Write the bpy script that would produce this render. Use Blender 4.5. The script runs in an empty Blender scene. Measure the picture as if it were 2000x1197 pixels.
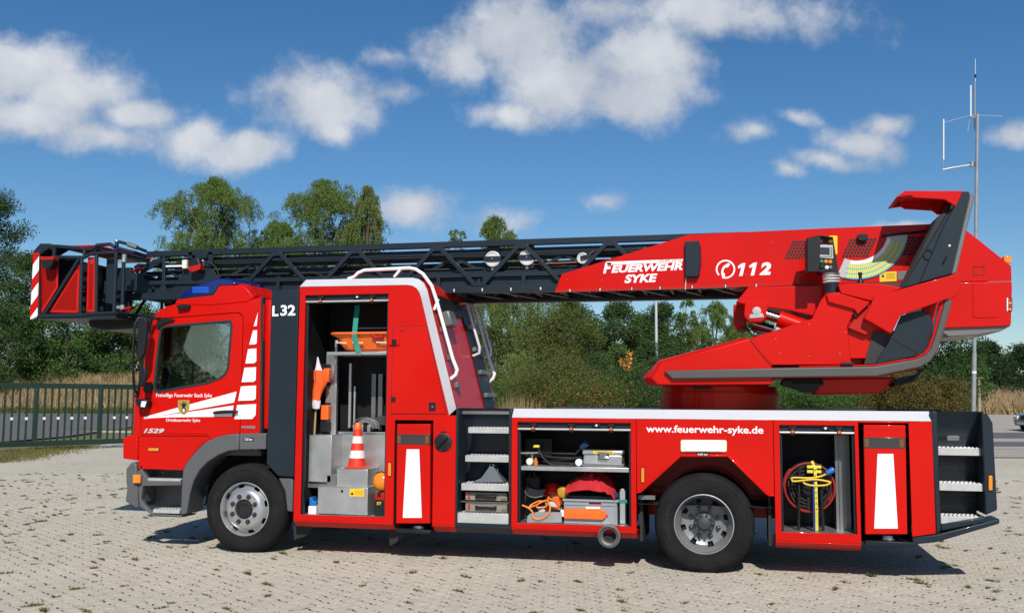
import bpy, bmesh, math, random
import numpy as np
from mathutils import Vector, Matrix
from mathutils.geometry import delaunay_2d_cdt

scene = bpy.context.scene
col = scene.collection
R = math.radians
random.seed(7)
RNG = np.random.default_rng(11)

# ------------------------------------------------------------------ camera
F_PX, PITCH, YAW, ROLL = 1926.8, R(5.4076), R(-13.0995), R(0.280)
CAM = Vector((5.131, -9.6206, 1.6097))
_fw = Vector((math.sin(YAW) * math.cos(PITCH), math.cos(YAW) * math.cos(PITCH), math.sin(PITCH)))
_rt = Vector((math.cos(YAW), -math.sin(YAW), 0))
_up = _rt.cross(_fw)
RT = _rt * math.cos(ROLL) + _up * math.sin(ROLL)
UP = -_rt * math.sin(ROLL) + _up * math.cos(ROLL)
FW = _fw
cam_data = bpy.data.cameras.new('camera')
cam_data.sensor_width = 36.0
cam_data.lens = F_PX / 2000 * 36.0
cam_data.clip_start = 0.1
cam_data.clip_end = 3000
cam = bpy.data.objects.new('camera', cam_data)
col.objects.link(cam)
m3 = Matrix((RT, UP, -FW)).transposed()
cam.matrix_world = Matrix.Translation(CAM) @ m3.to_4x4()
scene.camera = cam

# ------------------------------------------------------------------ light
SUN_TO = Vector((0.30, -1.10, 1.0)).normalized()       # towards the sun
sun_data = bpy.data.lights.new('sun', 'SUN')
sun_data.energy = 5.0
sun_data.angle = R(0.53)
sun_data.color = (1.0, 0.95, 0.87)
sun = bpy.data.objects.new('sun', sun_data)
col.objects.link(sun)
sun.rotation_euler = SUN_TO.to_track_quat('Z', 'Y').to_euler()
sun.location = (0, -20, 30)

vs = scene.view_settings
vs.view_transform = 'Standard'
vs.look = 'None'
vs.exposure = 0.0
vs.gamma = 1.0
vs.use_curve_mapping = False
scene.render.resolution_x, scene.render.resolution_y = 1024, 612
scene.cycles.max_bounces = 8
scene.cycles.transparent_max_bounces = 12

# pixel of the 2000 x 1197 picture -> point of the world on a plane
def ray(px, py):
    return FW * F_PX + RT * (px - 1000) - UP * (py - 598.5)
def at(px, py, Y=0.0):
    d = ray(px, py)
    return CAM + d * ((Y - CAM.y) / d.y)
def xz(px, py, Y=0.0):
    p = at(px, py, Y)
    return (p.x, p.z)
def PX(pts, Y=0.0):
    return [xz(a, b, Y) for a, b in pts]
def ground(px, py, Z=0.0):
    d = ray(px, py)
    return CAM + d * ((Z - CAM.z) / d.z)
def deep(px, depth, py=781.0):
    d = ray(px, py)
    return CAM + d * (depth / d.dot(FW))

# ------------------------------------------------------------------ sky with fair-weather clouds
world = bpy.data.worlds.new('World')
scene.world = world
world.use_nodes = True
wt = world.node_tree
for n in list(wt.nodes):
    wt.nodes.remove(n)
def wn(t, **k):
    n = wt.nodes.new(t)
    for a, b in k.items():
        setattr(n, a, b)
    return n
def wmath(op, a, b=None, c=None, clamp=False):
    n = wn('ShaderNodeMath', operation=op)
    n.use_clamp = clamp
    for i, s in enumerate((a, b, c)):
        if s is None:
            continue
        if isinstance(s, (int, float)):
            n.inputs[i].default_value = s
        else:
            wt.links.new(s, n.inputs[i])
    return n.outputs[0]
def wvec(op, a, b=None):
    n = wn('ShaderNodeVectorMath', operation=op)
    for i, s in enumerate((a, b)):
        if s is None:
            continue
        if isinstance(s, (tuple, list, Vector)):
            n.inputs[i].default_value = tuple(s)
        else:
            wt.links.new(s, n.inputs[i])
    return n.outputs['Value'] if op in ('LENGTH', 'DOT_PRODUCT') else n.outputs[0]
sky = wn('ShaderNodeTexSky', sky_type='NISHITA')
sky.sun_disc = False
sky.sun_elevation = math.asin(SUN_TO.z)
sky.sun_rotation = math.atan2(SUN_TO.x, SUN_TO.y)
sky.altitude = 40
sky.air_density = 1.0
sky.dust_density = 0.25
sky.ozone_density = 4.0
tc = wn('ShaderNodeTexCoord')
d_ = tc.outputs['Generated']
FH = Vector((FW.x, FW.y, 0)).normalized()
RH = Vector((FH.y, -FH.x, 0))
df = wvec('DOT_PRODUCT', d_, FH)
dr = wvec('DOT_PRODUCT', d_, RH)
dz = wvec('DOT_PRODUCT', d_, (0, 0, 1))
dfc = wmath('MAXIMUM', df, 0.12)
cmb = wn('ShaderNodeCombineXYZ')
wt.links.new(wmath('DIVIDE', dr, dfc), cmb.inputs[0])
wt.links.new(wmath('DIVIDE', dz, dfc), cmb.inputs[1])
uv = cmb.outputs[0]
def uvpx(px, py):
    d = ray(px, py)
    k = d.dot(FH)
    return d.dot(RH) / k, d.z / k
nz = wn('ShaderNodeTexNoise', noise_dimensions='3D')
nz.inputs['Scale'].default_value = 9.0
nz.inputs['Detail'].default_value = 12.0
nz.inputs['Roughness'].default_value = 0.65
wt.links.new(uv, nz.inputs['Vector'])
# warp the cloud outlines so that no ellipse shows
nw = wn('ShaderNodeTexNoise', noise_dimensions='3D')
nw.inputs['Scale'].default_value = 5.0
nw.inputs['Detail'].default_value = 5.0
wt.links.new(uv, nw.inputs['Vector'])
wrp = wvec('SUBTRACT', nw.outputs['Color'], (0.5, 0.5, 0.5))
wrp = wvec('MULTIPLY', wrp, (0.14, 0.09, 0.0))
uvw = wvec('ADD', uv, wrp)
CLOUDS = [(40, 160, 190, 78, 1), (180, 200, 130, 58, 1), (275, 232, 90, 34, .95), (60, 245, 190, 44, .9), (215, 282, 120, 34, .8), (375, 287, 66, 46, .9),
          (455, 306, 92, 34, .95), (590, 208, 118, 80, 1), (615, 270, 56, 44, .9), (535, 190, 60, 30, .7),
          (900, 105, 110, 58, .95), (1020, 75, 110, 84, .95), (1110, 150, 150, 90, .95), (1015, 215, 100, 36, .85),
          (1220, 180, 115, 62, 1), (1240, 95, 120, 60, .85), (1450, 18, 220, 60, .95), (1160, 15, 90, 50, .8),
          (1440, 268, 58, 30, .75), (1545, 228, 50, 18, .55), (1690, 272, 100, 32, .75), (1765, 240, 75, 24, .7), (1605, 316, 90, 20, .65),
          (1525, 338, 40, 20, .7), (800, 428, 76, 44, .85), (965, 440, 84, 20, .5), (1200, 404, 52, 20, .5), (1765, 436, 70, 16, .9),
          (1985, 278, 44, 26, .6), (758, 182, 40, 20, .32), (745, 110, 34, 18, .4)]
field = None
for (cx, cy, rx, ry, w) in CLOUDS:
    u0, v0 = uvpx(cx, cy)
    a, b = rx / F_PX, ry / F_PX
    q = wvec('SUBTRACT', uvw, (u0, v0, 0))
    q = wvec('MULTIPLY', q, (1 / a, 1 / b, 0))
    e = wmath('MULTIPLY_ADD', wvec('LENGTH', q), -w * 0.8, w)
    field = e if field is None else wmath('SMOOTH_MAX', field, e, 0.25)
front = wmath('GREATER_THAN', df, 0.3)
# the rest of the dome: the same scattered cumulus from noise on a cloud layer
dzc = wmath('MAXIMUM', dz, 0.06)
lay = wn('ShaderNodeCombineXYZ')
sx_ = wn('ShaderNodeSeparateXYZ')
wt.links.new(d_, sx_.inputs[0])
wt.links.new(wmath('DIVIDE', sx_.outputs[0], dzc), lay.inputs[0])
wt.links.new(wmath('DIVIDE', sx_.outputs[1], dzc), lay.inputs[1])
n2 = wn('ShaderNodeTexNoise')
n2.inputs['Scale'].default_value = 1.3
n2.inputs['Detail'].default_value = 6
wt.links.new(lay.outputs[0], n2.inputs['Vector'])
back = wmath('MULTIPLY_ADD', n2.outputs['Fac'], 5.0, -2.95)
fld = wmath('ADD', wmath('MULTIPLY', field, front), wmath('MULTIPLY', back, wmath('SUBTRACT', 1.0, front)))
fld = wmath('MAXIMUM', fld, -1.0)
dens = wmath('ADD', fld, wmath('MULTIPLY_ADD', nz.outputs['Fac'], 2.1, -0.98))
mr = wn('ShaderNodeMapRange', interpolation_type='SMOOTHSTEP')
mr.inputs['From Min'].default_value = -0.02
mr.inputs['From Max'].default_value = 0.74
wt.links.new(dens, mr.inputs['Value'])
cov = wmath('MULTIPLY', mr.outputs[0], 0.93)
shade = wn('ShaderNodeMapRange')
shade.inputs['From Min'].default_value = 0.25
shade.inputs['From Max'].default_value = 1.5
wt.links.new(dens, shade.inputs['Value'])
nz3 = wn('ShaderNodeTexNoise')
nz3.inputs['Scale'].default_value = 14
nz3.inputs['Detail'].default_value = 5
wt.links.new(wvec('ADD', uv, (0.01, 0.02, 0.3)), nz3.inputs['Vector'])
sh2 = wmath('ADD', wmath('MULTIPLY', shade.outputs[0], 0.5), wmath('MULTIPLY_ADD', nz3.outputs['Fac'], 2.6, -1.05), clamp=True)
cm = wn('ShaderNodeMix', data_type='RGBA')
cm.inputs['A'].default_value = (5.3, 5.7, 6.5, 1)
cm.inputs['B'].default_value = (8.2, 8.4, 8.7, 1)
wt.links.new(sh2, cm.inputs['Factor'])
mx = wn('ShaderNodeMix', data_type='RGBA')
wt.links.new(cov, mx.inputs['Factor'])
hs_ = wn('ShaderNodeHueSaturation')
hs_.inputs['Saturation'].default_value = 1.24
wt.links.new(sky.outputs[0], hs_.inputs['Color'])
wt.links.new(hs_.outputs[0], mx.inputs['A'])
wt.links.new(cm.outputs['Result'], mx.inputs['B'])
bg = wn('ShaderNodeBackground')
bg.inputs['Strength'].default_value = 0.094
wt.links.new(mx.outputs['Result'], bg.inputs['Color'])
wo = wn('ShaderNodeOutputWorld')
wt.links.new(bg.outputs[0], wo.inputs[0])

# ================================================================== tools
def mat(name, rgb, rough=0.5, metal=0.0, coat=0.0, var=0.0, scale=3.0, bump=0.0, bscale=40.0, spec=0.5, rvar=0.0, rgb2=None, trans=0.0):
    m = bpy.data.materials.new(name)
    m.use_nodes = True
    t = m.node_tree
    b = t.nodes['Principled BSDF']
    b.inputs['Base Color'].default_value = (*rgb, 1)
    b.inputs['Roughness'].default_value = rough
    b.inputs['Metallic'].default_value = metal
    b.inputs['Coat Weight'].default_value = coat
    b.inputs['Coat Roughness'].default_value = 0.06
    b.inputs['Specular IOR Level'].default_value = spec
    if trans:
        b.inputs['Transmission Weight'].default_value = trans
    geo = t.nodes.new('ShaderNodeNewGeometry')
    if var or rgb2 or rvar:
        n = t.nodes.new('ShaderNodeTexNoise')
        n.inputs['Scale'].default_value = scale
        n.inputs['Detail'].default_value = 6
        t.links.new(geo.outputs['Position'], n.inputs['Vector'])
        r = t.nodes.new('ShaderNodeMapRange')
        r.inputs['From Min'].default_value = 0.32
        r.inputs['From Max'].default_value = 0.68
        t.links.new(n.outputs['Fac'], r.inputs['Value'])
        if var or rgb2:
            x = t.nodes.new('ShaderNodeMix')
            x.data_type = 'RGBA'
            c2 = rgb2 if rgb2 else tuple(min(1, c * (1 + var)) for c in rgb)
            c1 = rgb if rgb2 else tuple(c * (1 - var) for c in rgb)
            x.inputs['A'].default_value = (*c1, 1)
            x.inputs['B'].default_value = (*c2, 1)
            t.links.new(r.outputs[0], x.inputs['Factor'])
            t.links.new(x.outputs['Result'], b.inputs['Base Color'])
        if rvar:
            q = t.nodes.new('ShaderNodeMapRange')
            q.inputs['To Min'].default_value = max(0.02, rough - rvar)
            q.inputs['To Max'].default_value = rough + rvar
            t.links.new(n.outputs['Fac'], q.inputs['Value'])
            t.links.new(q.outputs[0], b.inputs['Roughness'])
    if bump:
        n = t.nodes.new('ShaderNodeTexNoise')
        n.inputs['Scale'].default_value = bscale
        n.inputs['Detail'].default_value = 4
        t.links.new(geo.outputs['Position'], n.inputs['Vector'])
        u = t.nodes.new('ShaderNodeBump')
        u.inputs['Strength'].default_value = bump
        u.inputs['Distance'].default_value = 0.02
        t.links.new(n.outputs['Fac'], u.inputs['Height'])
        t.links.new(u.outputs[0], b.inputs['Normal'])
        if coat:
            t.links.new(u.outputs[0], b.inputs['Coat Normal'])
    return m

class G:
    """collects shapes that become ONE mesh"""
    def __init__(self):
        self.v, self.f = [], []
    def add(self, v, f):
        o = len(self.v)
        self.v += [tuple(p) for p in v]
        self.f += [tuple(i + o for i in q) for q in f]
        return self
    def box(self, x0, x1, y0, y1, z0, z1):
        v = [(x, y, z) for x in (x0, x1) for y in (y0, y1) for z in (z0, z1)]
        return self.add(v, [(0, 1, 3, 2), (4, 6, 7, 5), (0, 4, 5, 1), (2, 3, 7, 6), (0, 2, 6, 4), (1, 5, 7, 3)])
    def prism(self, pts, y0, y1, back=None):
        n = len(pts)
        back = back or pts
        v = [(x, y0, z) for x, z in pts] + [(x, y1, z) for x, z in back]
        f = [tuple(range(n)), tuple(range(2 * n - 1, n - 1, -1))] + [(i, (i + 1) % n, n + (i + 1) % n, n + i) for i in range(n)]
        return self.add(v, f)
    def xprism(self, pts, x0, x1):                      # section in YZ
        n = len(pts)
        v = [(x0, y, z) for y, z in pts] + [(x1, y, z) for y, z in pts]
        f = [tuple(range(n)), tuple(range(2 * n - 1, n - 1, -1))] + [(i, (i + 1) % n, n + (i + 1) % n, n + i) for i in range(n)]
        return self.add(v, f)
    def zprism(self, pts, z0, z1):                      # section in XY
        n = len(pts)
        v = [(x, y, z0) for x, y in pts] + [(x, y, z1) for x, y in pts]
        f = [tuple(range(n)), tuple(range(2 * n - 1, n - 1, -1))] + [(i, (i + 1) % n, n + (i + 1) % n, n + i) for i in range(n)]
        return self.add(v, f)
    def plate(self, outer, holes, y0, y1):              # flat sheet in XZ with holes
        loops = [list(L) for L in [outer] + list(holes)]
        flat = [p for L in loops for p in L]
        edges, o = [], 0
        for L in loops:
            edges += [(o + i, o + (i + 1) % len(L)) for i in range(len(L))]
            o += len(L)
        cv, _, cf, _, _, _ = delaunay_2d_cdt([Vector(p) for p in flat], edges, [], 0, 1e-6)
        def inside(p, L):
            c = False
            for i in range(len(L)):
                (x1, z1), (x2, z2) = L[i], L[i - 1]
                if (z1 > p[1]) != (z2 > p[1]) and p[0] < (x2 - x1) * (p[1] - z1) / (z2 - z1) + x1:
                    c = not c
            return c
        tri = []
        for q in cf:
            m = (sum(cv[i][0] for i in q) / len(q), sum(cv[i][1] for i in q) / len(q))
            if inside(m, loops[0]) and not any(inside(m, H) for H in loops[1:]):
                tri.append(tuple(q))
        n = len(cv)
        self.add([(p[0], y0, p[1]) for p in cv] + [(p[0], y1, p[1]) for p in cv], tri + [tuple(i + n for i in reversed(q)) for q in tri])
        for L in loops:
            k = len(L)
            self.add([(x, y0, z) for x, z in L] + [(x, y1, z) for x, z in L], [(i, (i + 1) % k, k + (i + 1) % k, k + i) for i in range(k)])
        self.weld = True
        return self
    def tube(self, path, r, n=8, closed=False, caps=True):
        P = [Vector(p) for p in path]
        k = len(P)
        v, f = [], []
        T = []
        for i in range(k):
            if closed:
                t = P[(i + 1) % k] - P[i - 1]
            else:
                t = P[min(i + 1, k - 1)] - P[max(i - 1, 0)]
            T.append(t.normalized())
        up = Vector((0, 0, 1)) if abs(T[0].z) < 0.9 else Vector((0, 1, 0))
        a = T[0].cross(up).normalized()
        rr = r if hasattr(r, '__len__') else [r] * k
        for i in range(k):
            a = (a - T[i] * a.dot(T[i])).normalized()
            b = T[i].cross(a)
            for j in range(n):
                w = 2 * math.pi * j / n
                v.append(P[i] + (a * math.cos(w) + b * math.sin(w)) * rr[i])
        for i in range(k if closed else k - 1):
            i2 = (i + 1) % k
            for j in range(n):
                f.append((i * n + j, i * n + (j + 1) % n, i2 * n + (j + 1) % n, i2 * n + j))
        if caps and not closed:
            f.append(tuple(range(n - 1, -1, -1)))
            f.append(tuple(range((k - 1) * n, k * n)))
        return self.add(v, f)
    def cyl(self, p0, p1, r, n=16, r1=None):
        return self.tube([p0, p1], [r, r if r1 is None else r1], n)
    def lathe(self, c, prof, axis='Y', n=32, a0=0.0, a1=2 * math.pi):
        c = Vector(c)
        full = abs(a1 - a0 - 2 * math.pi) < 1e-6
        k = n if full else n + 1
        v, f = [], []
        for (r, h) in prof:
            for j in range(k):
                w = a0 + (a1 - a0) * j / n
                s, q = r * math.cos(w), r * math.sin(w)
                v.append(c + (Vector((s, h, q)) if axis == 'Y' else Vector((s, q, h)) if axis == 'Z' else Vector((h, s, q))))
        for i in range(len(prof) - 1):
            for j in range(n):
                j2 = (j + 1) % k if full else j + 1
                f.append((i * k + j, i * k + j2, (i + 1) * k + j2, (i + 1) * k + j))
        if full:
            f.append(tuple(range(k)))
            f.append(tuple(range((len(prof) - 1) * k, len(prof) * k)))
        return self.add(v, f)
    def bar(self, p0, p1, w, h, up=(0, 0, 1)):          # rectangular beam, w sideways, h along up
        p0, p1, up = Vector(p0), Vector(p1), Vector(up)
        t = (p1 - p0).normalized()
        s = t.cross(up)
        if s.length < 1e-4:
            s = t.cross(Vector((0, 1, 0)))
        s.normalize()
        u = s.cross(t)
        v = []
        for p in (p0, p1):
            for a, b in ((-1, -1), (1, -1), (1, 1), (-1, 1)):
                v.append(p + s * (a * w / 2) + u * (b * h / 2))
        return self.add(v, [(0, 1, 2, 3), (7, 6, 5, 4), (0, 4, 5, 1), (1, 5, 6, 2), (2, 6, 7, 3), (3, 7, 4, 0)])
    def tray(self, x0, x1, y0, y1, z0, z1):             # compartment open towards -Y (single walls)
        v = [(x0, y0, z0), (x1, y0, z0), (x1, y0, z1), (x0, y0, z1), (x0, y1, z0), (x1, y1, z0), (x1, y1, z1), (x0, y1, z1)]
        return self.add(v, [(4, 5, 6, 7), (0, 1, 5, 4), (2, 3, 7, 6), (0, 4, 7, 3), (1, 2, 6, 5)])
    def ball(self, c, r, nu=12, nv=8, sc=(1, 1, 1)):
        c = Vector(c)
        v = [c + Vector((0, 0, r * sc[2]))]
        for i in range(1, nv):
            p = math.pi * i / nv
            for j in range(nu):
                w = 2 * math.pi * j / nu
                v.append(c + Vector((r * sc[0] * math.sin(p) * math.cos(w), r * sc[1] * math.sin(p) * math.sin(w), r * sc[2] * math.cos(p))))
        v.append(c - Vector((0, 0, r * sc[2])))
        f = [(0, 1 + j, 1 + (j + 1) % nu) for j in range(nu)]
        for i in range(nv - 2):
            for j in range(nu):
                a = 1 + i * nu
                f.append((a + j, a + nu + j, a + nu + (j + 1) % nu, a + (j + 1) % nu))
        a = 1 + (nv - 2) * nu
        f += [(a + (j + 1) % nu, a + j, len(v) - 1) for j in range(nu)]
        return self.add(v, f)
    def mesh(self, name, smooth=True, recalc=True):
        me = bpy.data.meshes.new(name)
        me.from_pydata(self.v, [], self.f)
        if recalc:
            bm = bmesh.new()
            bm.from_mesh(me)
            if getattr(self, 'weld', False):
                bmesh.ops.remove_doubles(bm, verts=bm.verts, dist=1e-6)
            bmesh.ops.recalc_face_normals(bm, faces=bm.faces)
            bm.to_mesh(me)
            bm.free()
        if smooth:
            me.polygons.foreach_set('use_smooth', [True] * len(me.polygons))
            me.set_sharp_from_angle(angle=R(38))
        return me
    def build(self, name, m, parent=None, bevel=0.0, seg=2, smooth=True, recalc=True):
        o = bpy.data.objects.new(name, self.mesh(name, smooth, recalc))
        o.data.materials.append(m)
        col.objects.link(o)
        if bevel:
            b = o.modifiers.new('bevel', 'BEVEL')
            b.width = bevel
            b.segments = seg
            b.limit_method = 'ANGLE'
            b.angle_limit = R(35)
            b.harden_normals = False
        if parent:
            adopt(o, parent)
        return o

def wm(o):
    if o.parent is None:
        return o.matrix_basis.copy()
    return wm(o.parent) @ o.matrix_parent_inverse @ o.matrix_basis
def adopt(o, parent, local=False):
    o.parent = parent
    o.matrix_parent_inverse = Matrix.Identity(4) if local else wm(parent).inverted()

def thing(name, label, cat, loc=(0, 0, 0), group=None):
    o = bpy.data.objects.new(name, None)
    o.empty_display_size = 0.1
    o.location = loc
    col.objects.link(o)
    tag(o, label, cat, group)
    return o
def tag(o, label, cat, group=None, kind=None):
    if label: o['label'] = label
    if cat: o['category'] = cat
    if group: o['group'] = group
    if kind: o['kind'] = kind
    return o
def part_label(o, label):
    o['label'] = label
    return o
def clone(src, parent=None, loc=None):
    """a copy of an object and of everything under it, sharing mesh data"""
    c = src.copy()
    col.objects.link(c)
    if parent is not None:
        c.parent = parent
        c.matrix_parent_inverse = src.matrix_parent_inverse.copy()
    if loc is not None:
        c.location = loc
    for ch in list(src.children):
        clone(ch, c)
    return c
def put(name, me, m, parent, loc, rot=(0, 0, 0)):
    """one more object that shares a mesh, at a world place"""
    o = bpy.data.objects.new(name, me)
    if m and not me.materials:
        me.materials.append(m)
    col.objects.link(o)
    o.location = loc
    o.rotation_euler = rot
    if parent is not None:
        adopt(o, parent)
    return o

def text(name, s, m, parent, x0, x1, z0, z1, y, shear=0.0, bold=0.0, depth=0.0015, space=1.0, slope=0.0):
    cu = bpy.data.curves.new(name, 'FONT')
    cu.body = s
    cu.shear = shear
    cu.offset = bold
    cu.extrude = 0.01
    cu.space_character = space
    cu.resolution_u = 4
    o = bpy.data.objects.new('tmp_text', cu)
    col.objects.link(o)
    dg = bpy.context.evaluated_depsgraph_get()
    me = bpy.data.meshes.new_from_object(o.evaluated_get(dg))
    bpy.data.objects.remove(o)
    n = len(me.vertices)
    co = np.empty(n * 3)
    me.vertices.foreach_get('co', co)
    co = co.reshape(-1, 3)
    a, b = co.min(0), co.max(0)
    X = x0 + (co[:, 0] - a[0]) / (b[0] - a[0]) * (x1 - x0)
    Z = z0 + (co[:, 1] - a[1]) / (b[1] - a[1]) * (z1 - z0) + slope * (X - x0)
    Y = y - (co[:, 2] - a[2]) / max(1e-9, b[2] - a[2]) * depth
    me.vertices.foreach_set('co', np.stack([X, Y, Z], 1).ravel())
    me.update()
    me.materials.clear()
    me.materials.append(m)
    me.name = name
    o = bpy.data.objects.new(name, me)
    col.objects.link(o)
    adopt(o, parent)
    return o
def textpx(name, s, m, parent, x0, x1, ytop, ybot, Y, **k):
    A = xz(x0, (ytop + ybot) / 2, Y)[0]
    B = xz(x1, (ytop + ybot) / 2, Y)[0]
    xm = (x0 + x1) / 2
    return text(name, s, m, parent, A, B, xz(xm, ybot, Y)[1], xz(xm, ytop, Y)[1], Y, **k)

def rnd(pts, i_r, n=4):
    """round the corners listed in i_r {index: radius} of a polygon"""
    out = []
    N = len(pts)
    for i, p in enumerate(pts):
        r = i_r.get(i, 0) if isinstance(i_r, dict) else i_r
        if not r:
            out.append(tuple(p))
            continue
        p = Vector(p)
        a, b = Vector(pts[i - 1]) - p, Vector(pts[(i + 1) % N]) - p
        ra, rb = min(r, a.length * .48), min(r, b.length * .48)
        pa, pb = p + a.normalized() * ra, p + b.normalized() * rb
        for k in range(n + 1):
            t = k / n
            q = pa * (1 - t) ** 2 + p * 2 * t * (1 - t) + pb * t * t
            out.append((q.x, q.y))
    return out
def rect(x0, x1, z0, z1):
    return [(x0, z0), (x1, z0), (x1, z1), (x0, z1)]

# ------------------------------------------------------------------ materials
RED = mat('red_paint', (0.51, 0.0050, 0.0020), 0.38, 0, 0.18, var=0.06, scale=1.3, bump=0.02, bscale=2.2, rvar=0.05, spec=0.12)
REDD = mat('red_plastic', (0.40, 0.010, 0.006), 0.45, spec=0.25)
ORG = mat('orange_plastic', (0.75, 0.13, 0.012), 0.42, var=0.08)
GREY = mat('anthracite_paint', (0.0125, 0.0205, 0.030), 0.45, 0, 0.08, var=0.08, scale=2.0, rvar=0.06, spec=0.22)
PGREY = mat('grey_plastic', (0.085, 0.088, 0.095), 0.55, var=0.05, bump=0.05, bscale=250)
SGREY = mat('silver_grey_paint', (0.15, 0.15, 0.15), 0.42, 0.3, 0.2, var=0.06)
WHITE = mat('white_paint', (0.78, 0.78, 0.80), 0.35, 0, 0.5, var=0.02)
SILVP = mat('silver_white_paint', (0.60, 0.61, 0.63), 0.35, 0.15, 0.5, var=0.03)
FILM = mat('white_film', (0.80, 0.80, 0.82), 0.45)
TREAD = mat('tread_aluminium', (0.50, 0.50, 0.49), 0.42, 0.35, var=0.1, scale=12)
BLACK = mat('black_plastic', (0.010, 0.011, 0.013), 0.45, var=0.15, spec=0.3)
RUB = mat('black_rubber', (0.014, 0.014, 0.015), 0.72, var=0.2, scale=5, bump=0.15, bscale=60)
TYRE = mat('tyre_rubber', (0.011, 0.011, 0.012), 0.85, var=0.3, scale=6, bump=0.12, bscale=90, spec=0.2)
DARK = mat('dark_underbody', (0.008, 0.008, 0.009), 0.75, var=0.3)
ALU = mat('aluminium_sheet', (0.56, 0.56, 0.56), 0.36, 0.85, var=0.10, scale=6, rvar=0.1, bump=0.03, bscale=30)
ALUD = mat('dull_aluminium', (0.20, 0.20, 0.20), 0.42, 0.7, var=0.15, scale=4, rvar=0.1)
STEEL = mat('polished_steel', (0.62, 0.62, 0.63), 0.16, 1.0)
CHROME = mat('chrome', (0.30, 0.30, 0.32), 0.12, 1.0)
WHEELM = mat('wheel_silver', (0.50, 0.50, 0.51), 0.3, 0.75, var=0.06, scale=8, rvar=0.06)
WHEELG = mat('wheel_grey', (0.21, 0.215, 0.225), 0.4, 0.35, var=0.12, scale=7)
YEL = mat('yellow_film', (0.80, 0.50, 0.01), 0.5)
LEMON = mat('pale_yellow_film', (0.62, 0.66, 0.16), 0.5)
CYAN = mat('cyan_film', (0.03, 0.36, 0.55), 0.5)
AMBER = mat('amber_lens', (0.75, 0.22, 0.01), 0.15, 0, 0.6)
REDLENS = mat('red_lens', (0.5, 0.01, 0.01), 0.15, 0, 0.6)
WLENS = mat('white_lens', (0.72, 0.73, 0.76), 0.22, 0, 0.4)
CREAM = mat('cream_plastic', (0.70, 0.67, 0.56), 0.45)
TEAL = mat('green_webbing', (0.01, 0.22, 0.17), 0.75, bump=0.3, bscale=200)
WEB = mat('grey_webbing', (0.34, 0.34, 0.36), 0.8, bump=0.3, bscale=200)
BLUEW = mat('blue_webbing', (0.01, 0.02, 0.20), 0.75)
YWEB = mat('yellow_webbing', (0.55, 0.50, 0.06), 0.75)
BLUEP = mat('blue_plastic', (0.01, 0.13, 0.42), 0.4)
CRATE = mat('crate_grey', (0.26, 0.28, 0.30), 0.5, var=0.05)
CLOTH = mat('red_cloth', (0.42, 0.010, 0.016), 0.9, var=0.12, scale=9, bump=0.25, bscale=70)
FLAGO = mat('orange_flag_cloth', (0.80, 0.10, 0.012), 0.85, bump=0.3, bscale=60)
FLAGW = mat('white_flag_cloth', (0.62, 0.58, 0.66), 0.85, bump=0.3, bscale=60)
WOOD = mat('wood', (0.30, 0.20, 0.11), 0.7, var=0.25, scale=14)
GOLD = mat('gold_film', (0.36, 0.23, 0.05), 0.45)
YCABLE = mat('yellow_cable', (0.62, 0.40, 0.01), 0.5)
OCABLE = mat('orange_cable', (0.78, 0.22, 0.03), 0.5)
LADG = mat('ladder_underside', (0.035, 0.034, 0.032), 0.5, 0.3, var=0.15)
COPPER = mat('copper_pipe', (0.40, 0.15, 0.07), 0.4, 0.6)
MESHR = mat('red_mesh', (0.50, 0.010, 0.006), 0.5, spec=0.2)
TRIM = mat('cab_trim', (0.11, 0.11, 0.115), 0.8, var=0.1)
STRIP = mat('strip_grey', (0.085, 0.082, 0.08), 0.42, 0.3, 0.2, var=0.06)
CUSH = mat('seat_fabric', (0.03, 0.032, 0.036), 0.9)
def glass(name, tint, amount, rough=0.02):
    m = bpy.data.materials.new(name)
    m.use_nodes = True
    t = m.node_tree
    for n in list(t.nodes):
        t.nodes.remove(n)
    tr = t.nodes.new('ShaderNodeBsdfTransparent')
    tr.inputs[0].default_value = (*tint, 1)
    gl = t.nodes.new('ShaderNodeBsdfGlossy')
    gl.inputs['Roughness'].default_value = rough
    gl.inputs['Color'].default_value = (0.9, 0.95, 1.0, 1)
    fr = t.nodes.new('ShaderNodeFresnel')
    fr.inputs[0].default_value = 1.5
    ad = t.nodes.new('ShaderNodeMath')
    ad.inputs[1].default_value = amount
    t.links.new(fr.outputs[0], ad.inputs[0])
    mx = t.nodes.new('ShaderNodeMixShader')
    t.links.new(ad.outputs[0], mx.inputs[0])
    t.links.new(tr.outputs[0], mx.inputs[1])
    t.links.new(gl.outputs[0], mx.inputs[2])
    o = t.nodes.new('ShaderNodeOutputMaterial')
    t.links.new(mx.outputs[0], o.inputs[0])
    return m
GLASS = glass('tinted_window_glass', (0.80, 0.86, 0.84), 0.12)
BLUEGL = mat('blue_beacon_lens', (0.002, 0.010, 0.11), 0.08, 0, 0.8)
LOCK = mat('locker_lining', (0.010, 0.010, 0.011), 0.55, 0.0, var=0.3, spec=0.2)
SMOKE = mat('smoked_panel', (0.03, 0.03, 0.035), 0.18, 0, 0.5)

# ================================================================== the fire truck
truck = thing('fire_truck', 'red turntable ladder fire truck with open equipment lockers parked on the paved yard', 'fire truck', (2.4, 1.25, 0))
YS = 0.0            # near side of the body
YF = 2.5            # far side

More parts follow.
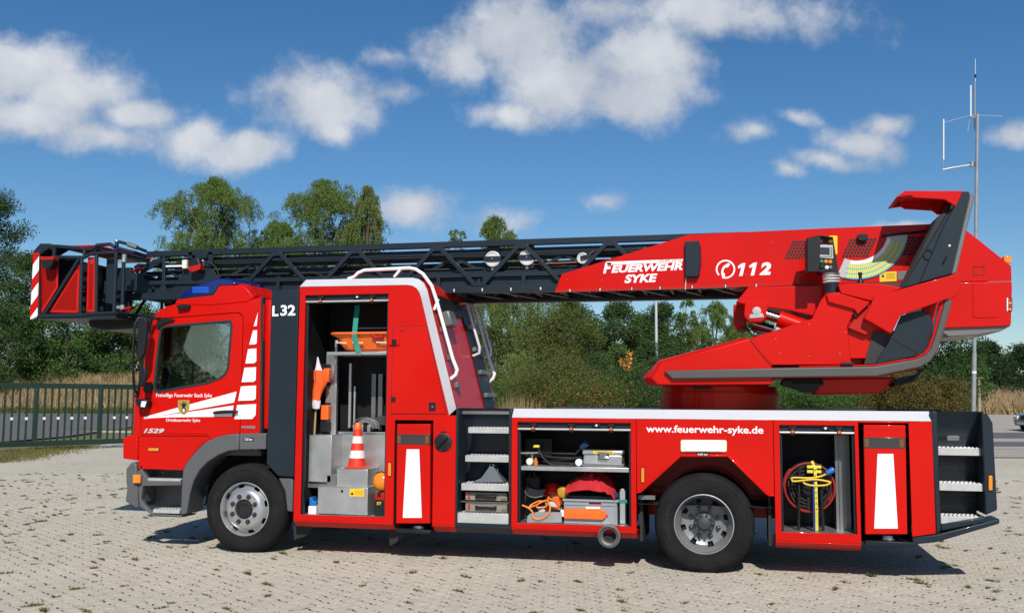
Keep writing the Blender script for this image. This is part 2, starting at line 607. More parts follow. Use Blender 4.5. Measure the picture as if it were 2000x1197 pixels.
# ---- chassis
g = G()
for y in (0.82, 1.60):
    g.box(-1.0, 7.2, y, y + 0.08, 0.62, 0.86)
for x in (-0.6, 0.9, 2.2, 3.6, 5.8, 6.9):
    g.box(x, x + 0.1, 0.9, 1.6, 0.66, 0.82)
chassis = g.build('chassis_frame', DARK, truck)
g = G(); g.cyl((0, 0.3, 0.46), (0, 2.2, 0.46), 0.07); g.build('axle', DARK, chassis)
g = G(); g.cyl((4.76, 0.3, 0.46), (4.76, 2.2, 0.46), 0.09); g.ball((4.76, 1.25, 0.46), 0.22); g.build('axle', DARK, chassis)
g = G(); g.box(0.75, 3.9, 0.72, 1.78, 0.40, 0.62); g.build('tank_block', DARK, chassis)
g = G(); g.box(-0.7, 0.5, 0.75, 1.75, 0.36, 0.95); g.build('engine_block', DARK, chassis)
g = G(); g.box(5.5, 7.1, 0.75, 1.75, 0.42, 0.66); g.build('rear_cross_frame', DARK, chassis)

# ---- wheels
RT_, RW = 0.470, 0.28
def wheel_meshes():
    n = 64
    prof = [(0.268, 0.02), (0.285, 0.004), (0.33, -0.012), (0.39, -0.016), (0.425, -0.008), (0.448, 0.012), (0.460, 0.03), (0.470, 0.05),
            (0.470, 0.078), (0.460, 0.08), (0.460, 0.09), (0.470, 0.092), (0.470, 0.132), (0.460, 0.134), (0.460, 0.146), (0.470, 0.148),
            (0.470, 0.188), (0.460, 0.19), (0.460, 0.2), (0.470, 0.202), (0.470, 0.23), (0.460, 0.25), (0.42, 0.285), (0.33, 0.29), (0.268, 0.27)]
    v, f = [], []
    for k, (r, y) in enumerate(prof):
        for j in range(n * 2):
            w = 2 * math.pi * j / (n * 2)
            rr = r
            if 6 <= k <= 7 or 20 <= k <= 21:
                rr = r - (0.008 if j % 2 else 0.0)       # shoulder blocks
            q = (rr * math.cos(w), y, rr * math.sin(w))
            v.append((q[0], q[1], max(q[2], -0.452)))     # flat where it stands
    N = n * 2
    for k in range(len(prof) - 1):
        for j in range(N):
            f.append((k * N + j, k * N + (j + 1) % N, (k + 1) * N + (j + 1) % N, (k + 1) * N + j))
    ty = G(); ty.v, ty.f = v, f
    for rr, rad in ((0.372, 0.003), (0.305, 0.004), (0.412, 0.003)):     # sidewall ribs
        ty.tube([(rr * math.cos(2 * math.pi * j / 48), -0.0135 if rr > .32 else -0.003, rr * math.sin(2 * math.pi * j / 48)) for j in range(48)], rad, 5, closed=True)
    return ty.mesh('wheel')
tyre_me = wheel_meshes()
tyre_me.materials.append(TYRE)
def holes_ring(profile, hole_r0, hole_r1, n_holes, frac):
    """lathe skin with n openings between two radii"""
    g = G()
    N = n_holes * 6
    for i in range(len(profile) - 1):
        (r0, y0), (r1, y1) = profile[i], profile[i + 1]
        for j in range(N):
            cut = (min(r0, r1) >= hole_r0 - 1e-6 and max(r0, r1) <= hole_r1 + 1e-6) and (j % 6 in (1, 2, 3)[:frac])
            if cut:
                continue
            a, b = 2 * math.pi * j / N, 2 * math.pi * (j + 1) / N
            g.add([(r0 * math.cos(a), y0, r0 * math.sin(a)), (r0 * math.cos(b), y0, r0 * math.sin(b)),
                   (r1 * math.cos(b), y1, r1 * math.sin(b)), (r1 * math.cos(a), y1, r1 * math.sin(a))], [(0, 1, 2, 3)])
    return g
def weld(me):
    bm = bmesh.new(); bm.from_mesh(me)
    bmesh.ops.remove_doubles(bm, verts=bm.verts, dist=1e-5)
    bmesh.ops.recalc_face_normals(bm, faces=bm.faces)
    bm.to_mesh(me); bm.free()
    me.polygons.foreach_set('use_smooth', [True] * len(me.polygons))
    me.set_sharp_from_angle(angle=R(40))
    return me
lip = [(0.285, 0.06), (0.268, 0.03), (0.27, 0.012), (0.280, 0.0), (0.286, 0.004), (0.284, 0.012)]
fr = holes_ring([(0.255, 0.09), (0.252, 0.05), (0.225, 0.025), (0.205, 0.0), (0.185, -0.016), (0.165, -0.02), (0.105, -0.02), (0.098, 0.0)], 0.225, 0.252, 8, 2)
fr_me = weld(fr.mesh('rim'))
g = G(); g.lathe((0, 0, 0), [(0.286, 0.05), (0.276, 0.006), (0.280, -0.004), (0.272, -0.006), (0.262, 0.01), (0.256, 0.05), (0.254, 0.12)], n=48)
g.f = [q for q in g.f if len(q) == 4]
flange_me = g.mesh('rim_flange')
rr_ = holes_ring([(0.262, 0.03), (0.245, 0.06), (0.228, 0.10), (0.215, 0.155), (0.185, 0.17), (0.155, 0.175), (0.10, 0.175), (0.09, 0.175)], 0.185, 0.228, 8, 2)
rr_me = weld(rr_.mesh('rim'))
g = G(); g.lathe((0, 0, 0), [(0.096, 0.02), (0.092, -0.012), (0.06, -0.018), (0.055, -0.010), (0.012, -0.008)], n=32)
for k in range(12):
    a = 2 * math.pi * k / 12
    g.cyl((0.076 * math.cos(a), -0.01, 0.076 * math.sin(a)), (0.076 * math.cos(a), -0.024, 0.076 * math.sin(a)), 0.008, 6)
fhub_me = g.mesh('hub')
g = G(); g.lathe((0, 0, 0), [(0.10, 0.18), (0.098, 0.10), (0.085, 0.085), (0.06, 0.075), (0.055, 0.055), (0.015, 0.045)], n=32)
for k in range(10):
    a = 2 * math.pi * k / 10
    g.cyl((0.082 * math.cos(a), 0.09, 0.082 * math.sin(a)), (0.082 * math.cos(a), 0.062, 0.082 * math.sin(a)), 0.012, 6)
rhub_me = g.mesh('hub')
g = G(); g.lathe((0, 0, 0), [(0.027, 0.0), (0.027, -0.004), (0.016, -0.006), (0.016, -0.03), (0.009, -0.033)], n=8)
nut_me = g.mesh('wheel_nut')
for me, m in ((fr_me, WHEELM), (flange_me, WHEELM), (rr_me, WHEELG), (fhub_me, DARK), (rhub_me, mat('hub_grey', (0.05, 0.052, 0.055), 0.5, 0.3)), (nut_me, mat('nut_steel', (0.10, 0.10, 0.11), 0.3, 0.9))):
    me.materials.append(m)
g = G(); g.lathe((0, 0, 0), [(.262, .20), (.262, .21)], n=32); back_me = g.mesh('rim_back'); back_me.materials.append(DARK)
def arc_text(body, r0, r1, a0, a1):
    cu = bpy.data.curves.new('tmp', 'FONT'); cu.body = body; cu.extrude = .01; cu.offset = .01; cu.resolution_u = 2
    o = bpy.data.objects.new('tmp_text', cu); col.objects.link(o)
    me = bpy.data.meshes.new_from_object(o.evaluated_get(bpy.context.evaluated_depsgraph_get()))
    bpy.data.objects.remove(o)
    co = np.empty(len(me.vertices) * 3); me.vertices.foreach_get('co', co); co = co.reshape(-1, 3)
    lo, hi = co.min(0), co.max(0); u = (co - lo) / (hi - lo)
    a = np.radians(a0 + (a1 - a0) * u[:, 0]); r = r0 + (r1 - r0) * u[:, 1]
    me.vertices.foreach_set('co', np.stack([r * np.cos(a), -.0135 - .0035 * u[:, 2], r * np.sin(a)], 1).ravel()); me.update()
    me.materials.clear(); me.materials.append(mat('worn_rubber', (.026, .026, .027), .8, spec=.2)); me.name = 'sidewall_lettering'
    return me
side_me = arc_text('WESTLAKE', .338, .368, 205, 150)
def wheel(x, y, flip, front, label=None):
    w = bpy.data.objects.new('wheel', tyre_me)
    col.objects.link(w)
    w.location = (x, y, 0.452)
    w.rotation_euler = (0, 0, math.pi if flip else 0)
    adopt(w, truck)
    def kid(n, me, loc=(0, 0, 0)):
        k = bpy.data.objects.new(n, me); col.objects.link(k); k.location = loc; adopt(k, w, local=True)
    kid('rim', fr_me if front else rr_me)
    kid('rim_flange', flange_me)
    kid('sidewall_lettering', side_me)
    kid('dark_rim_backing', back_me)  # dark disc added behind the rim so its open holes look shaded
    kid('hub', fhub_me if front else rhub_me)
    for i in range(8):
        a = 2 * math.pi * (i + 0.5) / 8
        kid('wheel_nut', nut_me, (0.138 * math.cos(a), -0.02 if front else 0.175, 0.138 * math.sin(a)))
    if label:
        w['label'] = label
wheel(0.0, 0.03, False, True, 'front wheel with convex silver rim')
wheel(4.76, 0.02, False, False, 'rear wheel with deep grey dished rim')
wheel(0.0, 2.47, True, True)
wheel(4.76, 2.48, True, False)
for y, fl in ((0.36, False), (2.14, True)):
    o = put('twin_tyre', tyre_me, None, truck, (4.76, y, 0.452), (0, 0, math.pi if fl else 0))

# ---- cab
YC = 0.06
side_px = [(271, 776), (281, 708), (289, 668), (297, 632), (303, 614), (312, 605), (327, 598), (340, 594.5), (409, 596.5), (480, 590), (496, 583), (512, 579), (516, 600), (509, 818), (509, 847), (466, 847),
           (440, 850), (415, 857), (395, 868), (378, 885), (364, 905), (357, 918), (270, 915)]
door_px = rnd([(276, 776), (286, 708), (301, 648), (309, 626), (320, 622.5), (465, 611), (474, 617), (470.5, 760), (468, 846), (440, 849), (413, 857), (405, 850.5), (273.5, 850.5)], {5: 6, 6: 6})
gap = PX([(p[0] + (-1 if p[0] < 330 else 1.2 if p[0] > 460 else 0), p[1] + (-1.2 if p[1] < 630 else 1.2 if p[1] > 845 else 0)) for p in door_px], YC)
win_px = rnd([(318.5, 637.5), (450, 627), (453.5, 634), (445.5, 727), (430, 739), (405, 748), (304, 766), (301, 757), (308, 690), (314, 645)], {0: 10, 2: 6, 3: 14, 6: 6})
def grow(pts, d):
    """offset a closed outline outwards by d"""
    n = len(pts)
    area = sum(pts[i][0] * pts[(i + 1) % n][1] - pts[(i + 1) % n][0] * pts[i][1] for i in range(n))
    sg = 1 if area > 0 else -1
    out = []
    for i in range(n):
        p, a, b = Vector(pts[i]), Vector(pts[i - 1]), Vector(pts[(i + 1) % n])
        e1, e2 = (p - a).normalized(), (b - p).normalized()
        n1, n2 = Vector((e1.y, -e1.x)) * sg, Vector((e2.y, -e2.x)) * sg
        m = (n1 + n2)
        m = m.normalized() * d / max(0.35, m.normalized().dot(n1)) if m.length > 1e-6 else n1 * d
        out.append((p.x + m.x, p.y + m.y))
    return out
win = PX(win_px, YC)
side = PX(side_px, YC)
g = G()
g.plate(side, [gap], YC, YC + 0.033)
g.plate(side, [gap], YF - YC - 0.035, YF - YC)
# skin round the profile between the two sides (roof, back, footwell), windscreen left open
prof = side
for i in range(4, 15):
    a, b = prof[i], prof[(i + 1) % len(prof)]
    g.add([(a[0], YC + .03, a[1]), (b[0], YC + .03, b[1]), (b[0], YF - YC - .03, b[1]), (a[0], YF - YC - .03, a[1])], [(0, 1, 2, 3)])
cab = g.build('cab', RED, truck, bevel=0.004)
# front shell below the windscreen, with rounded corners in plan
xf = xz(252, 800, YC)[0]
xs = xz(271, 800, YC)[0]
zw = xz(262, 775, YC)[1]
zb = xz(262, 850, YC)[1]
plan = [(xs, YC), (xs - 0.06, YC + 0.012), (xf + 0.01, YC + 0.07), (xf - 0.02, YC + 0.16), (xf - 0.06, YC + 0.6), (xf - 0.07, 1.25)]
plan = plan + [(x, YF - y) for x, y in reversed(plan[:-1])]
g = G(); g.zprism(plan + [(xs + 0.05, YF - YC - .05), (xs + 0.05, YC + .05)], zb - 0.12, zw)
front = g.build('cab_front', RED, truck, bevel=0.012)
g = G()
for k in range(5):
    z = zb - 0.05 + k * 0.06
    g.box(xf - 0.095, xf - 0.03, 0.55, 1.95, z, z + 0.035)
g.build('grille', BLACK, front, bevel=0.004)
# red headlamp corner, grey bumper
hp = PX([(240, 856), (251, 850), (268, 850), (268, 899), (240, 895)], YC - .02)
g = G(); g.prism(hp, YC - 0.02, YC + 0.42, [(x + (.0 if i in (2, 3) else -0.05), z) for i, (x, z) in enumerate(hp)])
for k in range(6):
    z = hp[3][1] + 0.03 + k * 0.045
    g.box(hp[2][0] - 0.006, hp[2][0] + 0.012, YC - 0.015, YC + 0.1, z, z + 0.022)
g.build('headlamp_corner', RED, front, bevel=0.012)
hx = hp[0][0] - .05
g = G(); g.box(hx - 0.012, hx + 0.02, 0.16, 0.44, hp[3][1] + 0.04, hp[3][1] + .2); g.build('headlight', WLENS, front, bevel=0.02)
g = G(); g.box(hx - 0.012, hx + 0.02, YF - 0.44, YF - 0.16, hp[3][1] + 0.04, hp[3][1] + .2); g.build('headlight', WLENS, front, bevel=0.02)
g = G(); g.box(hp[0][0] - .05, hp[2][0], YF - YC - 0.40, YF - YC + 0.02, hp[3][1], hp[0][1] + .02); g.build('headlamp_corner', RED, front, bevel=0.02)
bp = PX([(246, 915), (257, 902), (266, 905), (267.5, 944), (270, 992), (262, 990), (244.5, 979), (248, 952), (246, 940)], YC - .02)
g = G(); g.prism(bp, YC - 0.02, YF - YC + 0.02, [(x, z) for x, z in bp])
bumper = g.build('bumper', PGREY, truck, bevel=0.012)
# windscreen
a, b = prof[0], prof[4]
g = G(); g.add([(a[0] - .03, YC + .05, a[1]), (b[0] - .01, YC + .09, b[1]), (b[0] - .01, YF - YC - .09, b[1]), (a[0] - .03, YF - YC - .05, a[1])], [(0, 1, 2, 3)])
g.build('windscreen', GLASS, cab)
g = G()
for yy in (YC + .03, YF - YC - .03):
    g.bar((a[0] - .035, yy, a[1]), (b[0] - .012, yy + (.02 if yy < 1 else -.02), b[1] + .02), 0.05, 0.035)
g.build('windscreen_seal', BLACK, cab)
# door with real window opening
g = G(); g.plate(PX(door_px, YC - .006), [win], YC - 0.006, YC + 0.03)
door = g.build('cab_door', RED, truck, bevel=0.003)
g = G(); g.plate(PX(door_px, YC - .006), [win], YF - YC - 0.03, YF - YC + .006); g.build('cab_door', RED, truck, bevel=0.003)
g = G(); g.plate(grow(gap, .02), [grow(gap, -.03)], YC + .034, YC + .04); g.build('door_gap', DARK, cab)
ld = PX([(276, 843), (405, 843), (405, 846.5), (276, 846.5)], YC)
g = G(); g.prism(ld, YC - 0.012, YC + 0.0); g.build('door_crease', RED, door, bevel=0.004)
g = G(); g.plate(grow(win, 0.012), [grow(win, -0.014)], YC - 0.012, YC + 0.02); g.build('window_seal', RUB, door, bevel=0.003)
g = G(); g.prism(grow(win, -0.004), YC + 0.010, YC + 0.014); g.build('side_window', GLASS, door, smooth=False)
g = G(); g.prism(grow(win, -0.004), YF - YC - 0.014, YF - YC - 0.010); g.build('side_window', GLASS, door, smooth=False)
# handle with recess
hpx = rnd([(422, 801), (430, 796), (446, 795.5), (450, 799), (446, 808), (430, 810), (424, 806)], 4)
g = G(); g.prism(PX(hpx, YC), YC - 0.0075, YC + 0.0); g.build('handle_recess', REDD, door)
A, B = at(417, 806, YC - .035), at(464, 803.5, YC - .035)
g = G(); g.tube([A, A.lerp(B, .12) + Vector((0, -.008, .002)), A.lerp(B, .5) + Vector((0, -.012, .004)), A.lerp(B, .9) + Vector((0, -.006, .001)), B], [.012, .017, .018, .017, .012], 10)
g.box(A.x + .01, A.x + .05, YC - .04, YC - .006, A.z - .012, A.z + .012); g.box(B.x - .05, B.x - .01, YC - .04, YC - .006, B.z - .012, B.z + .012)
g.build('door_handle', BLACK, door)
# white film stripes
yS = YC - 0.0085
fl = [[(504.5, 610), (502, 636.6), (496.2, 637)], [(495, 645.3), (502.8, 644.6), (502, 670), (499.5, 672.4), (487.5, 673)], [(485.2, 681.7), (501.5, 680.4), (501.3, 705.5), (497, 709.3), (480, 709.8)],
      [(478.2, 718), (500.8, 716.8), (500.2, 742), (495.7, 745.6), (472.4, 746.1)], [(471.4, 754.4), (500.8, 752.6), (500.2, 778.2), (495.7, 781.5), (465.7, 782.5)],
      [(463.9, 790.7), (500.8, 788.7), (500, 810), (493.3, 818), (458.5, 818.2)]]
for q in fl:
    g = G(); g.prism(PX(q, YC), YC - .0085, YC - .0065); g.build('white_stripe', FILM, cab)
for q in ([(281, 814.5), (340, 798), (463, 764.4), (458, 785.7), (300, 814), (281.5, 815.5)], [(282, 816.8), (457, 791.5), (453.8, 813.2), (330, 814.6), (300, 816), (281.5, 817.8)]):
    g = G(); g.prism(PX(q, YC), YC - .0085, YC - .0065); g.build('white_stripe', FILM, door)
textpx('lettering', 'Freiwillige Feuerwehr Stadt Syke', FILM, door, 305, 414, 768, 777.5, YC - .0065, bold=0.006)
textpx('lettering', 'Ortsfeuerwehr Syke', FILM, door, 324.5, 391, 817.2, 825, YC - .0075, bold=0.006)
textpx('number_badge', '1529', SILVP, door, 281.5, 321, 836.5, 845.5, YC - .0075, bold=0.03, shear=0.3, depth=.006)
sh = rnd([(348.5, 781), (371, 781), (371, 797), (367, 806), (360, 811), (352.5, 806), (348.5, 797)], {3: 4, 4: 5, 5: 4})
g = G(); g.prism(PX(sh, YC), YC - .0095, YC - .0086); emblem = g.build('emblem', GOLD, door)
paw = [(357, 805), (355.5, 800), (357.5, 796), (356, 791), (353, 788.5), (354, 787), (357.5, 789.5), (358, 784), (359.5, 784), (360, 789), (362.5, 784.5), (364, 785), (362.5, 790), (365.5, 788), (366.5, 789), (363, 793), (362, 796), (364, 800), (363, 805)]
g = G(); g.prism(PX(paw, YC), YC - .0105, YC - .0096); g.build('black_paw', BLACK, emblem)
g = G(); g.prism(PX([(358, 804), (357.5, 800), (359.5, 797.5), (362, 800), (361.5, 804)], YC), YC - .0112, YC - .0106); g.build('white_cuff', FILM, emblem)
g = G(); g.prism(PX([(472, 831.5), (498.5, 831.5), (499.5, 833), (498, 837), (472, 836)], YC), YC - .006, YC); g.build('trim_badge', STEEL, cab)
# lamps on the cab side
def lampbox(name, x0, x1, y0, y1, Y, m, parent, d=0.012, base=None):
    q = rnd(PX([(x0, y0), (x1, y0), (x1, y1), (x0, y1)], Y), .008)
    if base:
        g = G(); g.prism(grow(q, .006), Y - d * .5, Y); g.build(name + '_base', base, parent)
    g = G(); g.prism(q, Y - d, Y - (d * .5 if base else 0)); return g.build(name, m, parent, bevel=.003)
lampbox('side_marker', 290.5, 311, 874.5, 880.5, YC, AMBER, cab, base=BLACK)
g = G(); q = rnd(PX([(349, 597), (372, 594), (373.5, 602), (352, 606)], YC), .015); g.prism(q, YC - .05, YC + .02); g.build('roof_camera', BLACK, cab, bevel=.008)
# steps and front wing
wing = [(357, 917), (363, 905), (378, 885), (395, 868), (415, 856), (440, 849), (466, 846.5), (466.5, 878), (445, 881), (425, 889), (405, 902), (390, 917), (378, 938), (370, 965), (367, 985), (364, 1003), (352, 1005.5), (354, 960)]
wp = PX(wing, YC - .03)
g = G(); g.prism(wp, YC - 0.03, YC + 0.30)
wing_o = g.build('front_wing', PGREY, truck, bevel=0.012)
wp2 = PX([(467.3, 846.5), (519, 846), (519, 877), (467.8, 878)], YC - .03)
g = G(); g.prism(wp2, YC - .03, YC + .3); wb = g.build('wing_extension', PGREY, wing_o, bevel=.008)
lampbox('pressure_label', 475.5, 495.5, 854.5, 861, YC - .0305, BLACK, wing_o, d=.002)
textpx('lettering', '7,25 bar', FILM, wing_o, 477.5, 493.5, 855.5, 860.3, YC - .0326, bold=.02)
fp = PX([(267.5, 921), (271, 917.5), (277, 918), (290, 938), (353, 939), (354, 947.5), (279, 948.5), (275, 975), (283, 987), (300, 1003), (353, 1006), (352, 1010), (297, 1005), (272, 989)], YC - .01)
g = G(); g.prism(fp, YC - .01, YC + .05)
a, b = xz(274, 945, YC), xz(356, 1006, YC)
g.box(a[0], b[0], YC + .28, YC + .31, b[1], a[1] + .2)
g.box(a[0] + .10, b[0], YC - .005, YC + .28, b[1] - .02, b[1] - .004)
g.box(a[0] - .01, a[0] + .02, YC, YC + .3, b[1] + .12, a[1] + .2)
stepframe = g.build('step_frame', PGREY, truck, bevel=.006)
def tread(x0, x1, y0, y1, z, parent, lipz=.05, m=None):
    """perforated aluminium tread: slab, folded front lip, rows of raised lugs"""
    g = G()
    g.box(x0, x1, y0, y1, z - .006, z)
    g.box(x0, x1, y0 - .004, y0 + .004, z - lipz, z + .003)
    o = g.build('step', m or TREAD, parent, bevel=.002)
    g = G()
    nx = max(3, int((x1 - x0) / .036))
    for i in range(nx):
        for j in range(3):
            cx = x0 + (i + .5 + .25 * (j % 2)) * (x1 - x0) / (nx + .25)
            cy = y0 + .02 + j * (y1 - y0 - .03) / 3
            g.lathe((cx, cy, z), [(.012, 0), (.010, .007), (.004, .008)], 'Z', n=6)
    l = g.build('tread_lugs', m or TREAD, o)
    l['kind'] = 'stuff'
    return o
x0, z0 = xz(280, 940, YC); x1, _ = xz(352.5, 940, YC)
tread(x0, x1, YC + .0, YC + .24, z0 + .03, stepframe, .045)
x0, z0 = xz(299, 1000, YC); x1, _ = xz(351, 1000, YC)
tread(x0, x1, YC + .0, YC + .22, z0 + .03, stepframe, .035)
lampbox('indicator', 262.5, 276.5, 926, 942.5, YC - .03, AMBER, stepframe, d=.03)
lampbox('yellow_sticker', 316, 320.5, 920, 922.5, YC + .279, YEL, stepframe, d=.002)
# roof hump and beacon
hump = [(340, 594.5), (346, 584), (417, 575.5), (427, 558.5), (470, 557.5), (479, 560), (497, 581), (482, 590), (409, 597)]
hA = PX(hump, YC + .05)
ins = [(0, 0), (.02, .02), (0, .03), (0, .03), (-.03, .035), (-.03, .03), (-.02, .03), (0, .03), (0, .03)]
hB = [(x + i[0], z + i[1]) for (x, z), i in zip(hA, ins)]
g = G()
g.prism(hA, YC + .05, YC + .17, hB); g.prism(hB, YC + .17, YF - YC - .17); g.prism(hB, YF - YC - .17, YF - YC - .05, hA)
rh = PX([(470, 558), (496, 564), (514, 577), (512, 582), (480, 592)], YC + .3)
g.prism(rh, YC + .14, YF - YC - .14)
g.build('roof_hump', RED, cab, bevel=.012)
be = [(346.8, 583.3), (364, 565), (400, 552), (425, 543.5), (449, 544.5), (461, 555), (447, 557.5), (427, 557.6), (417.5, 574.5)]
bA = PX(be, YC + .06)
bB = [(x + .01, z + .02) for x, z in bA]
g = G(); g.prism(bA, YC + .06, YC + .22, bB); g.prism(bB, YC + .221, YF - YC - .22)
beacon = g.build('beacon', BLUEGL, cab, bevel=.010)
g = G(); g.prism(PX([(347, 582.5), (417.5, 573), (427, 557), (430, 558.5), (419, 577), (346, 586)], YC + .055), YC + .052, YC + .075); g.build('beacon_gasket', BLACK, beacon)
g = G()
for k in range(3):
    c = at(392 + k * 0, 562 + 4 * k, YC + .06)
    g.box(c.x - .10, c.x + .10, YC + .055, YC + .064, c.z - .006, c.z + .006)
g.build('beacon_lit_rib', mat('lit_blue_lens', (0.01, 0.12, 0.75), 0.1, 0, .8), beacon)  # brighter blue paints the lit spots of the lens into the colour
# cab rear: strip behind the door pillar and seal
g = G(); g.prism(PX([(509.5, 580), (514, 580), (511, 846), (507, 846)], YC - .01), YC - .012, YC + .05); g.build('cab_seal', RUB, cab)
g = G(); g.prism(PX([(514.5, 585), (528, 585), (523, 838), (511.5, 838)], YC + .03), YC + .05, YF - YC - .05); g.build('cab_rear_wall', RED, cab, bevel=.015)
g = G(); p = at(484.5, 557, .6); g.tube([p, p + Vector((0, 0, .9))], [.005, .0025], 6); g.build('whip_antenna', BLACK, cab)
# interior
g = G(); a = xz(275, 850, YC); b = xz(509, 600, YC)
g.box(a[0] + .08, b[0] - .02, .2, 2.3, 1.0, 1.06)
inter = g.build('cab_floor', TRIM, cab)
g = G(); g.box(b[0] - .06, b[0] - .02, .12, 2.36, 1.05, 1.85); g.build('cab_back_trim', TRIM, inter)
for y in (0.35, 1.6):
    g = G(); g.box(-.55, -.1, y, y + .5, 1.06, 1.5); g.prism([(-.15, 1.45), (.0, 1.45), (.08, 2.15), (-.04, 2.15)], y + .02, y + .48); g.prism([(-.02, 2.15), (.06, 2.15), (.08, 2.38), (0, 2.38)], y + .12, y + .38)
    g.build('seat', TRIM, inter, bevel=.03)
g = G(); g.prism([(-1.36, 1.1), (-1.0, 1.1), (-.95, 1.55), (-1.0, 1.72), (-1.15, 1.80), (-1.36, 1.66)], .14, 2.36); g.build('dashboard', BLACK, inter, bevel=.03)
c = at(368, 736, .55)
ax = Vector((.45, 0, 1)).normalized(); u_ = ax.cross(Vector((0, 1, 0))).normalized()
g = G(); g.tube([c + (u_ * math.cos(t * math.pi / 12) + Vector((0, 1, 0)) * math.sin(t * math.pi / 12)) * .22 for t in range(24)], .016, 6, closed=True)
g.tube([c, c - ax * .35], .03, 8); g.bar(c + Vector((0, -.2, 0)), c + Vector((0, .2, 0)), .03, .02); g.build('steering_wheel', BLACK, inter)
# mirrors
g = G()
m1 = [at(314, 622, YC), at(290, 621, -.10), at(270, 621, -.16), at(264, 632, -.18), at(261, 660, -.18), at(260, 720, -.16), at(262, 760, -.05), at(270, 772, YC)]
g.tube(m1, .014, 8); 
g.tube([at(296, 622, -.02), at(292, 650, .02)], .014, 6)
mir = g.build('mirror_bracket', BLACK, truck)
def housing(name, px, Y, d, parent=mir, m=BLACK):
    q = rnd(PX(px, Y), .03)
    g = G(); g.prism(q, Y, Y + d); return g.build(name, m, parent, bevel=.02)
housing('mirror', [(271, 622), (283, 620), (287, 630), (281, 690), (272, 703), (268, 700), (269, 640)], -.20, .05)
housing('wide_mirror', [(271, 716), (283, 713), (285, 728), (281, 752), (272, 757), (269, 740)], -.17, .05)
housing('kerb_mirror', [(281, 748), (289, 745), (293, 750), (291, 766), (281, 768), (278, 760)], -.02, .07)
housing('sun_visor_edge', [(309, 622), (340, 622), (339, 627), (318, 632), (308, 643), (304, 640)], YC - .03, .03)
hh = housing('work_lamp', [(263, 778), (288, 780), (284, 797), (270, 797), (265, 790)], -.06, .1)
g = G(); g.prism(PX([(277, 783), (286.5, 783.5), (283, 795), (275, 794)], -.062), -.066, -.06); g.build('lens', WLENS, hh)
# wheel wells
g = G(); g.lathe((0, .36, .45), [(.60, -.1), (.60, .5)], n=20, a0=0, a1=math.pi); g.box(-.7, .7, .85, .87, .4, 1.1); g.box(.6, .66, .1, .9, .55, 1.2); g.build('wheel_well', DARK, truck)
# grey panel behind the cab
g = G(); g.prism(PX([(530.5, 566), (583.5, 566), (574, 931), (543, 929), (520.5, 905)], .02), .02, .06)
g.prism(PX([(530.5, 566), (583.5, 566), (574, 800), (524, 800)], .02), .06, 2.4)
gp = g.build('side_panel', GREY, truck, bevel=.006)
part_label(gp, 'dark grey panel between cab and body marked L 32')
textpx('lettering', 'L', FILM, gp, 532, 544, 597, 617.5, .0195, bold=.03)
textpx('lettering', '32', FILM, gp, 548, 577, 595.5, 616.5, .0195, bold=.03)
g = G(); g.prism(PX([(543, 932), (572, 932), (571, 1000), (560, 998), (556, 960)], .05), .05, .4); g.build('rear_wing', PGREY, gp, bevel=.015)

# ================================================================== equipment body
ZB, ZC, ZD = 0.362, 1.434, 1.525      # lower fold, cap edge, deck
def X_(px, py, Y=0.0):
    return xz(px, py, Y)[0]
v0, v1 = X_(769.5, 920), X_(845, 920)             # front outrigger bay
O1 = (X_(591, 800), X_(754.5, 800), 0.418, 2.70)   # big locker
curve = PX([(795.7, 556.4), (806, 558), (814, 563), (819.5, 571), (823.3, 582.7)])
low = xz(877, 808)
XE = 2.318
outl = [(0.572, ZB), (v0, ZB), (v0, 1.400), (v1, 1.400), (v1, ZB), (XE, ZB), (XE, 1.452), (low[0], 1.452)] + list(reversed(curve)) + [(0.580, 2.793)]
g = G(); g.plate(outl, [rect(O1[0], O1[1], O1[2], O1[3])], 0, 0.03)
body = g.build('equipment_body', RED, truck, bevel=0.004)
part_label(body, 'tall red locker body behind the cab with white roof edge')
YW = 1.80          # far edge of the narrow upper body
# white roof edge: sloped strip from the red side up to the roof, round the curve and down the slanted back
pin = [(0.580, 2.7935)] + curve + [xz(850, 697), (low[0] + .003, 1.455)]
pout = PX([(598, 546.4), (805, 542.4), (818, 545), (828, 553), (834.5, 566), (838.5, 583), (866, 694), (891, 798)], 0.10)
g = G()
n = len(pin)
pinr = pin
while len(pout) < n:
    pout.append(pout[-1])
po2 = pout[:n]
v = [(x, -.004, z) for x, z in pin] + [(x, .10, z) for x, z in po2] + [(x, .03, z - .02) for x, z in pin]
f = [(i, i + 1, n + i + 1, n + i) for i in range(n - 1)]
g.add(v[:2 * n], f)
# left end closing facet
g.add([(pin[0][0], -.004, pin[0][1]), (po2[0][0], .10, po2[0][1]), (pin[0][0], .10, pin[0][1] - .01)], [(0, 1, 2)])
trim = g.build('roof_edge_trim', SILVP, body, recalc=False)
trim.data.polygons.foreach_set('use_smooth', [True] * len(trim.data.polygons))
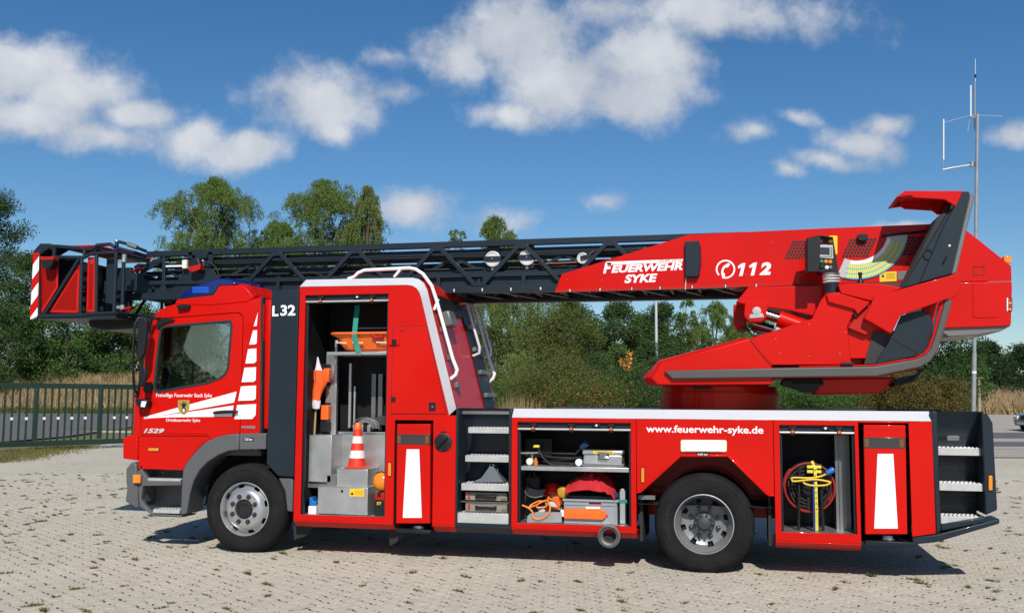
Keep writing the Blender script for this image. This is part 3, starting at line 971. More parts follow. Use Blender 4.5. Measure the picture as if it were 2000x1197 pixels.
# roof, slanted back wall, front wall, far side
g = G()
for i in range(n - 1):
    a, b = po2[i], po2[i + 1]
    g.add([(a[0], .10, a[1]), (b[0], .10, b[1]), (b[0], YW, b[1]), (a[0], YW, a[1])], [(0, 1, 2, 3)])
far = [(x, z) for x, z in outl]
g.plate([(0.572, 1.40), (XE, 1.40)] + list(reversed(po2)) + [(0.580, 2.793)], [], YW - .02, YW)
g.plate([(0.572, ZB), (XE, ZB), (XE, 1.452), (.572, 1.452)], [], 2.46, 2.5)
g.box(.572, XE, YW, 2.46, 1.44, 1.452)
g.add([(.58, .03, .4), (.58, YW - .02, .4), (.58, YW - .02, 2.79), (.58, .03, 2.79)], [(0, 1, 2, 3)])
g.add([(po2[0][0], .1, po2[0][1]), (po2[0][0], YW, po2[0][1]), (.58, YW, 2.79), (.58, .03, 2.79)], [(0, 1, 2, 3)])
wall = g.build('body_shell', RED, body, smooth=True)
# ---- fittings on the slanted back wall
pa, pb = Vector((po2[5][0], 0, po2[5][1])), Vector((po2[-1][0], 0, po2[-1][1]))
dn = (pb - pa).normalized()
nrm = Vector((-dn.z, 0, dn.x)); nrm = nrm if nrm.x > 0 else -nrm
def onback(s, y, h=0.0):
    p = pa + dn * s + nrm * h
    return Vector((p.x, y, p.z))
LB = (pb - pa).length
def backplate(s0, s1, y0, y1, h0, h1):
    g = G()
    P = [onback(s, y, h) for h in (h0, h1) for s, y in ((s0, y0), (s1, y0), (s1, y1), (s0, y1))]
    g.add(P, [(0, 1, 2, 3), (7, 6, 5, 4), (0, 4, 5, 1), (1, 5, 6, 2), (2, 6, 7, 3), (3, 7, 4, 0)])
    return g
backplate(-.02, LB - .01, 1.24, 1.70, .004, .014).build('rear_ladder_recess', BLACK, body)
for k in range(4):
    backplate(.20 + k * .27, .25 + k * .27, 1.27, 1.68, .015, .06).build('rear_rung', ALUD, body, bevel=.004)
backplate(-.06, .12, .40, 1.2, .003, .02).build('rear_louvre_panel', BLACK, body)
for k in range(3):
    backplate(.30 + k * .30, .36 + k * .30, .20, .30, .003, .05).build('wall_bracket', ALUD, body, bevel=.004)
backplate(.13, .30, .34, .56, .01, .11).build('rear_work_lamp', SGREY, body, bevel=.02)
for y in (1.22, 1.74):
    g = G(); g.tube([onback(-.05, y, .02), onback(-.03, y, .10), onback(.5, y, .12), onback(.56, y, .10), onback(.57, y, .02)], .016, 8); g.build('rear_grab_rail', SILVP, body)
# white handrails over roof and back
def rail(y, dy):
    A = [at(680, 545, y), at(692, 541, y), at(700, 533, y), at(712, 528, y), at(800, 523.5, y), at(812, 526, y), at(826, 535, y), at(843, 558, y), at(852, 585, y), at(884, 700, y), at(893, 722, y), at(890, 732, y), at(880, 740, y)]
    A = [Vector((p.x, y + dy, p.z)) for p in A]
    g = G(); g.tube(A, .0195, 10)
    r = g.build('handrail', WHITE, body)
    b0, b1 = at(770, 541, y), at(782, 527, y)
    g = G(); g.tube([Vector((b0.x, y + dy, b0.z)), Vector((b1.x, y + dy, b1.z))], .017, 8)
    b0, b1 = at(848, 605, y), at(856, 584, y)
    c = at(845, 577, y)
    g.tube([Vector((b0.x, y + dy, b0.z)), Vector((b1.x, y + dy, b1.z))], .016, 8)
    for p in (A[0], b0):
        g.box(p.x - .05, p.x + .05, y + dy - .03, y + dy + .03, p.z - .012, p.z - .002) if p is A[0] else None
    g.build('rail_strut', WHITE, r)
rail(.16, 0.0)
rail(.16, 1.58)
# ---- locker insides
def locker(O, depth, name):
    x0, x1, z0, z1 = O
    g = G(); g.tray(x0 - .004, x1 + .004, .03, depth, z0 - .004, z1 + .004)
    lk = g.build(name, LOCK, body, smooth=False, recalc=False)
    g = G(); g.box(x0, x1, .004, depth, z0 - .016, z0); g.build('locker_floor', ALU, lk)
    for x in (x0, x1 - .022):
        g = G()
        g.box(x, x + .022, .034, .075, z0, z1)
        g.box(x + .006, x + .016, .028, .0345, z0, z1)
        g.build('shutter_track', GREY, lk, bevel=.003)
    g = G(); g.xprism([(.035, z1 - .085), (.10, z1 - .085), (.14, z1), (.035, z1)], x0 + .022, x1 - .022); g.build('shutter_box', GREY, lk)
    zr = z1 - .068
    g = G(); g.cyl((x0 + .002, .018, zr), (x1 - .002, .018, zr), .0105, 10); g.build('shutter_bar', TREAD, lk)
    w = x1 - x0
    for fx in ((.18, .80) if w < 1 else (.14, .48, .83)):
        c = x0 + fx * w
        g = G(); g.box(c - .035, c + .035, .012, .036, z1 - .035, z1 - .004); g.box(c - .02, c + .02, .002, .036, z1 - .095, z1 - .03); b = g.build('shutter_latch', BLACK, lk, bevel=.005)
        g = G(); g.box(c - .012, c + .012, -.003, .002, z1 - .072, z1 - .05); g.build('latch_button', ORG, b)
    c = x0 + (.62 if w < 1 else .70) * w
    g = G(); g.box(c - .04, c + .04, .018, .034, z1 - .042, z1 - .012); b = g.build('locker_lamp', BLACK, lk, bevel=.008)
    g = G(); g.lathe((c, .017, z1 - .027), [(.012, 0), (.008, -.004)], n=12); g.build('lamp_lens', WLENS, b)
    return lk
L1 = locker(O1, .66, 'big_locker')
# upper locker door right of it and its fittings
dpx = [(768, 638), (831, 637), (833, 638.5), (871, 806), (870, 808), (764.5, 807.5)]
g = G(); g.prism(grow(PX(dpx), .006), -.0015, .001); g.build('locker_door_gap', DARK, body)
g = G(); g.prism(PX(dpx), -.007, -.001); ud = g.build('locker_door', RED, body, bevel=.003)
g = G(); g.prism(PX([(759.5, 661), (781, 661), (781, 674), (759.5, 674)], -.008), -.022, -.007); k = g.build('hinge_plate', RED, ud, bevel=.004)
lampbox('hinge', 765.5, 774.5, 662.5, 673, -.022, BLACK, ud, d=.012)
lampbox('hinge', 764, 772.5, 774.5, 784, -.007, BLACK, ud, d=.012)
lampbox('lock_frame', 837.5, 851, 785.5, 802.5, -.007, BLACK, ud, d=.004)
q = at(844.5, 794, -.01); g = G(); g.lathe((q.x, -.011, q.z), [(.012, 0), (.009, -.004)], n=12); g.build('lock_cylinder', STEEL, ud)
for px in (782.5, 787):
    q = at(px, 646.5, -.007); g = G(); g.lathe((q.x, -.007, q.z), [(.009, 0), (.006, -.003)], n=8); g.build('vent_plug', BLACK, ud)
# battery switch, markers
q = at(865.7, 863.7, 0)
g = G(); g.lathe((q.x, 0, q.z), [(.092, 0), (.092, -.010), (.084, -.014), (.012, -.014)], n=32); sw = g.build('battery_switch', BLACK, body)
g = G(); g.bar((q.x - .05, -.03, q.z - .04), (q.x + .05, -.03, q.z + .055), .022, .03, (0, 1, 0)); g.build('switch_lever', BLACK, sw, bevel=.006)
for k in range(6):
    a = k * math.pi / 3 + .3
    g = G(); g.lathe((q.x + .08 * math.cos(a), -.013, q.z + .08 * math.sin(a)), [(.005, 0), (.003, -.003)], n=6); g.build('switch_bolt', STEEL, sw)
lampbox('switch_label', 860, 873, 841.7, 844.6, 0, BLACK, body, d=.002)
lampbox('side_marker', 758.3, 764.5, 903.5, 929, 0, AMBER, body, base=BLACK)
lampbox('side_marker', 1252.5, 1258.5, 913.5, 941.5, 0, AMBER, body, base=BLACK)
# lower edge skirts (fold inwards)
def skirt(x0, x1, m=RED):
    g = G(); g.xprism([(.002, ZB), (.0, ZB - .012), (.085, ZB - .075), (.5, ZB - .075), (.5, ZB)], x0, x1); return g.build('lower_skirt', m, body, bevel=.003)
skirt(.572, v0); skirt(v1, XE); skirt(2.893, 4.125)
# ---- outriggers in their bays
def outrigger(xa, xb, front_px, band_py, white_px, label):
    g = G(); g.tray(xa, xb, .03, .7, ZB - .02, 1.42); bay = g.build('outrigger_bay', DARK, truck, smooth=False, recalc=False)
    fp = PX(front_px, -.012)
    g = G(); g.prism(fp, -.012, .05); o = g.build('outrigger', RED, truck, bevel=.006)
    part_label(o, label)
    b0, b1 = xz(front_px[0][0], band_py[0], -.012), xz(front_px[1][0], band_py[1], -.012)
    g = G(); g.box(b0[0] - .002, b1[0] + .002, -.016, .03, b1[1], b0[1]); b = g.build('outrigger_lamp_band', SMOKE, o, bevel=.003)
    w = b1[0] - b0[0]
    for f0, f1 in ((.02, .12), (.86, .96)):
        g = G(); g.box(b0[0] + f0 * w, b0[0] + f1 * w, -.0185, -.015, b1[1] + .012, b0[1] - .012); g.build('warning_lamp', mat('dim_amber', (.16, .06, .02), .3), b)
    g = G(); g.prism(PX(white_px, -.013), -.0145, -.0125); g.build('white_marking', FILM, o)
    zt = xz(front_px[0][0], front_px[0][1] + 8, -.012)[1]
    g = G(); g.box(fp[0][0] + .003, fp[1][0] - .003, -.015, -.011, zt - .003, zt + .003); g.build('top_seam', REDD, o)
    return o
o1 = outrigger(v0, v1, [(775.5, 827.6), (840, 827.6), (839.6, 1021.8), (773.5, 1021.8)], (847.5, 868), [(794.3, 877), (818.8, 877), (823.8, 1010.5), (786.8, 1010.5)], 'front outrigger cover with white taper marking')
g = G(); q0, q1 = at(772, 1033, -.02), at(846, 1043, -.02)
g.prism([(q0.x, q1.z + .045), (q1.x - .03, q1.z + .035), (q1.x - .03, q1.z), (q0.x, q1.z + .004)], -.02, .36); g.build('foot_plate', BLACK, o1, bevel=.006)
g = G(); c = (q0.x + q1.x) / 2 - .01
g.lathe((c, .17, q1.z + .03), [(.10, 0), (.10, .02), (.075, .03), (.085, .05), (.07, .07), (.07, .25)], 'Z', n=20); g.build('jack_cylinder', STEEL, o1)
# ---- mud flaps
for a in ([(574, 1024), (612, 1028), (600, 1045), (576, 1053)], [(760, 1033), (795, 1036), (785, 1052), (763, 1065)]):
    q = PX(a, .2)
    g = G(); g.prism(q, .18, .2); g.build('mud_flap', RUB, truck)
# ---- side ladder module (grey)
def step_recess(name, x0, x1, ztop, zbot, steps, depth, parent, skirtp=True):
    g = G()
    g.box(x0, x0 + .022, -.004, depth, zbot, ztop)
    g.box(x1 - .022, x1, -.004, depth, zbot, ztop)
    g.box(x0 + .022, x1 - .022, -.004, depth, zbot, zbot + .03)
    g.add([(x0 + .02, depth - .02, zbot), (x1 - .02, depth - .02, zbot), (x1 - .02, depth - .02, ztop - .35), (x1 - .02, .14, ztop), (x0 + .02, .14, ztop), (x0 + .02, depth - .02, ztop - .35)], [(0, 1, 2, 5), (5, 2, 3, 4)])
    o = g.build(name, GREY, parent, bevel=.004)
    if skirtp:
        g = G(); g.xprism([(-.004, zbot), (-.004, zbot - .012), (.085, zbot - .075), (.4, zbot - .075), (.4, zbot)], x0, x1); g.build('lower_skirt', GREY, o, bevel=.003)
    g = G()
    nx = int((x1 - x0 - .12) / .034)
    for zc in [s[0] - .10 for s in steps[:-1]]:
        for r in range(3):
            for i in range(nx):
                g.lathe((x0 + .09 + i * .034 + (.017 if r % 2 else 0), depth - .021, zc + r * .032), [(.006, 0), (.006, .0), (.003, -.005)], n=6)
    l = g.build('back_wall_studs', SGREY, o); l['kind'] = 'stuff'
    for (z, y, xa, lip) in steps:
        tread(x0 + xa, x1 - .024, y, depth - .03, z, o, lip)
    return o
sr = step_recess('access_ladder', XE + .002, 2.889, ZD, ZB, [(xz(950, 835, .10)[1], .10, .10, .055), (xz(950, 890, .07)[1], .07, .08, .06), (xz(950, 945, .04)[1], .04, .05, .065), (xz(950, 1003, .01)[1], .01, .022, .10)], .40, truck)
part_label(sr, 'dark grey access ladder recess with four perforated steps')
# ---- lower body: locker, wheel arch, reel locker
O2 = (X_(1010.4, 920), X_(1232.2, 920), .408, 1.393)
O4 = (X_(1524, 920), X_(1671, 920), .408, 1.389)
xw0, xw1 = 4.1265, 5.4125
xj0, xj1 = X_(1678, 900), X_(1777, 900)
XR = 6.806
g = G(); g.plate(rect(2.893, xw0, ZB, ZC), [rect(O2[0], O2[1], O2[2], O2[3])], 0, .03); m2 = g.build('locker_surround', RED, body, bevel=.004)
arch = PX([(1252.7, 959), (1329, 889.5), (1421.7, 889.5), (1499.8, 966)])
g = G(); g.prism([(xw0 + .004, ZC), (xw0 + .004, arch[0][1] - .012), arch[0]][0:0] + [(xw0 + .004, arch[0][1] - .01), (arch[0][0], arch[0][1]), arch[1], arch[2], arch[3], (xw1 - .004, arch[3][1] - .002), (xw1 - .004, ZC), (xw0 + .004, ZC)], 0, .03)
m3 = g.build('wheel_arch_panel', RED, body, bevel=.004)
g = G()
ap = [(xw0 + .004, arch[0][1] - .01)] + arch + [(xw1 - .004, arch[3][1] - .002)]
for a, b in zip(ap[:-1], ap[1:]):
    g.bar((a[0], -.004, a[1]), (b[0], -.004, b[1]), .06, .018, (0, 0, 1))
g.build('arch_flange', RED, m3, bevel=.006)
g = G(); g.plate(rect(xw1, xj0, ZB - .04, ZC), [rect(*O4)], 0, .03); m4 = g.build('locker_surround', RED, body, bevel=.004)
g = G(); g.plate([(xj1, ZB + .04), (XR - .004, ZB + .075), (XR - .004, ZC), (xj1, ZC)], [], 0, .03)
g.box(xj0 + .002, xj1 - .002, .001, .03, ZC - .018, ZC - .002)
m5 = g.build('rear_panel', RED, body, bevel=.004)
L2 = locker(O2, .62, 'tool_locker')
L4 = locker(O4, .62, 'reel_locker')
g = G(); g.xprism([(.002, ZB - .04), (.0, ZB - .052), (.085, ZB - .11), (.5, ZB - .11), (.5, ZB - .04)], xw1, xj0); g.build('lower_skirt', RED, body, bevel=.003)
o2 = outrigger(xj0, xj1, [(1686.7, 829), (1768.5, 830), (1772.5, 1043), (1690, 1043)], (853.5, 876), [(1714, 886), (1744.7, 886), (1753.5, 1031.5), (1707.5, 1031.5)], 'rear outrigger cover with white taper marking')
g = G(); q0, q1 = at(1690, 1050, -.02), at(1790, 1068, -.02)
g.box(q0.x, q1.x, -.02, .36, q1.z, q1.z + .04); g.build('foot_plate', BLACK, o2, bevel=.006)
g = G(); g.lathe(((q0.x + q1.x) / 2, .17, q1.z + .03), [(.10, 0), (.10, .02), (.075, .03), (.085, .05), (.07, .07), (.07, .25)], 'Z', n=20); g.build('jack_cylinder', STEEL, o2)
# rear wheel housing
g = G(); g.tray(xw0 + .01, xw1 - .01, .03, .9, .62, 1.40); g.build('wheel_housing', DARK, body, smooth=False, recalc=False)
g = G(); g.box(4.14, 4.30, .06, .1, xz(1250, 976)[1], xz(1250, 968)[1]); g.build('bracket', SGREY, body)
for x in (xw0 + .02, xw1 - .06):
    g = G(); g.box(x, x + .03, .12, .8, .26, .72); g.build('mud_flap', RUB, truck)
# cap along the deck edge
xc0, xc1 = 2.895, X_(1819, 815)
g = G(); g.xprism([(-.004, ZC + .002), (.09, ZD), (.16, ZD), (.16, ZC + .002)], xc0, xc1); cap = g.build('deck_edge_trim', SILVP, body, bevel=.004)
g = G(); g.xprism([(2.5, ZC + .002), (2.41, ZD), (2.34, ZD), (2.34, ZC + .002)], xc0, xc1); g.build('deck_edge_trim', SILVP, body, bevel=.004)
deckm = mat('deck_plate', (.20, .20, .21), .45, .5, var=.2)
g = G(); g.box(XE - .01, 6.82, .16, 2.34, ZD - .06, ZD - .02); g.build('deck', deckm, body)
g = G(); g.box(2.9, 7.3, 2.46, 2.5, ZB, ZC); g.box(2.9, 7.25, .7, .73, .45, 1.45); g.build('far_side_panel', RED, body)
# lettering and lamp on the wheel panel
textpx('lettering', 'www.feuerwehr-syke.de', FILM, m3, 1262, 1491, 831, 849.5, -.0005, bold=.018)
q = rnd(PX([(1329.5, 858.5), (1419.5, 859), (1419.5, 882.5), (1329.5, 882)]), .02)
g = G(); g.prism(q, -.018, 0); sl = g.build('scene_light', CREAM, m3, bevel=.005)
q = PX([(1338, 859.5), (1410, 860), (1410, 881.5), (1338, 881)])
g = G(); g.prism(q, -.026, -.017); g.build('light_lens', WLENS, sl, bevel=.005)
lampbox('pressure_label', 1361, 1385, 884.5, 889.5, -.034, BLACK, m3, d=.002)
textpx('lettering', '8,00 bar', FILM, m3, 1363, 1383, 885.2, 889.2, -.0362, bold=.02)
# ---- rear corner module
xr0, xr1 = XR, 7.30
rp = [(xr0, ZB + .10), (xr0 + .005, ZD + .003), (xr0 + .03, ZD + .006), (xr1 - .10, ZD + .006), (xr1 - .03, ZD - .06), (xr1 + .01, ZB + .26)]
xi0, xi1 = X_(1834.5, 920), X_(1921.5, 920)
g = G()
hole = [(xi0, ZB + .17), (xi1, ZB + .24), (xi1, ZD - .0), (xi0, ZD - .0)]
g.prism([(xr0, ZB + .06), (xi0, ZB + .11), (xi0, ZD + .005), (xr0 - .012, ZD + .003)], -.004, .36)
g.prism([(xi1, ZB + .25), (xr1 + .02, ZB + .30), (xr1 + .01, ZD - .10), (xr1 - .035, ZD - .01), (xi1, ZD + .005)], -.004, .36)
g.prism([(xi0, ZB + .10), (xi1, ZB + .19), (xi1, ZB + .24), (xi0, ZB + .16)], -.004, .36)
g.add([(xi0, .34, ZB + .1), (xi1, .34, ZB + .1), (xi1, .34, 1.16), (xi1, .12, ZD), (xi0, .12, ZD), (xi0, .34, 1.16)], [(0, 1, 2, 5), (5, 2, 3, 4)])
rc = g.build('rear_step_corner', GREY, truck, bevel=.012)
part_label(rc, 'dark grey rear corner with perforated access steps')
for py, y in ((875, .08), (944, .05), (1009, .02)):
    z = xz(1880, py, y)[1]
    tread(xi0 + .002, xi1 - .002, y, .32, z, rc, .065)
g = G()
for zc in (.98, .72):
    for r in range(2):
        for i in range(10):
            g.lathe((xi0 + .06 + i * .034 + (.017 if r % 2 else 0), .338, zc + r * .04), [(.006, 0), (.003, -.005)], n=6)
l = g.build('back_wall_studs', SGREY, rc); l['kind'] = 'stuff'
lampbox('step_lamp', 1849, 1873, 850.5, 860, .10, SGREY, rc, d=.02)
lampbox('side_marker', 1930.5, 1938, 928.5, 957, -.006, AMBER, rc, base=BLACK)
g = G()
g.prism([(xj1, ZB - .03), (XR, ZB + .0), (xr1 + .035, ZB + .18), (xr1 + .035, ZB + .225), (XR, ZB + .068), (xj1, ZB + .035)], .0, .3); g.build('rear_bumper_rail', GREY, truck, bevel=.012)
g = G(); g.box(xr0, xr1 - .06, .36, 2.46, ZB + .25, 1.44); rw = g.build('rear_wall', RED, truck, bevel=.01)
for y in (.12, 2.2):
    g = G(); g.box(xr1 - .06, xr1 - .03, y + .25 if y < 1 else y - .25, y + .43 if y < 1 else y - .07, .75, 1.1); g.build('tail_light', REDLENS, rw, bevel=.01)
g = G(); g.box(xr0 - .2, xr1, 2.2, 2.5, ZB + .1, ZD); g.build('far_rear_corner', GREY, truck, bevel=.02)
# suction outlet below the tool locker
q = at(1190, 1046.5, -.06)
g = G(); g.lathe((q.x, -.05, q.z), [(.098, .0), (.108, -.012), (.108, -.03), (.092, -.034), (.088, -.02), (.066, -.012), (.060, .02), (.060, .18)], n=32)
g.f = [t for t in g.f if len(t) == 4]
g.lathe((q.x, -.05, q.z), [(.098, 0), (.09, .02), (.09, .3)], n=32); g.f = [t for t in g.f if len(t) == 4]
pipe = g.build('exhaust_outlet', mat('cast_grey', (.12, .12, .115), .5, .5, var=.2, scale=20), truck)
g = G(); g.lathe((q.x, 0.0, q.z), [(.064, .02), (.064, .021)], n=24); g.build('pipe_dark', DARK, pipe)

# ================================================================== ladder set, boom, turntable, cage
YL0, YL1 = 0.80, 1.70
YM = 1.25
def mir(y):
    return 2 * YM - y
ZT, ZL = 3.36, 2.78
XT0, XT1 = -1.80, 5.2          # outer (lowest) section
g = G()
g.box(XT0, XT1, YL0, YL0 + .07, ZT - .065, ZT)
g.box(XT0, XT1, mir(YL0) - .07, mir(YL0), ZT - .065, ZT)
ladder = g.build('ladder', GREY, truck, bevel=.004)
part_label(ladder, 'dark grey telescopic ladder set lying level over the cab')
def chord(x0, x1, y, z0, z1, d=.06, m=GREY, name='ladder_chord', par=None):
    for yy in (y, mir(y) - d):
        g = G(); g.box(x0, x1, yy, yy + d, z0, z1); g.build(name, m, par or ladder, bevel=.003)
# bottom chord of the outer section: lower flange, upper flange, recessed web with stiffeners
chord(-2.05, 5.4, YL0, ZL, ZL + .082, .09)
chord(-1.75, 5.4, YL0 + .004, ZL + .175, ZL + .225, .07)
g = G()
for yy in (YL0 + .05, mir(YL0) - .06):
    g.box(-1.7, 5.4, yy, yy + .01, ZL + .08, ZL + .18)
g.build('chord_web', GREY, ladder)
tops = [X_(541, 487, YL0), X_(695.5, 487, YL0), X_(855.5, 487, YL0), X_(1022.5, 487, YL0), X_(1192, 484, YL0)]
pitch = (tops[-1] - tops[0]) / 4
tops = [tops[0] + pitch * k for k in range(-1, 6)]
for yy in (YL0 + .012, mir(YL0) - .012):
    for t in tops:
        for s in (-1, 1):
            if t + s * .43 < -1.3 or (t < -1.0):
                continue
            g = G(); g.bar((t + s * .05, yy, ZT - .085), (t + s * (pitch / 2 - .05), yy, ZL + .10), .045, .045, (0, 1, 0)); g.build('diagonal', GREY, ladder, bevel=.003)
        g = G(); g.box(t - .075, t + .075, yy - .02, yy + .03, ZT - .105, ZT - .06); g.build('gusset', GREY, ladder, bevel=.003)
        b = t + pitch / 2
        g = G(); g.box(b - .085, b + .085, yy - .02, yy + .03, ZL + .075, ZL + .105); g.build('gusset', GREY, ladder, bevel=.003)
        g = G(); g.box(b - .015, b + .015, yy - .018, yy - .002, ZL + .10, ZL + .15); g.build('lifting_eye', GREY, ladder, bevel=.003)
        for s in (.02, .55):
            g = G(); g.box(t + s - .02, t + s + .02, yy - .010, yy + .02, ZL + .08, ZL + .18); g.build('stiffener', GREY, ladder)
# inner sections, each a little narrower and lower, all of them visible through the truss
def section(x0, x1, y, z0, z1, ph, n_, reach=.5):
    chord(x0, x1, y, z1 - .045, z1, .045)
    chord(x0, x1, y, z0, z0 + .06, .05)
    for yy in (y + .022, mir(y) - .022):
        k = 0
        x = x0 + .2
        while x + n_ < x1:
            g = G()
            a, b = (z1 - .03, z0 + .03) if k % 2 == 0 else (z0 + .03, z1 - .03)
            g.bar((x, yy, a), (x + n_, yy, b), .03, .03, (0, 1, 0)); g.build('diagonal', GREY, ladder)
            x += n_; k += 1
section(-1.9, 5.2, .90, 2.86, 3.22, 0, .62)
section(-2.0, 5.0, .98, 2.90, 3.14, 0, .50)
section(-2.1, 4.8, 1.05, 2.93, 3.07, 0, .44)
g = G(); g.box(-1.4, 5.0, 1.12, 1.20, 2.98, 3.10); g.build('cable_carrier', BLACK, ladder, bevel=.006)
for y_, z_, h_ in ((.90, 3.25, .03), (.98, 3.17, .025), (1.30, 3.24, .03), (1.42, 3.14, .03), (.94, 2.97, .03)):
    g = G(); g.box(-1.7, 5.0, y_, y_ + .035, z_, z_ + h_); g.build('guide_rail', GREY, ladder)
# rungs and underside bracing
rung_me = G().cyl((0, -.40, 0), (0, .40, 0), .018, 8).mesh('rung'); rung_me.materials.append(LADG)
x = -1.9
k = 0
while x < 5.4:
    put('rung', rung_me, None, ladder, (x, YM, ZL + .03))
    x += .30
    k += 1
g = G()
for y in (1.0, 1.25, 1.5):
    g.box(-1.9, 5.4, y - .02, y + .02, ZL + .06, ZL + .09)
g.build('underside_rail', LADG, ladder)
x = -1.6
while x < 5.2:
    g = G(); g.bar((x, YL0 + .08, ZL + .005), (x + .26, mir(YL0) - .08, ZL + .005), .05, .012); g.build('underside_brace', LADG, ladder)
    g = G(); g.bar((x + .38, YL0 + .08, ZL + .018), (x, mir(YL0) - .08, ZL + .018), .014, .008); g.build('underside_brace', LADG, ladder)
    x += .38
g = G(); g.box(-1.9, 5.3, mir(YL0) - .09, mir(YL0) + .03, ZL - .03, ZL - .002); g.build('underside_edge', LADG, ladder)
# number tags on the chord
tagpx = [887, 942, 998, 1056]
for px in tagpx:
    x, z = xz(px, 569, YL0)
    g = G(); g.box(x - .013, x + .013, YL0 - .002, YL0, ZL + .012, ZL + .052); t = g.build('rung_tag', BLACK, ladder)
    g = G(); g.box(x - .007, x + .007, YL0 - .003, YL0 - .002, ZL + .018, ZL + .028); g.box(x - .007, x + .007, YL0 - .003, YL0 - .002, ZL + .034, ZL + .046); g.build('tag_mark', FILM, t)
# cables, pipes and pulleys inside
for (y, z, r, m, x0, x1) in ((.88, 3.20, .008, RUB, -1.6, 5.0), (.89, 3.06, .012, RUB, -1.2, 4.6), (.885, 2.99, .010, ALU, -1.4, 1.2), (1.3, 3.1, .012, RUB, -1.6, 4.8), (.885, 3.02, .014, GREY, .6, 4.2), (1.1, 3.18, .008, RUB, -1.6, 4.8)):
    g = G(); g.cyl((x0, y, z), (x1, y, z), r, 6); g.build('hoist_cable', m, ladder)
g = G(); a, b = at(1025, 517, .86), at(1130, 512, .86); g.cyl(a, b, .008, 6); c = at(1160, 490, .86); g.cyl(b, c, .008, 6); g.build('copper_line', COPPER, ladder)
for (px, py, rpx, bar) in ((962.5, 506, 15, True), (1029.5, 503, 15, True), (1138, 504.5, 10.5, False), (302, 512, 9, False)):
    p = at(px, py, .84)
    r = rpx * .0058
    g = G(); g.lathe((p.x, .84, p.z), [(r, .02), (r, -.012), (r * .85, -.016), (r * .8, -.008), (r * .2, -.008)], n=28); pu = g.build('pulley', mat('pulley_white', (.55, .55, .53), .4), ladder)
    if bar:
        g = G(); g.box(p.x - .10, p.x + .10, .815, .826, p.z - .028, p.z + .028); g.box(p.x - .07, p.x + .07, .86, .90, p.z - .12, p.z + .14); b = g.build('pulley_bracket', GREY, pu, bevel=.004)
        g = G(); g.lathe((p.x, .815, p.z), [(.012, 0), (.008, -.008)], n=10); g.build('pulley_axle', STEEL, pu)
        g = G(); g.lathe((p.x, .83, p.z - .118), [(.02, 0), (.012, -.008)], n=12); g.build('guide_roller', SGREY, pu)
    else:
        g = G(); g.bar((p.x - .02, .818, p.z), (p.x + .10, .818, p.z + .02), .012, .045, (0, 0, 1)); g.build('pulley_bracket', GREY, pu)
# tip: plates, lamp, lance
g = G(); g.prism(PX([(328, 580), (360, 525), (375, 498), (405, 495), (412, 520), (450, 580)], YL0 + .03), YL0 + .03, YL0 + .05)
g.prism(PX([(272, 520), (330, 495), (330, 505), (275, 535)], YL0 + .02), YL0 + .02, YL0 + .045)
g.prism(PX([(316, 495), (321, 495), (321, 556), (330, 575), (300, 575), (315, 556)], YL0 + .0), YL0 + .005, YL0 + .03)
g.prism(PX([(368, 492), (375, 492), (375, 505), (368, 505)], YL0), YL0, YL0 + .03); g.prism(PX([(406, 492), (415, 492), (415, 520), (408, 520)], YL0), YL0, YL0 + .03)
g.build('tip_plate', GREY, ladder, bevel=.004)
wl = housing('work_lamp', [(368, 506), (387, 502), (392, 518), (390, 528), (376, 531), (367, 525)], YL0 - .10, .09, ladder)
g = G(); g.prism(PX([(367.5, 521), (391.5, 516), (391, 526), (377, 531.5), (368, 528)], YL0 - .105), YL0 - .108, YL0 - .02); g.build('lamp_rim', REDD, wl, bevel=.004)
g = G(); g.prism(PX([(359, 509), (368, 508), (368, 525), (359, 525)], YL0), YL0 - .04, YL0); g.build('lamp_bracket', CREAM, ladder, bevel=.003)
g = G(); g.prism(PX([(387, 509), (399, 508), (399, 527), (391, 527)], YL0), YL0 - .03, YL0); g.build('lamp_bracket', CREAM, ladder, bevel=.003)
a, b = at(322, 520.5, .84), at(360, 519.5, .84); g = G(); g.cyl(a, b, .012, 8); g.build('lance_tube', FILM, ladder)
a, b = at(258, 530, .80), at(282, 525, .80); g = G(); g.tube([a, a.lerp(b, .3), a.lerp(b, .7), b], [.014, .022, .02, .012], 8); g.build('snap_hook', REDD, ladder)
g = G(); c = [at(395, 511, .77), at(410, 512, .77), at(422, 522, .78), at(428, 540, .79), at(430, 552, .8)]; g.tube(c, .007, 6); g.build('lamp_cable', RUB, ladder)

# ---- boom cover
YB = YL0 - .035
bm_px = [(1083.5, 571), (1097, 535.5), (1345, 458.5), (1470, 452.5), (1632, 445), (1820, 437.5), (1835, 440), (1888, 450), (1975, 519.5), (1976, 548.5), (1872, 550), (1800, 551), (1640, 553.5), (1462, 560)]
bp_ = PX(bm_px, YB)
g = G(); g.prism(bp_, YB, YB + .03); g.prism(bp_, mir(YB) - .03, mir(YB))
boom = g.build('boom_cover', RED, truck, bevel=.004)
part_label(boom, 'red boom side cover lettered with the emergency number')
tp = PX([(1345, 459.5), (1820, 438.5), (1887, 451), (1974, 520)], YB)
g = G()
for a, b in zip(tp[:-1], tp[1:]):
    g.add([(a[0], YB + .02, a[1] - .004), (b[0], YB + .02, b[1] - .004), (b[0], mir(YB) - .02, b[1] - .004), (a[0], mir(YB) - .02, a[1] - .004)], [(0, 1, 2, 3)])
g.box(5.0, 7.2, YB + .06, mir(YB) - .06, 2.80, 3.25)
g.build('boom_top', RED, boom)
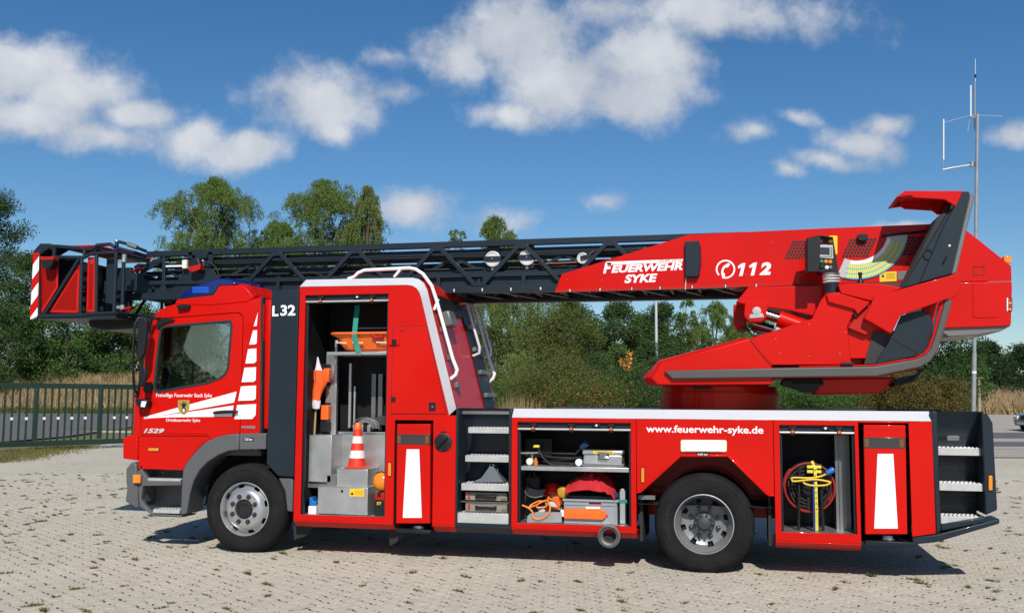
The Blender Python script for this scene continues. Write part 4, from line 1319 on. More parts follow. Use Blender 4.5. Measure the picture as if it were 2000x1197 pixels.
# lower lip of the cover (bent inwards) and the fold line
lp = PX([(1083.5, 571), (1462, 560), (1640, 553.5), (1640, 549.5), (1462, 555.5), (1085.5, 565.5)], YB - .006)
g = G(); g.prism(lp, YB - .008, YB); g.build('boom_lip', REDD, boom)
sm = PX([(1425, 558), (1470, 452.8)], YB - .003)
g = G(); g.bar((sm[0][0], YB - .001, sm[0][1]), (sm[1][0], YB - .001, sm[1][1]), .006, .004, (0, 1, 0)); g.build('cover_seam', REDD, boom)
for px in (1113, 1172, 1234, 1289, 1352, 1417, 1477):
    x, z = xz(px, 574 - (px - 1083) * .028 - 6, YB - .01)
    g = G(); g.box(x - .012, x + .012, YB - .012, YB - .008, z - .02, z + .02); t = g.build('rung_tag', BLACK, boom)
    g = G(); g.box(x - .006, x + .006, YB - .013, YB - .012, z - .013, z - .003); g.box(x - .006, x + .006, YB - .013, YB - .012, z + .002, z + .013); g.build('tag_mark', FILM, t)
for px, py in ((1108, 546), (1176, 547), (1352, 543), (1457, 537), (1509, 474), (1566, 537)):
    p = at(px, py, YB); g = G(); g.lathe((p.x, YB, p.z), [(.008, 0), (.004, -.004)], n=8); g.build('rivet', SGREY, boom)
# grey lamp housing on the cover
q = rnd(PX([(1337.5, 472), (1364, 470), (1367.5, 482), (1368, 515), (1365, 537), (1362, 540.5), (1338, 540.5)], YB - .07), .01)
g = G(); g.prism(q, YB - .07, YB, grow(q, .006)); lh = g.build('lamp_housing', GREY, boom, bevel=.014)
g = G(); a, b = at(1340, 541, YB - .02), at(1338.5, 566, YB - .02); g.tube([a, b], .004, 5); g.build('lamp_wire', CREAM, lh)
# lettering
yt = YB - .0005
s_ = -.0
g = G(); g.prism(PX([(1183.5, 511.6), (1334.5, 505.8), (1332.3, 511.8), (1187, 517.6)], YB), YB - .002, YB); wbar = g.build('white_bar', FILM, boom)
textpx('lettering', 'DLAK 23/12', REDD, boom, 1287.5, 1330.5, 506.2, 511.4, YB - .0025, shear=.25, bold=.0, slope=.02)
textpx('lettering', 'F', FILM, boom, 1178, 1194.5, 513.5, 534, yt, shear=.22, bold=.045)
textpx('lettering', 'EUERWEHR', FILM, boom, 1194, 1333.5, 516.6, 531.5, yt, shear=.22, bold=.04, slope=.018)
textpx('lettering', 'SYKE', FILM, boom, 1219.5, 1284, 536, 552.5, yt, shear=.22, bold=.04, slope=.018)
for ox, oy in ((0, 0), (22.5, -1)):
    one = [(1447.5, 539), (1451.5, 520.5), (1444.5, 525), (1441, 521.5), (1452, 514), (1456, 513.8), (1451.5, 539)]
    one = [(1443.5, 539.2), (1448.2, 521.5), (1442, 524.6), (1440.4, 520.6), (1449.5, 514.2), (1456, 513.8), (1450.2, 538.8)]
    g = G(); g.prism(PX([(a + ox, b + oy) for a, b in one], YB), YB - .002, YB); g.build('lettering', FILM, boom)
textpx('lettering', '2', FILM, boom, 1483, 1506, 512.3, 537, yt, shear=.2, bold=.05)
c = at(1417, 525.8, YB)
g = G()
ring = []
n = 40
r0, r1 = .098, .082
v, f = [], []
for j in range(n):
    w = R(222) - j / (n - 1) * R(335)
    for r in (r0, r1):
        v.append((c.x + r * math.cos(w), YB - .002, c.z + r * math.sin(w)))
for j in range(n - 1):
    f.append((2 * j, 2 * j + 1, 2 * j + 3, 2 * j + 2))
g.add(v, f); g.build('phone_ring', FILM, boom)
hs = [(1425, 514), (1420, 515), (1413, 520), (1409.5, 526), (1408.5, 534), (1409.5, 538), (1411, 540), (1416, 540.5), (1415.5, 534), (1412.5, 532.5), (1413.5, 526.5), (1417, 521.5), (1419.5, 523), (1424.5, 520), (1422, 518), (1426.5, 517)]
g = G(); g.prism(PX(hs, YB), YB - .002, YB); g.build('phone_handset', FILM, boom)
# ventilation slots
def slots(x0, y0, rows, cols, dx, dy, shift, name='vent_slots'):
    g = G()
    for r in range(rows):
        for c_ in range(cols):
            p = at(x0 + c_ * dx + r * shift, y0 + r * dy - c_ * .15, YB)
            g.box(p.x - .0125, p.x + .0125, YB - .0025, YB + .001, p.z - .0125, p.z + .0125)
    o = g.build(name, DARK, boom); o['kind'] = 'stuff'
slots(1550, 473, 6, 6, 6.5, 6.2, -3.0)
slots(1662, 469, 6, 8, 6.7, 6.3, -3.0)
slots(1776, 465, 6, 7, 6.7, 6.3, -3.0)
# load chart: curved plate with coloured bands
cc = at(1672.5, 452.5, YB)
rp_ = .00548
def sector(r0, r1, a0, a1, y, m, name, par, n=28):
    g = G(); v, f = [], []
    for j in range(n + 1):
        w = R(a0 + (a1 - a0) * j / n)
        for r in (r0, r1):
            for yy in (y, y + .003):
                v.append((cc.x + r * rp_ * math.sin(w), yy, cc.z - r * rp_ * math.cos(w)))
    for j in range(n):
        b = 4 * j
        f += [(b, b + 4, b + 6, b + 2), (b + 1, b + 3, b + 7, b + 5), (b, b + 1, b + 5, b + 4), (b + 2, b + 6, b + 7, b + 3)]
    f += [(0, 2, 3, 1), (4 * n, 4 * n + 1, 4 * n + 3, 4 * n + 2)]
    g.add(v, f); return g.build(name, m, par)
chart = sector(54, 89, -24, 84, YB - .012, mat('chart_plate', (.42, .44, .47), .5), 'load_chart', boom)
sector(55, 61, -12, 76, YB - .0135, FILM, 'chart_edge', chart)
for k, (a, b) in enumerate(((62, 69.5), (71, 78.5), (80, 86.5))):
    sector(a, b, -14, 73, YB - .014, LEMON, 'chart_band', chart)
for a, b in ((69.5, 71), (78.5, 80), (86.5, 89)):
    sector(a, b, -16, 74, YB - .0145, CYAN, 'chart_line', chart)
g = G()
for k in range(30):
    w = R(-13 + k * 2.9)
    for (a, b) in ((62, 69.5), (71, 78.5), (80, 86.5)):
        p0 = (cc.x + a * rp_ * math.sin(w), YB - .0145, cc.z - a * rp_ * math.cos(w)); p1 = (cc.x + b * rp_ * math.sin(w), YB - .0145, cc.z - b * rp_ * math.cos(w))
        g.bar(p0, p1, .0035, .001, (0, 1, 0))
o = g.build('chart_grid', mat('chart_ink', (.25, .30, .12), .6), chart); o['kind'] = 'stuff'
a, b = at(1722, 461, YB - .03), at(1812, 451, YB - .03); g = G(); g.cyl(a, b, .011, 8); g.build('chart_pointer', BLACK, boom)
housing('angle_sensor', [(1675, 457), (1695, 456), (1695, 467), (1690, 471), (1678, 471), (1674, 466)], YB - .05, .05, boom)
g = G(); g.prism(PX([(1718, 531.5), (1751, 530), (1751, 549), (1718, 550.5)], YB - .004), YB - .006, YB); st = g.build('warning_sticker', YEL, boom)
g = G(); g.prism(PX([(1721, 541.5), (1724, 535), (1728, 541.3)], YB - .006), YB - .0068, YB - .006); g.build('warning_triangle', BLACK, st)
g = G()
for k in range(4):
    g.prism(PX([(1731, 534.5 + 3 * k), (1748, 533.8 + 3 * k), (1748, 534.6 + 3 * k), (1731, 535.3 + 3 * k)], YB - .006), YB - .0068, YB - .006)
o = g.build('sticker_print', BLACK, st); o['kind'] = 'stuff'
g = G(); g.prism(PX([(1753, 530), (1778, 529), (1774, 546), (1753, 547)], YB - .004), YB - .006, YB); g.build('rating_plate', SGREY, boom)
lampbox('yellow_label', 1619, 1635.5, 460.5, 497, YB, YEL, boom, d=.003)
# rear box of the boom
rb = PX([(1800, 551.5), (1976.5, 549.5), (1977, 560), (1975, 633), (1970, 637), (1850, 641), (1800, 641)], YB - .01)
g = G(); g.prism(rb, YB - .01, mir(YB) + .01); rbx = g.build('boom_rear_box', RED, truck, bevel=.01)
g = G(); z = [(x, zz) for x, zz in PX([(1820, 641), (1972, 636.5), (1950, 648), (1910, 655), (1850, 659)], YB + .1)]; g.prism(z, YB + .02, mir(YB) - .02); g.build('boom_rear_underside', SGREY, rbx, bevel=.01)
q = rnd(PX([(1900, 553.5), (1953, 552.5), (1952, 620), (1900, 621)], YB - .012), {2: .03, 3: .03})
g = G(); g.prism(q, YB - .016, YB - .009); g.build('rear_access_panel', RED, rbx, bevel=.006)
q = PX([(1901, 521), (1922, 520.5), (1922, 537), (1901, 537.5)], YB - .001); g = G()
for a, b in zip(q, q[1:] + q[:1]):
    g.bar((a[0], YB - .001, a[1]), (b[0], YB - .001, b[1]), .006, .004, (0, 1, 0))
g.build('dashed_mark', DARK, boom)
lampbox('tail_marker_frame', 1966, 1969, 581.5, 608, YB - .012, WLENS, rbx, d=.006)
lampbox('tail_marker', 1969, 1977, 581.5, 608, YB - .012, BLACK, rbx, d=.006)
for k in range(4):
    y0 = 583 + k * 6.2
    lampbox('tail_lens', 1969.5, 1976, y0, y0 + 5, YB - .018, AMBER if k % 2 else REDLENS, rbx, d=.005)
g = G(); p = at(1967, 507, YB + .1); g.box(p.x - .04, p.x + .03, YB + .05, YB + .15, p.z - .04, p.z + .03); g.build('top_marker', AMBER, rbx, bevel=.006)

# ---- turntable
g = G(); g.lathe((4.894, YM, 1.50), [(.622, 0), (.622, .20), (.60, .205), (.60, .26), (.1, .26)], 'Z', n=56); tb = g.build('turntable_base', RED, truck)
YT = .22
nose = PX([(1284, 702), (1455, 657), (1508, 713), (1508, 751), (1331, 752), (1262, 752), (1252, 738)], YT)
nin = PX([(1290, 708), (1463, 661), (1508, 713), (1508, 751), (1331, 752), (1285, 752), (1272, 738)], YT)
g = G(); g.prism(nin, YT, YT + .13, nose); g.prism(nose, YT + .1301, mir(YT) - .13); g.prism(nose, mir(YT) - .1299, mir(YT), nin)
tt = g.build('turntable', RED, truck, bevel=.015)
part_label(tt, 'red turntable nose with silver grey edge strip')
# big side panel right of the nose
sp = PX([(1464, 661), (1586, 622), (1602, 588), (1613, 573), (1640, 570), (1672, 600), (1655, 637), (1663, 712), (1508, 713)], YT - .004)
spi = PX([(1630, 590), (1700, 600), (1742, 655), (1712, 712), (1600, 713)], YT + .24)
g = G(); g.prism(sp, YT - .004, YT + .08); g.prism(sp, mir(YT) - .08, mir(YT) + .004)
g.prism(PX([(1480, 700), (1480, 668), (1560, 640), (1640, 600), (1700, 600), (1800, 700)], YT + .08), YT + .081, mir(YT) - .081)
tsp = g.build('turntable_side', RED, tt, bevel=.008)
g = G(); g.prism(spi, YT + .24, YT + .30); g.build('recess_panel', RED, tt, bevel=.006)
for px, py in ((1515, 661.5), (1524.5, 690), (1581, 633.5), (1651, 649), (1640.5, 690), (1581, 695)):
    p = at(px, py, YT); g = G(); g.lathe((p.x, YT - .004, p.z), [(.007, 0), (.004, -.004)], n=8); g.build('rivet', STEEL, tsp)
a, b = xz(1465, 662, YT), xz(1507, 713, YT); g = G(); g.bar((a[0], YT - .006, a[1]), (b[0], YT - .006, b[1]), .012, .006, (0, 1, 0)); g.build('panel_gap', REDD, tsp)
# silver grey edge strip
es = [(1297, 724), (1560, 717.5), (1709, 715), (1790, 701), (1808, 692), (1818, 679), (1826, 655), (1846, 585), (1861, 585), (1846, 640), (1832, 684), (1818, 705), (1798, 717), (1712, 735), (1560, 736.5), (1313, 740)]
ep = PX(es, YT - .05)
g = G(); g.prism(ep, YT - .05, YT + .06); estrip = g.build('edge_strip', STRIP, tt, bevel=.012)
g = G(); g.prism(ep, mir(YT) - .06, mir(YT) + .05); g.build('edge_strip', SGREY, tt, bevel=.012)
ei = [(1560, 714.5), (1708, 711.5), (1788, 697.5), (1804, 689), (1813, 678), (1821, 654), (1838, 590), (1846, 585), (1826, 655), (1818, 679), (1808, 692), (1790, 701), (1709, 715), (1560, 717.5)]
g = G(); g.prism(PX(ei, YT - .03), YT - .03, YT + .1); g.build('edge_trim', RED, estrip, bevel=.006)
# platform floor under the seat, underside gear
fl_ = PX([(1508, 738), (1712, 737), (1795, 720), (1795, 712), (1508, 716)], YT)
g = G(); g.prism(fl_, YT + .061, mir(YT) - .061); g.build('platform_floor', REDD, tt)
g = G(); g.prism(PX([(1600, 738), (1752, 736), (1728, 762), (1715, 768), (1590, 770)], YT + .25), YT + .25, mir(YT) - .25); g.build('underside_tub', RED, tt, bevel=.02)
g = G(); g.prism(PX([(1530, 739), (1610, 739), (1596, 764), (1575, 766), (1524, 750)], YT + .1), YT + .1, YT + .5); g.box(5.6, 5.9, .3, .36, 1.76, 1.80); g.build('hydraulic_gear', DARK, tt, bevel=.02)
g = G(); g.prism(PX([(1752, 742), (1800, 728), (1786, 745), (1745, 755)], YT + .2), YT + .2, YT + .8); g.build('underside_step', BLACK, tt)
lampbox('type_plate', 1352, 1388, 753.5, 759.5, .634, BLACK, tb, d=.004)
# dark grey cover plate and black inner face
g = G(); g.prism(rnd(PX([(1709, 711), (1741, 659), (1760, 616), (1806, 605), (1824, 625), (1814, 679), (1797, 694)], YT + .02), {3: .04, 4: .06, 6: .03}), YT + .02, YT + .05); gc = g.build('seat_base_cover', GREY, tt, bevel=.006)
a, b = xz(1741, 658, YT + .02), xz(1798, 692, YT + .02); g = G(); g.bar((a[0], YT + .018, a[1]), (b[0], YT + .018, b[1]), .014, .006, (0, 1, 0)); g.build('cover_gap', DARK, gc)
g = G(); g.prism(PX([(1682, 712), (1700, 650), (1745, 656), (1709, 712)], YT + .3), YT + .06, YT + .5); g.build('footwell', CUSH, tt)
lampbox('foot_pedal', 1642, 1666, 708, 712.5, YT - .02, GREY, tt, d=.05)
# lift cylinder and bearing block
g = G(); g.prism(PX([(1437, 590), (1462, 560), (1640, 556), (1610, 580), (1588, 617), (1540, 606), (1455, 595)], .55), .55, 1.95); g.build('boom_bearing', RED, tt, bevel=.01)
blk = rnd(PX([(1455, 588), (1500, 590), (1497, 620), (1489, 628), (1463, 628), (1453, 616)], .5), .01)
g = G(); g.prism(blk, .5, .8); bk = g.build('cylinder_head_block', RED, tt, bevel=.012)
g = G(); g.prism(PX([(1432, 595), (1458, 592), (1458, 640), (1440, 641), (1432, 632)], .9), .9, 1.6); g.build('cylinder_head_block', REDD, tt, bevel=.012)
p = at(1478, 607.5, .5); g = G(); g.lathe((p.x, .5, p.z), [(.042, 0), (.042, -.012), (.012, -.014)], n=24); g.build('pivot_cap', mat('plate_zinc', (.5, .5, .48), .4, .6), bk)
g = G(); g.prism(PX([(1464, 614), (1490, 612), (1492, 620), (1464, 622)], .495), .49, .5); g.build('pivot_plate', mat('plate_zinc2', (.5, .5, .48), .4, .6), bk, bevel=.003)
a, b, c = at(1488, 612, .6), at(1520, 622, .6), at(1600, 650, .6)
g = G(); g.cyl(a, b, .05, 18); g.build('lift_piston', CHROME, tt)
d_c = (c - b).normalized(); g = G(); g.cyl(b, b + d_c * .8, .085, 20); g.build('lift_cylinder', RED, tt)
g = G(); a2, b2 = at(1470, 632, .75), at(1510, 645, .75); g.cyl(a2, b2, .05, 16); g.build('lift_piston', CHROME, tt)

for pts in ([(1462, 634), (1475, 648), (1500, 652), (1530, 642)], [(1452, 636), (1470, 655), (1505, 657), (1540, 640)], [(1600, 742), (1580, 756), (1556, 752), (1545, 742)], [(1800, 722), (1782, 742), (1762, 748), (1740, 744)]):
    P_ = [at(a, b, .62 if b < 700 else YT + .18) for a, b in pts]
    g = G(); g.tube([P_[0].lerp(P_[1], t / 4) if t < 4 else P_[1] for t in range(4)] + P_[1:], .012, 6); g.build('hydraulic_hose', RUB, tt)
# ---- operator place
YO = .14
g = G(); g.prism(rnd(PX([(1708, 579), (1879, 532), (1872, 576), (1759, 616), (1741, 652), (1687.5, 621.5)], YO), .0), YO, YO + .05)
g.prism(PX([(1687.5, 621.5), (1741, 652), (1743, 648), (1690, 616)], YO), YO + .05, YO + .35)
opg = g.build('seat_guard', RED, truck, bevel=.006)
part_label(opg, 'red angular guard panel beside the operator seat')
g = G(); g.prism(PX([(1636.5, 555), (1676, 553), (1718, 554), (1763, 562), (1702, 588), (1642, 573)], YO + .06), YO + .06, YO + .42); g.build('arm_console', RED, opg, bevel=.008)
g = G(); g.prism(PX([(1613, 573), (1642, 573.5), (1700, 590), (1676, 614), (1669, 604), (1618, 590)], YO + .04), YO + .04, YO + .40); g.build('arm_console', RED, opg, bevel=.008)
g = G(); g.prism(PX([(1676, 613), (1700, 592), (1720, 600), (1716, 640), (1690, 655), (1654, 640)], YO + .1), YO + .1, YO + .45); g.build('seat_side_shell', REDD, opg, bevel=.012)
g = G(); g.lathe((xz(1690, 612, YO + .25)[0], YO + .12, xz(1690, 612, YO + .25)[1]), [(.13, 0), (.13, .30)], n=28); g.build('lamp_drum', SMOKE, opg, bevel=.01)
p = at(1680.5, 552, YO + .2); g = G(); g.lathe((p.x, p.y, p.z), [(.03, -.01), (.03, .01), (.016, .03), (.016, .07), (.022, .085), (.018, .10)], 'Z', n=14); g.build('joystick', BLACK, opg)
# seat back post, silver back edge, canopy
post = PX([(1880.5, 374), (1892, 374), (1900, 384), (1866, 533), (1795, 553), (1843, 440)], YO + .02)
g = G(); g.prism(post, YO + .02, YO + .10); g.prism(post, YO + .52, YO + .60); sb = g.build('seat_back_frame', GREY, opg, bevel=.01)
pi = PX([(1833, 421), (1866, 404), (1795, 553), (1763, 562)], YO + .12)
g = G(); g.prism(pi, YO + .11, YO + .51); g.build('seat_back', CUSH, opg, bevel=.02)
g = G(); g.prism(PX([(1848, 420), (1868, 405), (1800, 553), (1763, 562)], YO + .03), YO + .035, YO + .10); g.build('seat_back_rib', GREY, opg, bevel=.008)
ed = PX([(1892, 374.5), (1896, 376), (1902.5, 383), (1901, 395), (1868, 533), (1858, 536), (1893, 386)], YO + .01)
g = G(); g.prism(ed, YO + .008, YO + .612); g.build('seat_back_edge', SGREY, opg, bevel=.010)
cano = PX([(1749.5, 386), (1767, 373), (1881, 373), (1866.5, 403.5), (1845, 390), (1785, 386.5), (1778, 382)], YO + .02)
g = G(); g.prism(cano, YO + .015, YO + .05); g.prism(cano, YO + .56, YO + .60)
top = PX([(1749.5, 386), (1767, 373), (1881, 373), (1880, 376.5), (1768, 376.5), (1753, 388)], YO + .02)
g.prism(top, YO + .0505, YO + .5595)
und = PX([(1754, 389), (1757.7, 401), (1811.5, 406.5), (1832, 421), (1845, 391), (1785, 388)], YO + .55)
g.prism(und, YO + .5, YO + .555)
g.build('seat_canopy', RED, opg, bevel=.006)
p = at(1854.5, 480, YO + .02); g = G(); g.lathe((p.x, YO + .02, p.z), [(.012, 0), (.008, -.006)], n=12); g.build('post_button', CREAM, sb)
a, b = at(1843, 512, YO + .0), at(1850, 500, YO + .0); g = G(); g.tube([a, b], .008, 6); g.build('post_lever', BLACK, sb)
p = at(1812, 498, YO + .05); g = G(); g.tube([(p.x + .04 * math.cos(k * math.pi / 8), YO + .03, p.z + .045 * math.sin(k * math.pi / 8)) for k in range(16)], .008, 6, closed=True); g.build('seat_belt_ring', BLACK, sb)
# ---- control console on its post
YK = YO + .05
kb = PX([(1575.5, 465), (1603, 459), (1627, 463), (1637.5, 532), (1600, 529), (1575.5, 531)], YK)
g = G(); g.prism(PX([(1575.5, 465), (1603, 459), (1600, 530), (1575.5, 531)], YK), YK, YK + .02)
front_px = [(1603, 459), (1627, 463), (1638, 533), (1597, 531)]
fq = PX(front_px, YK + .06)
g.prism(fq, YK + .06, YK + .30)
g.prism(PX([(1575.5, 465), (1578, 464.5), (1578, 531), (1575.5, 531)], YK), YK, YK + .3)
g.prism(PX([(1575.5, 465), (1603, 459), (1627, 463), (1627, 465), (1603, 461.5), (1576, 467)], YK), YK, YK + .3)
ck = g.build('control_console', BLACK, opg, bevel=.004)
part_label(ck, 'black control console with display and buttons')
def onk(px, py):
    return at(px, py, YK + .058)
g = G(); g.prism(PX([(1600, 478), (1626.5, 479), (1627.5, 505.5), (1597, 504)], YK + .058), YK + .050, YK + .06); dsp = g.build('display_bezel', mat('bezel_grey', (.42, .42, .43), .5), ck, bevel=.003)
g = G(); g.prism(PX([(1600.5, 483), (1620.5, 483.5), (1620.5, 498), (1599.5, 497)], YK + .05), YK + .047, YK + .051); g.build('display', SMOKE, dsp)
g = G()
for k in range(5):
    p = at(1624, 484 + k * 3.6, YK + .05); g.box(p.x - .008, p.x + .008, YK + .047, YK + .051, p.z - .005, p.z + .005)
for k in range(6):
    p = at(1601 + k * 4.3, 501.6, YK + .05); g.box(p.x - .008, p.x + .008, YK + .047, YK + .051, p.z - .005, p.z + .005)
g.build('display_keys', SGREY, dsp)
GRN = mat('green_button', (.01, .20, .08), .4)
for px, py, m in ((1596.5, 511, GRN), (1604.5, 511, GRN), (1613, 511, AMBER), (1621.5, 511.5, AMBER), (1596, 521.5, REDLENS), (1604.5, 521.5, BLACK), (1615, 522.5, FILM), (1622, 522.5, SGREY), (1621.5, 471, AMBER), (1603.5, 470.5, REDLENS)):
    p = onk(px, py)
    g = G(); g.lathe((p.x, YK + .06, p.z), [(.019, 0), (.019, -.008), (.014, -.012), (.013, -.016), (.003, -.018)], n=14); g.build('push_button', m, ck)
p0, p1 = at(1625, 575, YK + .15), at(1625, 533, YK + .15)
g = G(); g.cyl(p0, p1, .07, 18); pk = g.build('console_post', GREY, opg)
g = G()
pr = []
for k in range(8):
    pr.append((.066 + (.02 if k % 2 else 0), k * .014))
g.lathe((p0.x, YK + .15, p0.z + (p1.z - p0.z) * .50), pr, 'Z', n=20); g.build('bellows', mat('bellows_white', (.55, .55, .53), .6), pk)

# ---- rescue cage at the tip
YG = .42
def gp_(px, py, y=YG):
    return at(px, py, y)
W2 = 2 * (YM - YG)
g = G()
rail_t = [gp_(100, 487), gp_(108, 481), gp_(180, 487), gp_(190, 479), gp_(215, 477), gp_(225, 483)]
g.tube(rail_t, .022, 8)
for path in ([(102, 502), (165, 503), (180, 495), (228, 493)], [(74, 617), (160, 616), (172, 613), (226, 611)], [(76, 490), (76, 617)], [(160, 500), (157, 615)], [(189, 497), (188, 612)], [(227, 493), (223, 611)], [(155, 505), (86, 615)], [(165, 484), (165, 502)], [(107, 484), (105, 505)]):
    g.tube([gp_(a, b) for a, b in path], .021, 8)
v_near = list(g.v); f_near = list(g.f)
n0 = len(v_near)
g.add([(x, 2 * YM - y, z) for x, y, z in v_near], f_near)
for px, py in ((76, 617), (160, 616), (226, 611), (102, 502), (227, 493), (185, 487)):
    p = gp_(px, py); g.tube([p, Vector((p.x, 2 * YM - p.y, p.z))], .021, 8)
cage = g.build('rescue_cage', GREY, truck)
part_label(cage, 'tubular rescue cage with red mesh panels at the ladder tip')
def mesh_panel(pts, y, par, name='mesh_panel', m=MESHR):
    """sheet with a real grid of openings"""
    P = PX(pts, y)
    fr = rnd(P, .02)
    g = G(); g.plate(fr, [grow(fr, -.028)], y - .004, y + .004)
    inn = grow(fr, -.026)
    xs_ = [p[0] for p in inn]; zs_ = [p[1] for p in inn]
    from mathutils.geometry import intersect_line_line_2d
    def clip(a, b):
        ts = []
        n = len(inn)
        for i in range(n):
            q = intersect_line_line_2d(Vector(a), Vector(b), Vector(inn[i]), Vector(inn[(i + 1) % n]))
            if q is not None:
                ts.append(q)
        return ts
    step_ = .017
    z = min(zs_)
    k = 0
    while z < max(zs_):
        for sgn in (1, -1):
            h = max(xs_) - min(xs_) + max(zs_) - min(zs_)
        z += step_
    for sgn in (1, -1):
        c0 = -2.0
        lo = min(p[1] - sgn * p[0] for p in inn); hi = max(p[1] - sgn * p[0] for p in inn)
        c = lo + step_
        while c < hi:
            a = (min(xs_) - 1, sgn * (min(xs_) - 1) + c); b = (max(xs_) + 1, sgn * (max(xs_) + 1) + c)
            ts = sorted([tuple(t) for t in clip(a, b)])
            if len(ts) >= 2:
                p, q = ts[0], ts[-1]
                g.bar((p[0], y, p[1]), (q[0], y, q[1]), .0085, .004, (0, 1, 0))
            c += step_ * 1.3
    return g.build(name, m, par)
mesh_panel([(79, 512), (115, 508), (113, 562), (82, 612), (75, 612)], YG + .03, cage)
mesh_panel([(156, 515), (153, 611), (96, 610)], YG + .03, cage)
mesh_panel([(172, 503), (187.5, 502), (185, 609), (169, 609)], YG + .03, cage)
for q in ([(79, 512), (82, 512), (79, 612), (75, 612)], [(172, 503), (175, 503), (172, 609), (169, 609)]):
    g = G(); g.prism(PX(q, YG + .024), YG + .02, YG + .03); g.build('panel_fold', RED, cage)
g = G(); a, b = at(106, 480, YG + .1), at(184, 479, YG + .1); g.box(a.x, b.x, YG + .15, 2 * YM - YG - .15, a.z - .02, a.z + .005); g.build('top_pad', REDD, cage, bevel=.008)
g = G(); a, b = gp_(76, 618), gp_(160, 618); g.box(a.x, gp_(226, 611).x, YG, 2 * YM - YG, a.z - .03, a.z); g.build('cage_floor', GREY, cage)
g = G(); a, b = gp_(82, 600), gp_(200, 510); g.box(a.x, b.x, YG + .55, YG + .62, a.z, b.z); g.build('inner_panel', GREY, cage, bevel=.005)
g = G(); a, b = gp_(118, 560), gp_(150, 508); g.box(a.x, b.x, YG + .30, YG + .5, a.z, b.z); g.build('cage_control_box', BLACK, cage, bevel=.01)
# striped end board, grey corner cap
bd = [(65, 494), (76, 493), (74, 617), (58.5, 624)]
bdp = PX(bd, YG - .02)
g = G(); g.prism(bdp, YG - .02, YG + .02); board = g.build('striped_board', FILM, cage, bevel=.004)
for k in range(3):
    t0 = k * .385 + (.0 if k else -.02); 
    def lerp(a, b, t): return (a[0] + (b[0] - a[0]) * t, a[1] + (b[1] - a[1]) * t)
    l0, l1 = max(0, t0 + .02), min(1, t0 + .20)
    r0, r1 = max(0, t0 - .10), min(1, t0 + .08)
    q = [lerp(bd[0], bd[3], l0), lerp(bd[0], bd[3], l1), lerp(bd[1], bd[2], max(0, r1)), lerp(bd[1], bd[2], r0)]
    g = G(); g.prism(PX(q, YG - .021), YG - .0225, YG - .0195); g.build('red_stripe', RED, board)
g = G(); g.prism(PX([(65, 493), (80, 476), (98, 476), (105, 481), (85, 493), (84, 497)], YG), YG - .02, YG + .3); g.build('corner_cap', GREY, cage, bevel=.01)
g = G(); g.box(gp_(66, 493).x, gp_(75, 493).x, YG + .02, 2 * YM - YG, gp_(66, 617).z, gp_(66, 493).z); g.build('cage_front', GREY, cage)
wl = housing('cage_lamp', [(78, 502), (104, 502), (103, 514), (95, 525), (82, 524)], YG - .12, .11, cage)
g = G(); g.prism(PX([(78, 501), (104, 501), (104, 507), (79, 508)], YG - .125), YG - .125, YG - .02); g.build('lamp_rim', REDD, wl, bevel=.004)
g = G(); g.prism(PX([(208, 505), (224, 503), (222, 594), (205, 592)], YG + .1), YG + .1, YG + .13); g.build('cage_panel', GREY, cage, bevel=.005)
g = G(); g.prism(PX([(116, 505), (150, 505), (120, 545), (116, 545)], YG + .4), YG + .4, YG + .43); g.build('cage_panel', GREY, cage, bevel=.005)
g = G(); g.prism(PX([(233, 532), (262, 532), (262, 567), (233, 567)], YG + .2), YG + .25, YG + .6); g.build('cage_panel', GREY, cage, bevel=.005)
g = G(); g.tube([at(242, 500, YG - .05), at(239, 600, YG - .05)], .022, 10)
gb = g.build('gate_bar', GREY, cage)
g = G(); g.tube([at(243, 497, YG - .05), at(242, 512, YG - .05)], .027, 10); g.bar(at(232, 510, YG - .05), at(243, 510, YG - .05), .03, .03); g.build('gate_bracket', ALU, gb)
g = G(); g.tube([at(239.5, 596, YG - .05), at(239, 604, YG - .05)], .03, 10); g.bar(at(229, 600, YG - .05), at(240, 600, YG - .05), .03, .03); g.build('gate_bracket', ALU, gb)
# folded arms and spring at the cage top
g = G(); g.tube([at(228, 471, YG + .1), at(250, 477, YG + .1), at(286, 491, YG + .3)], .018, 8); g.tube([at(230, 485, YG + .1), at(260, 493, YG + .1), at(285, 500, YG + .3)], .022, 8); arm = g.build('levelling_arm', GREY, cage)
g = G(); g.tube([at(250, 477, YG + .09), at(268, 484, YG + .09)], .028, 8); g.build('arm_sleeve', ALUD, arm)
g = G(); a, b = at(228, 472, YG + .08), at(228, 490, YG + .08)
g.tube([a + (b - a) * (i / 60) + Vector((math.cos(i * .9) * .02, math.sin(i * .9) * .02, 0)) for i in range(61)], .006, 5); g.build('blue_spring', mat('spring_blue', (.01, .02, .22), .4), arm)
g = G(); p = at(228, 471, YG + .08); g.ball(p, .025); g.build('arm_end', ALU, arm)
g = G(); g.prism(PX([(170, 622), (235, 620), (285, 626), (284, 640), (200, 645), (175, 640)], YG + .35), YG + .35, 2 * YM - YG - .35); st = g.build('stretcher_mount', BLACK, cage, bevel=.02)
g = G(); g.tube([at(232, 606, YG + .3), at(262, 600, YG + .3)], .018, 6); g.tube([at(245, 618, YG + .4), at(255, 600, YG + .4)], .018, 6); g.build('mount_arm', REDD, st)

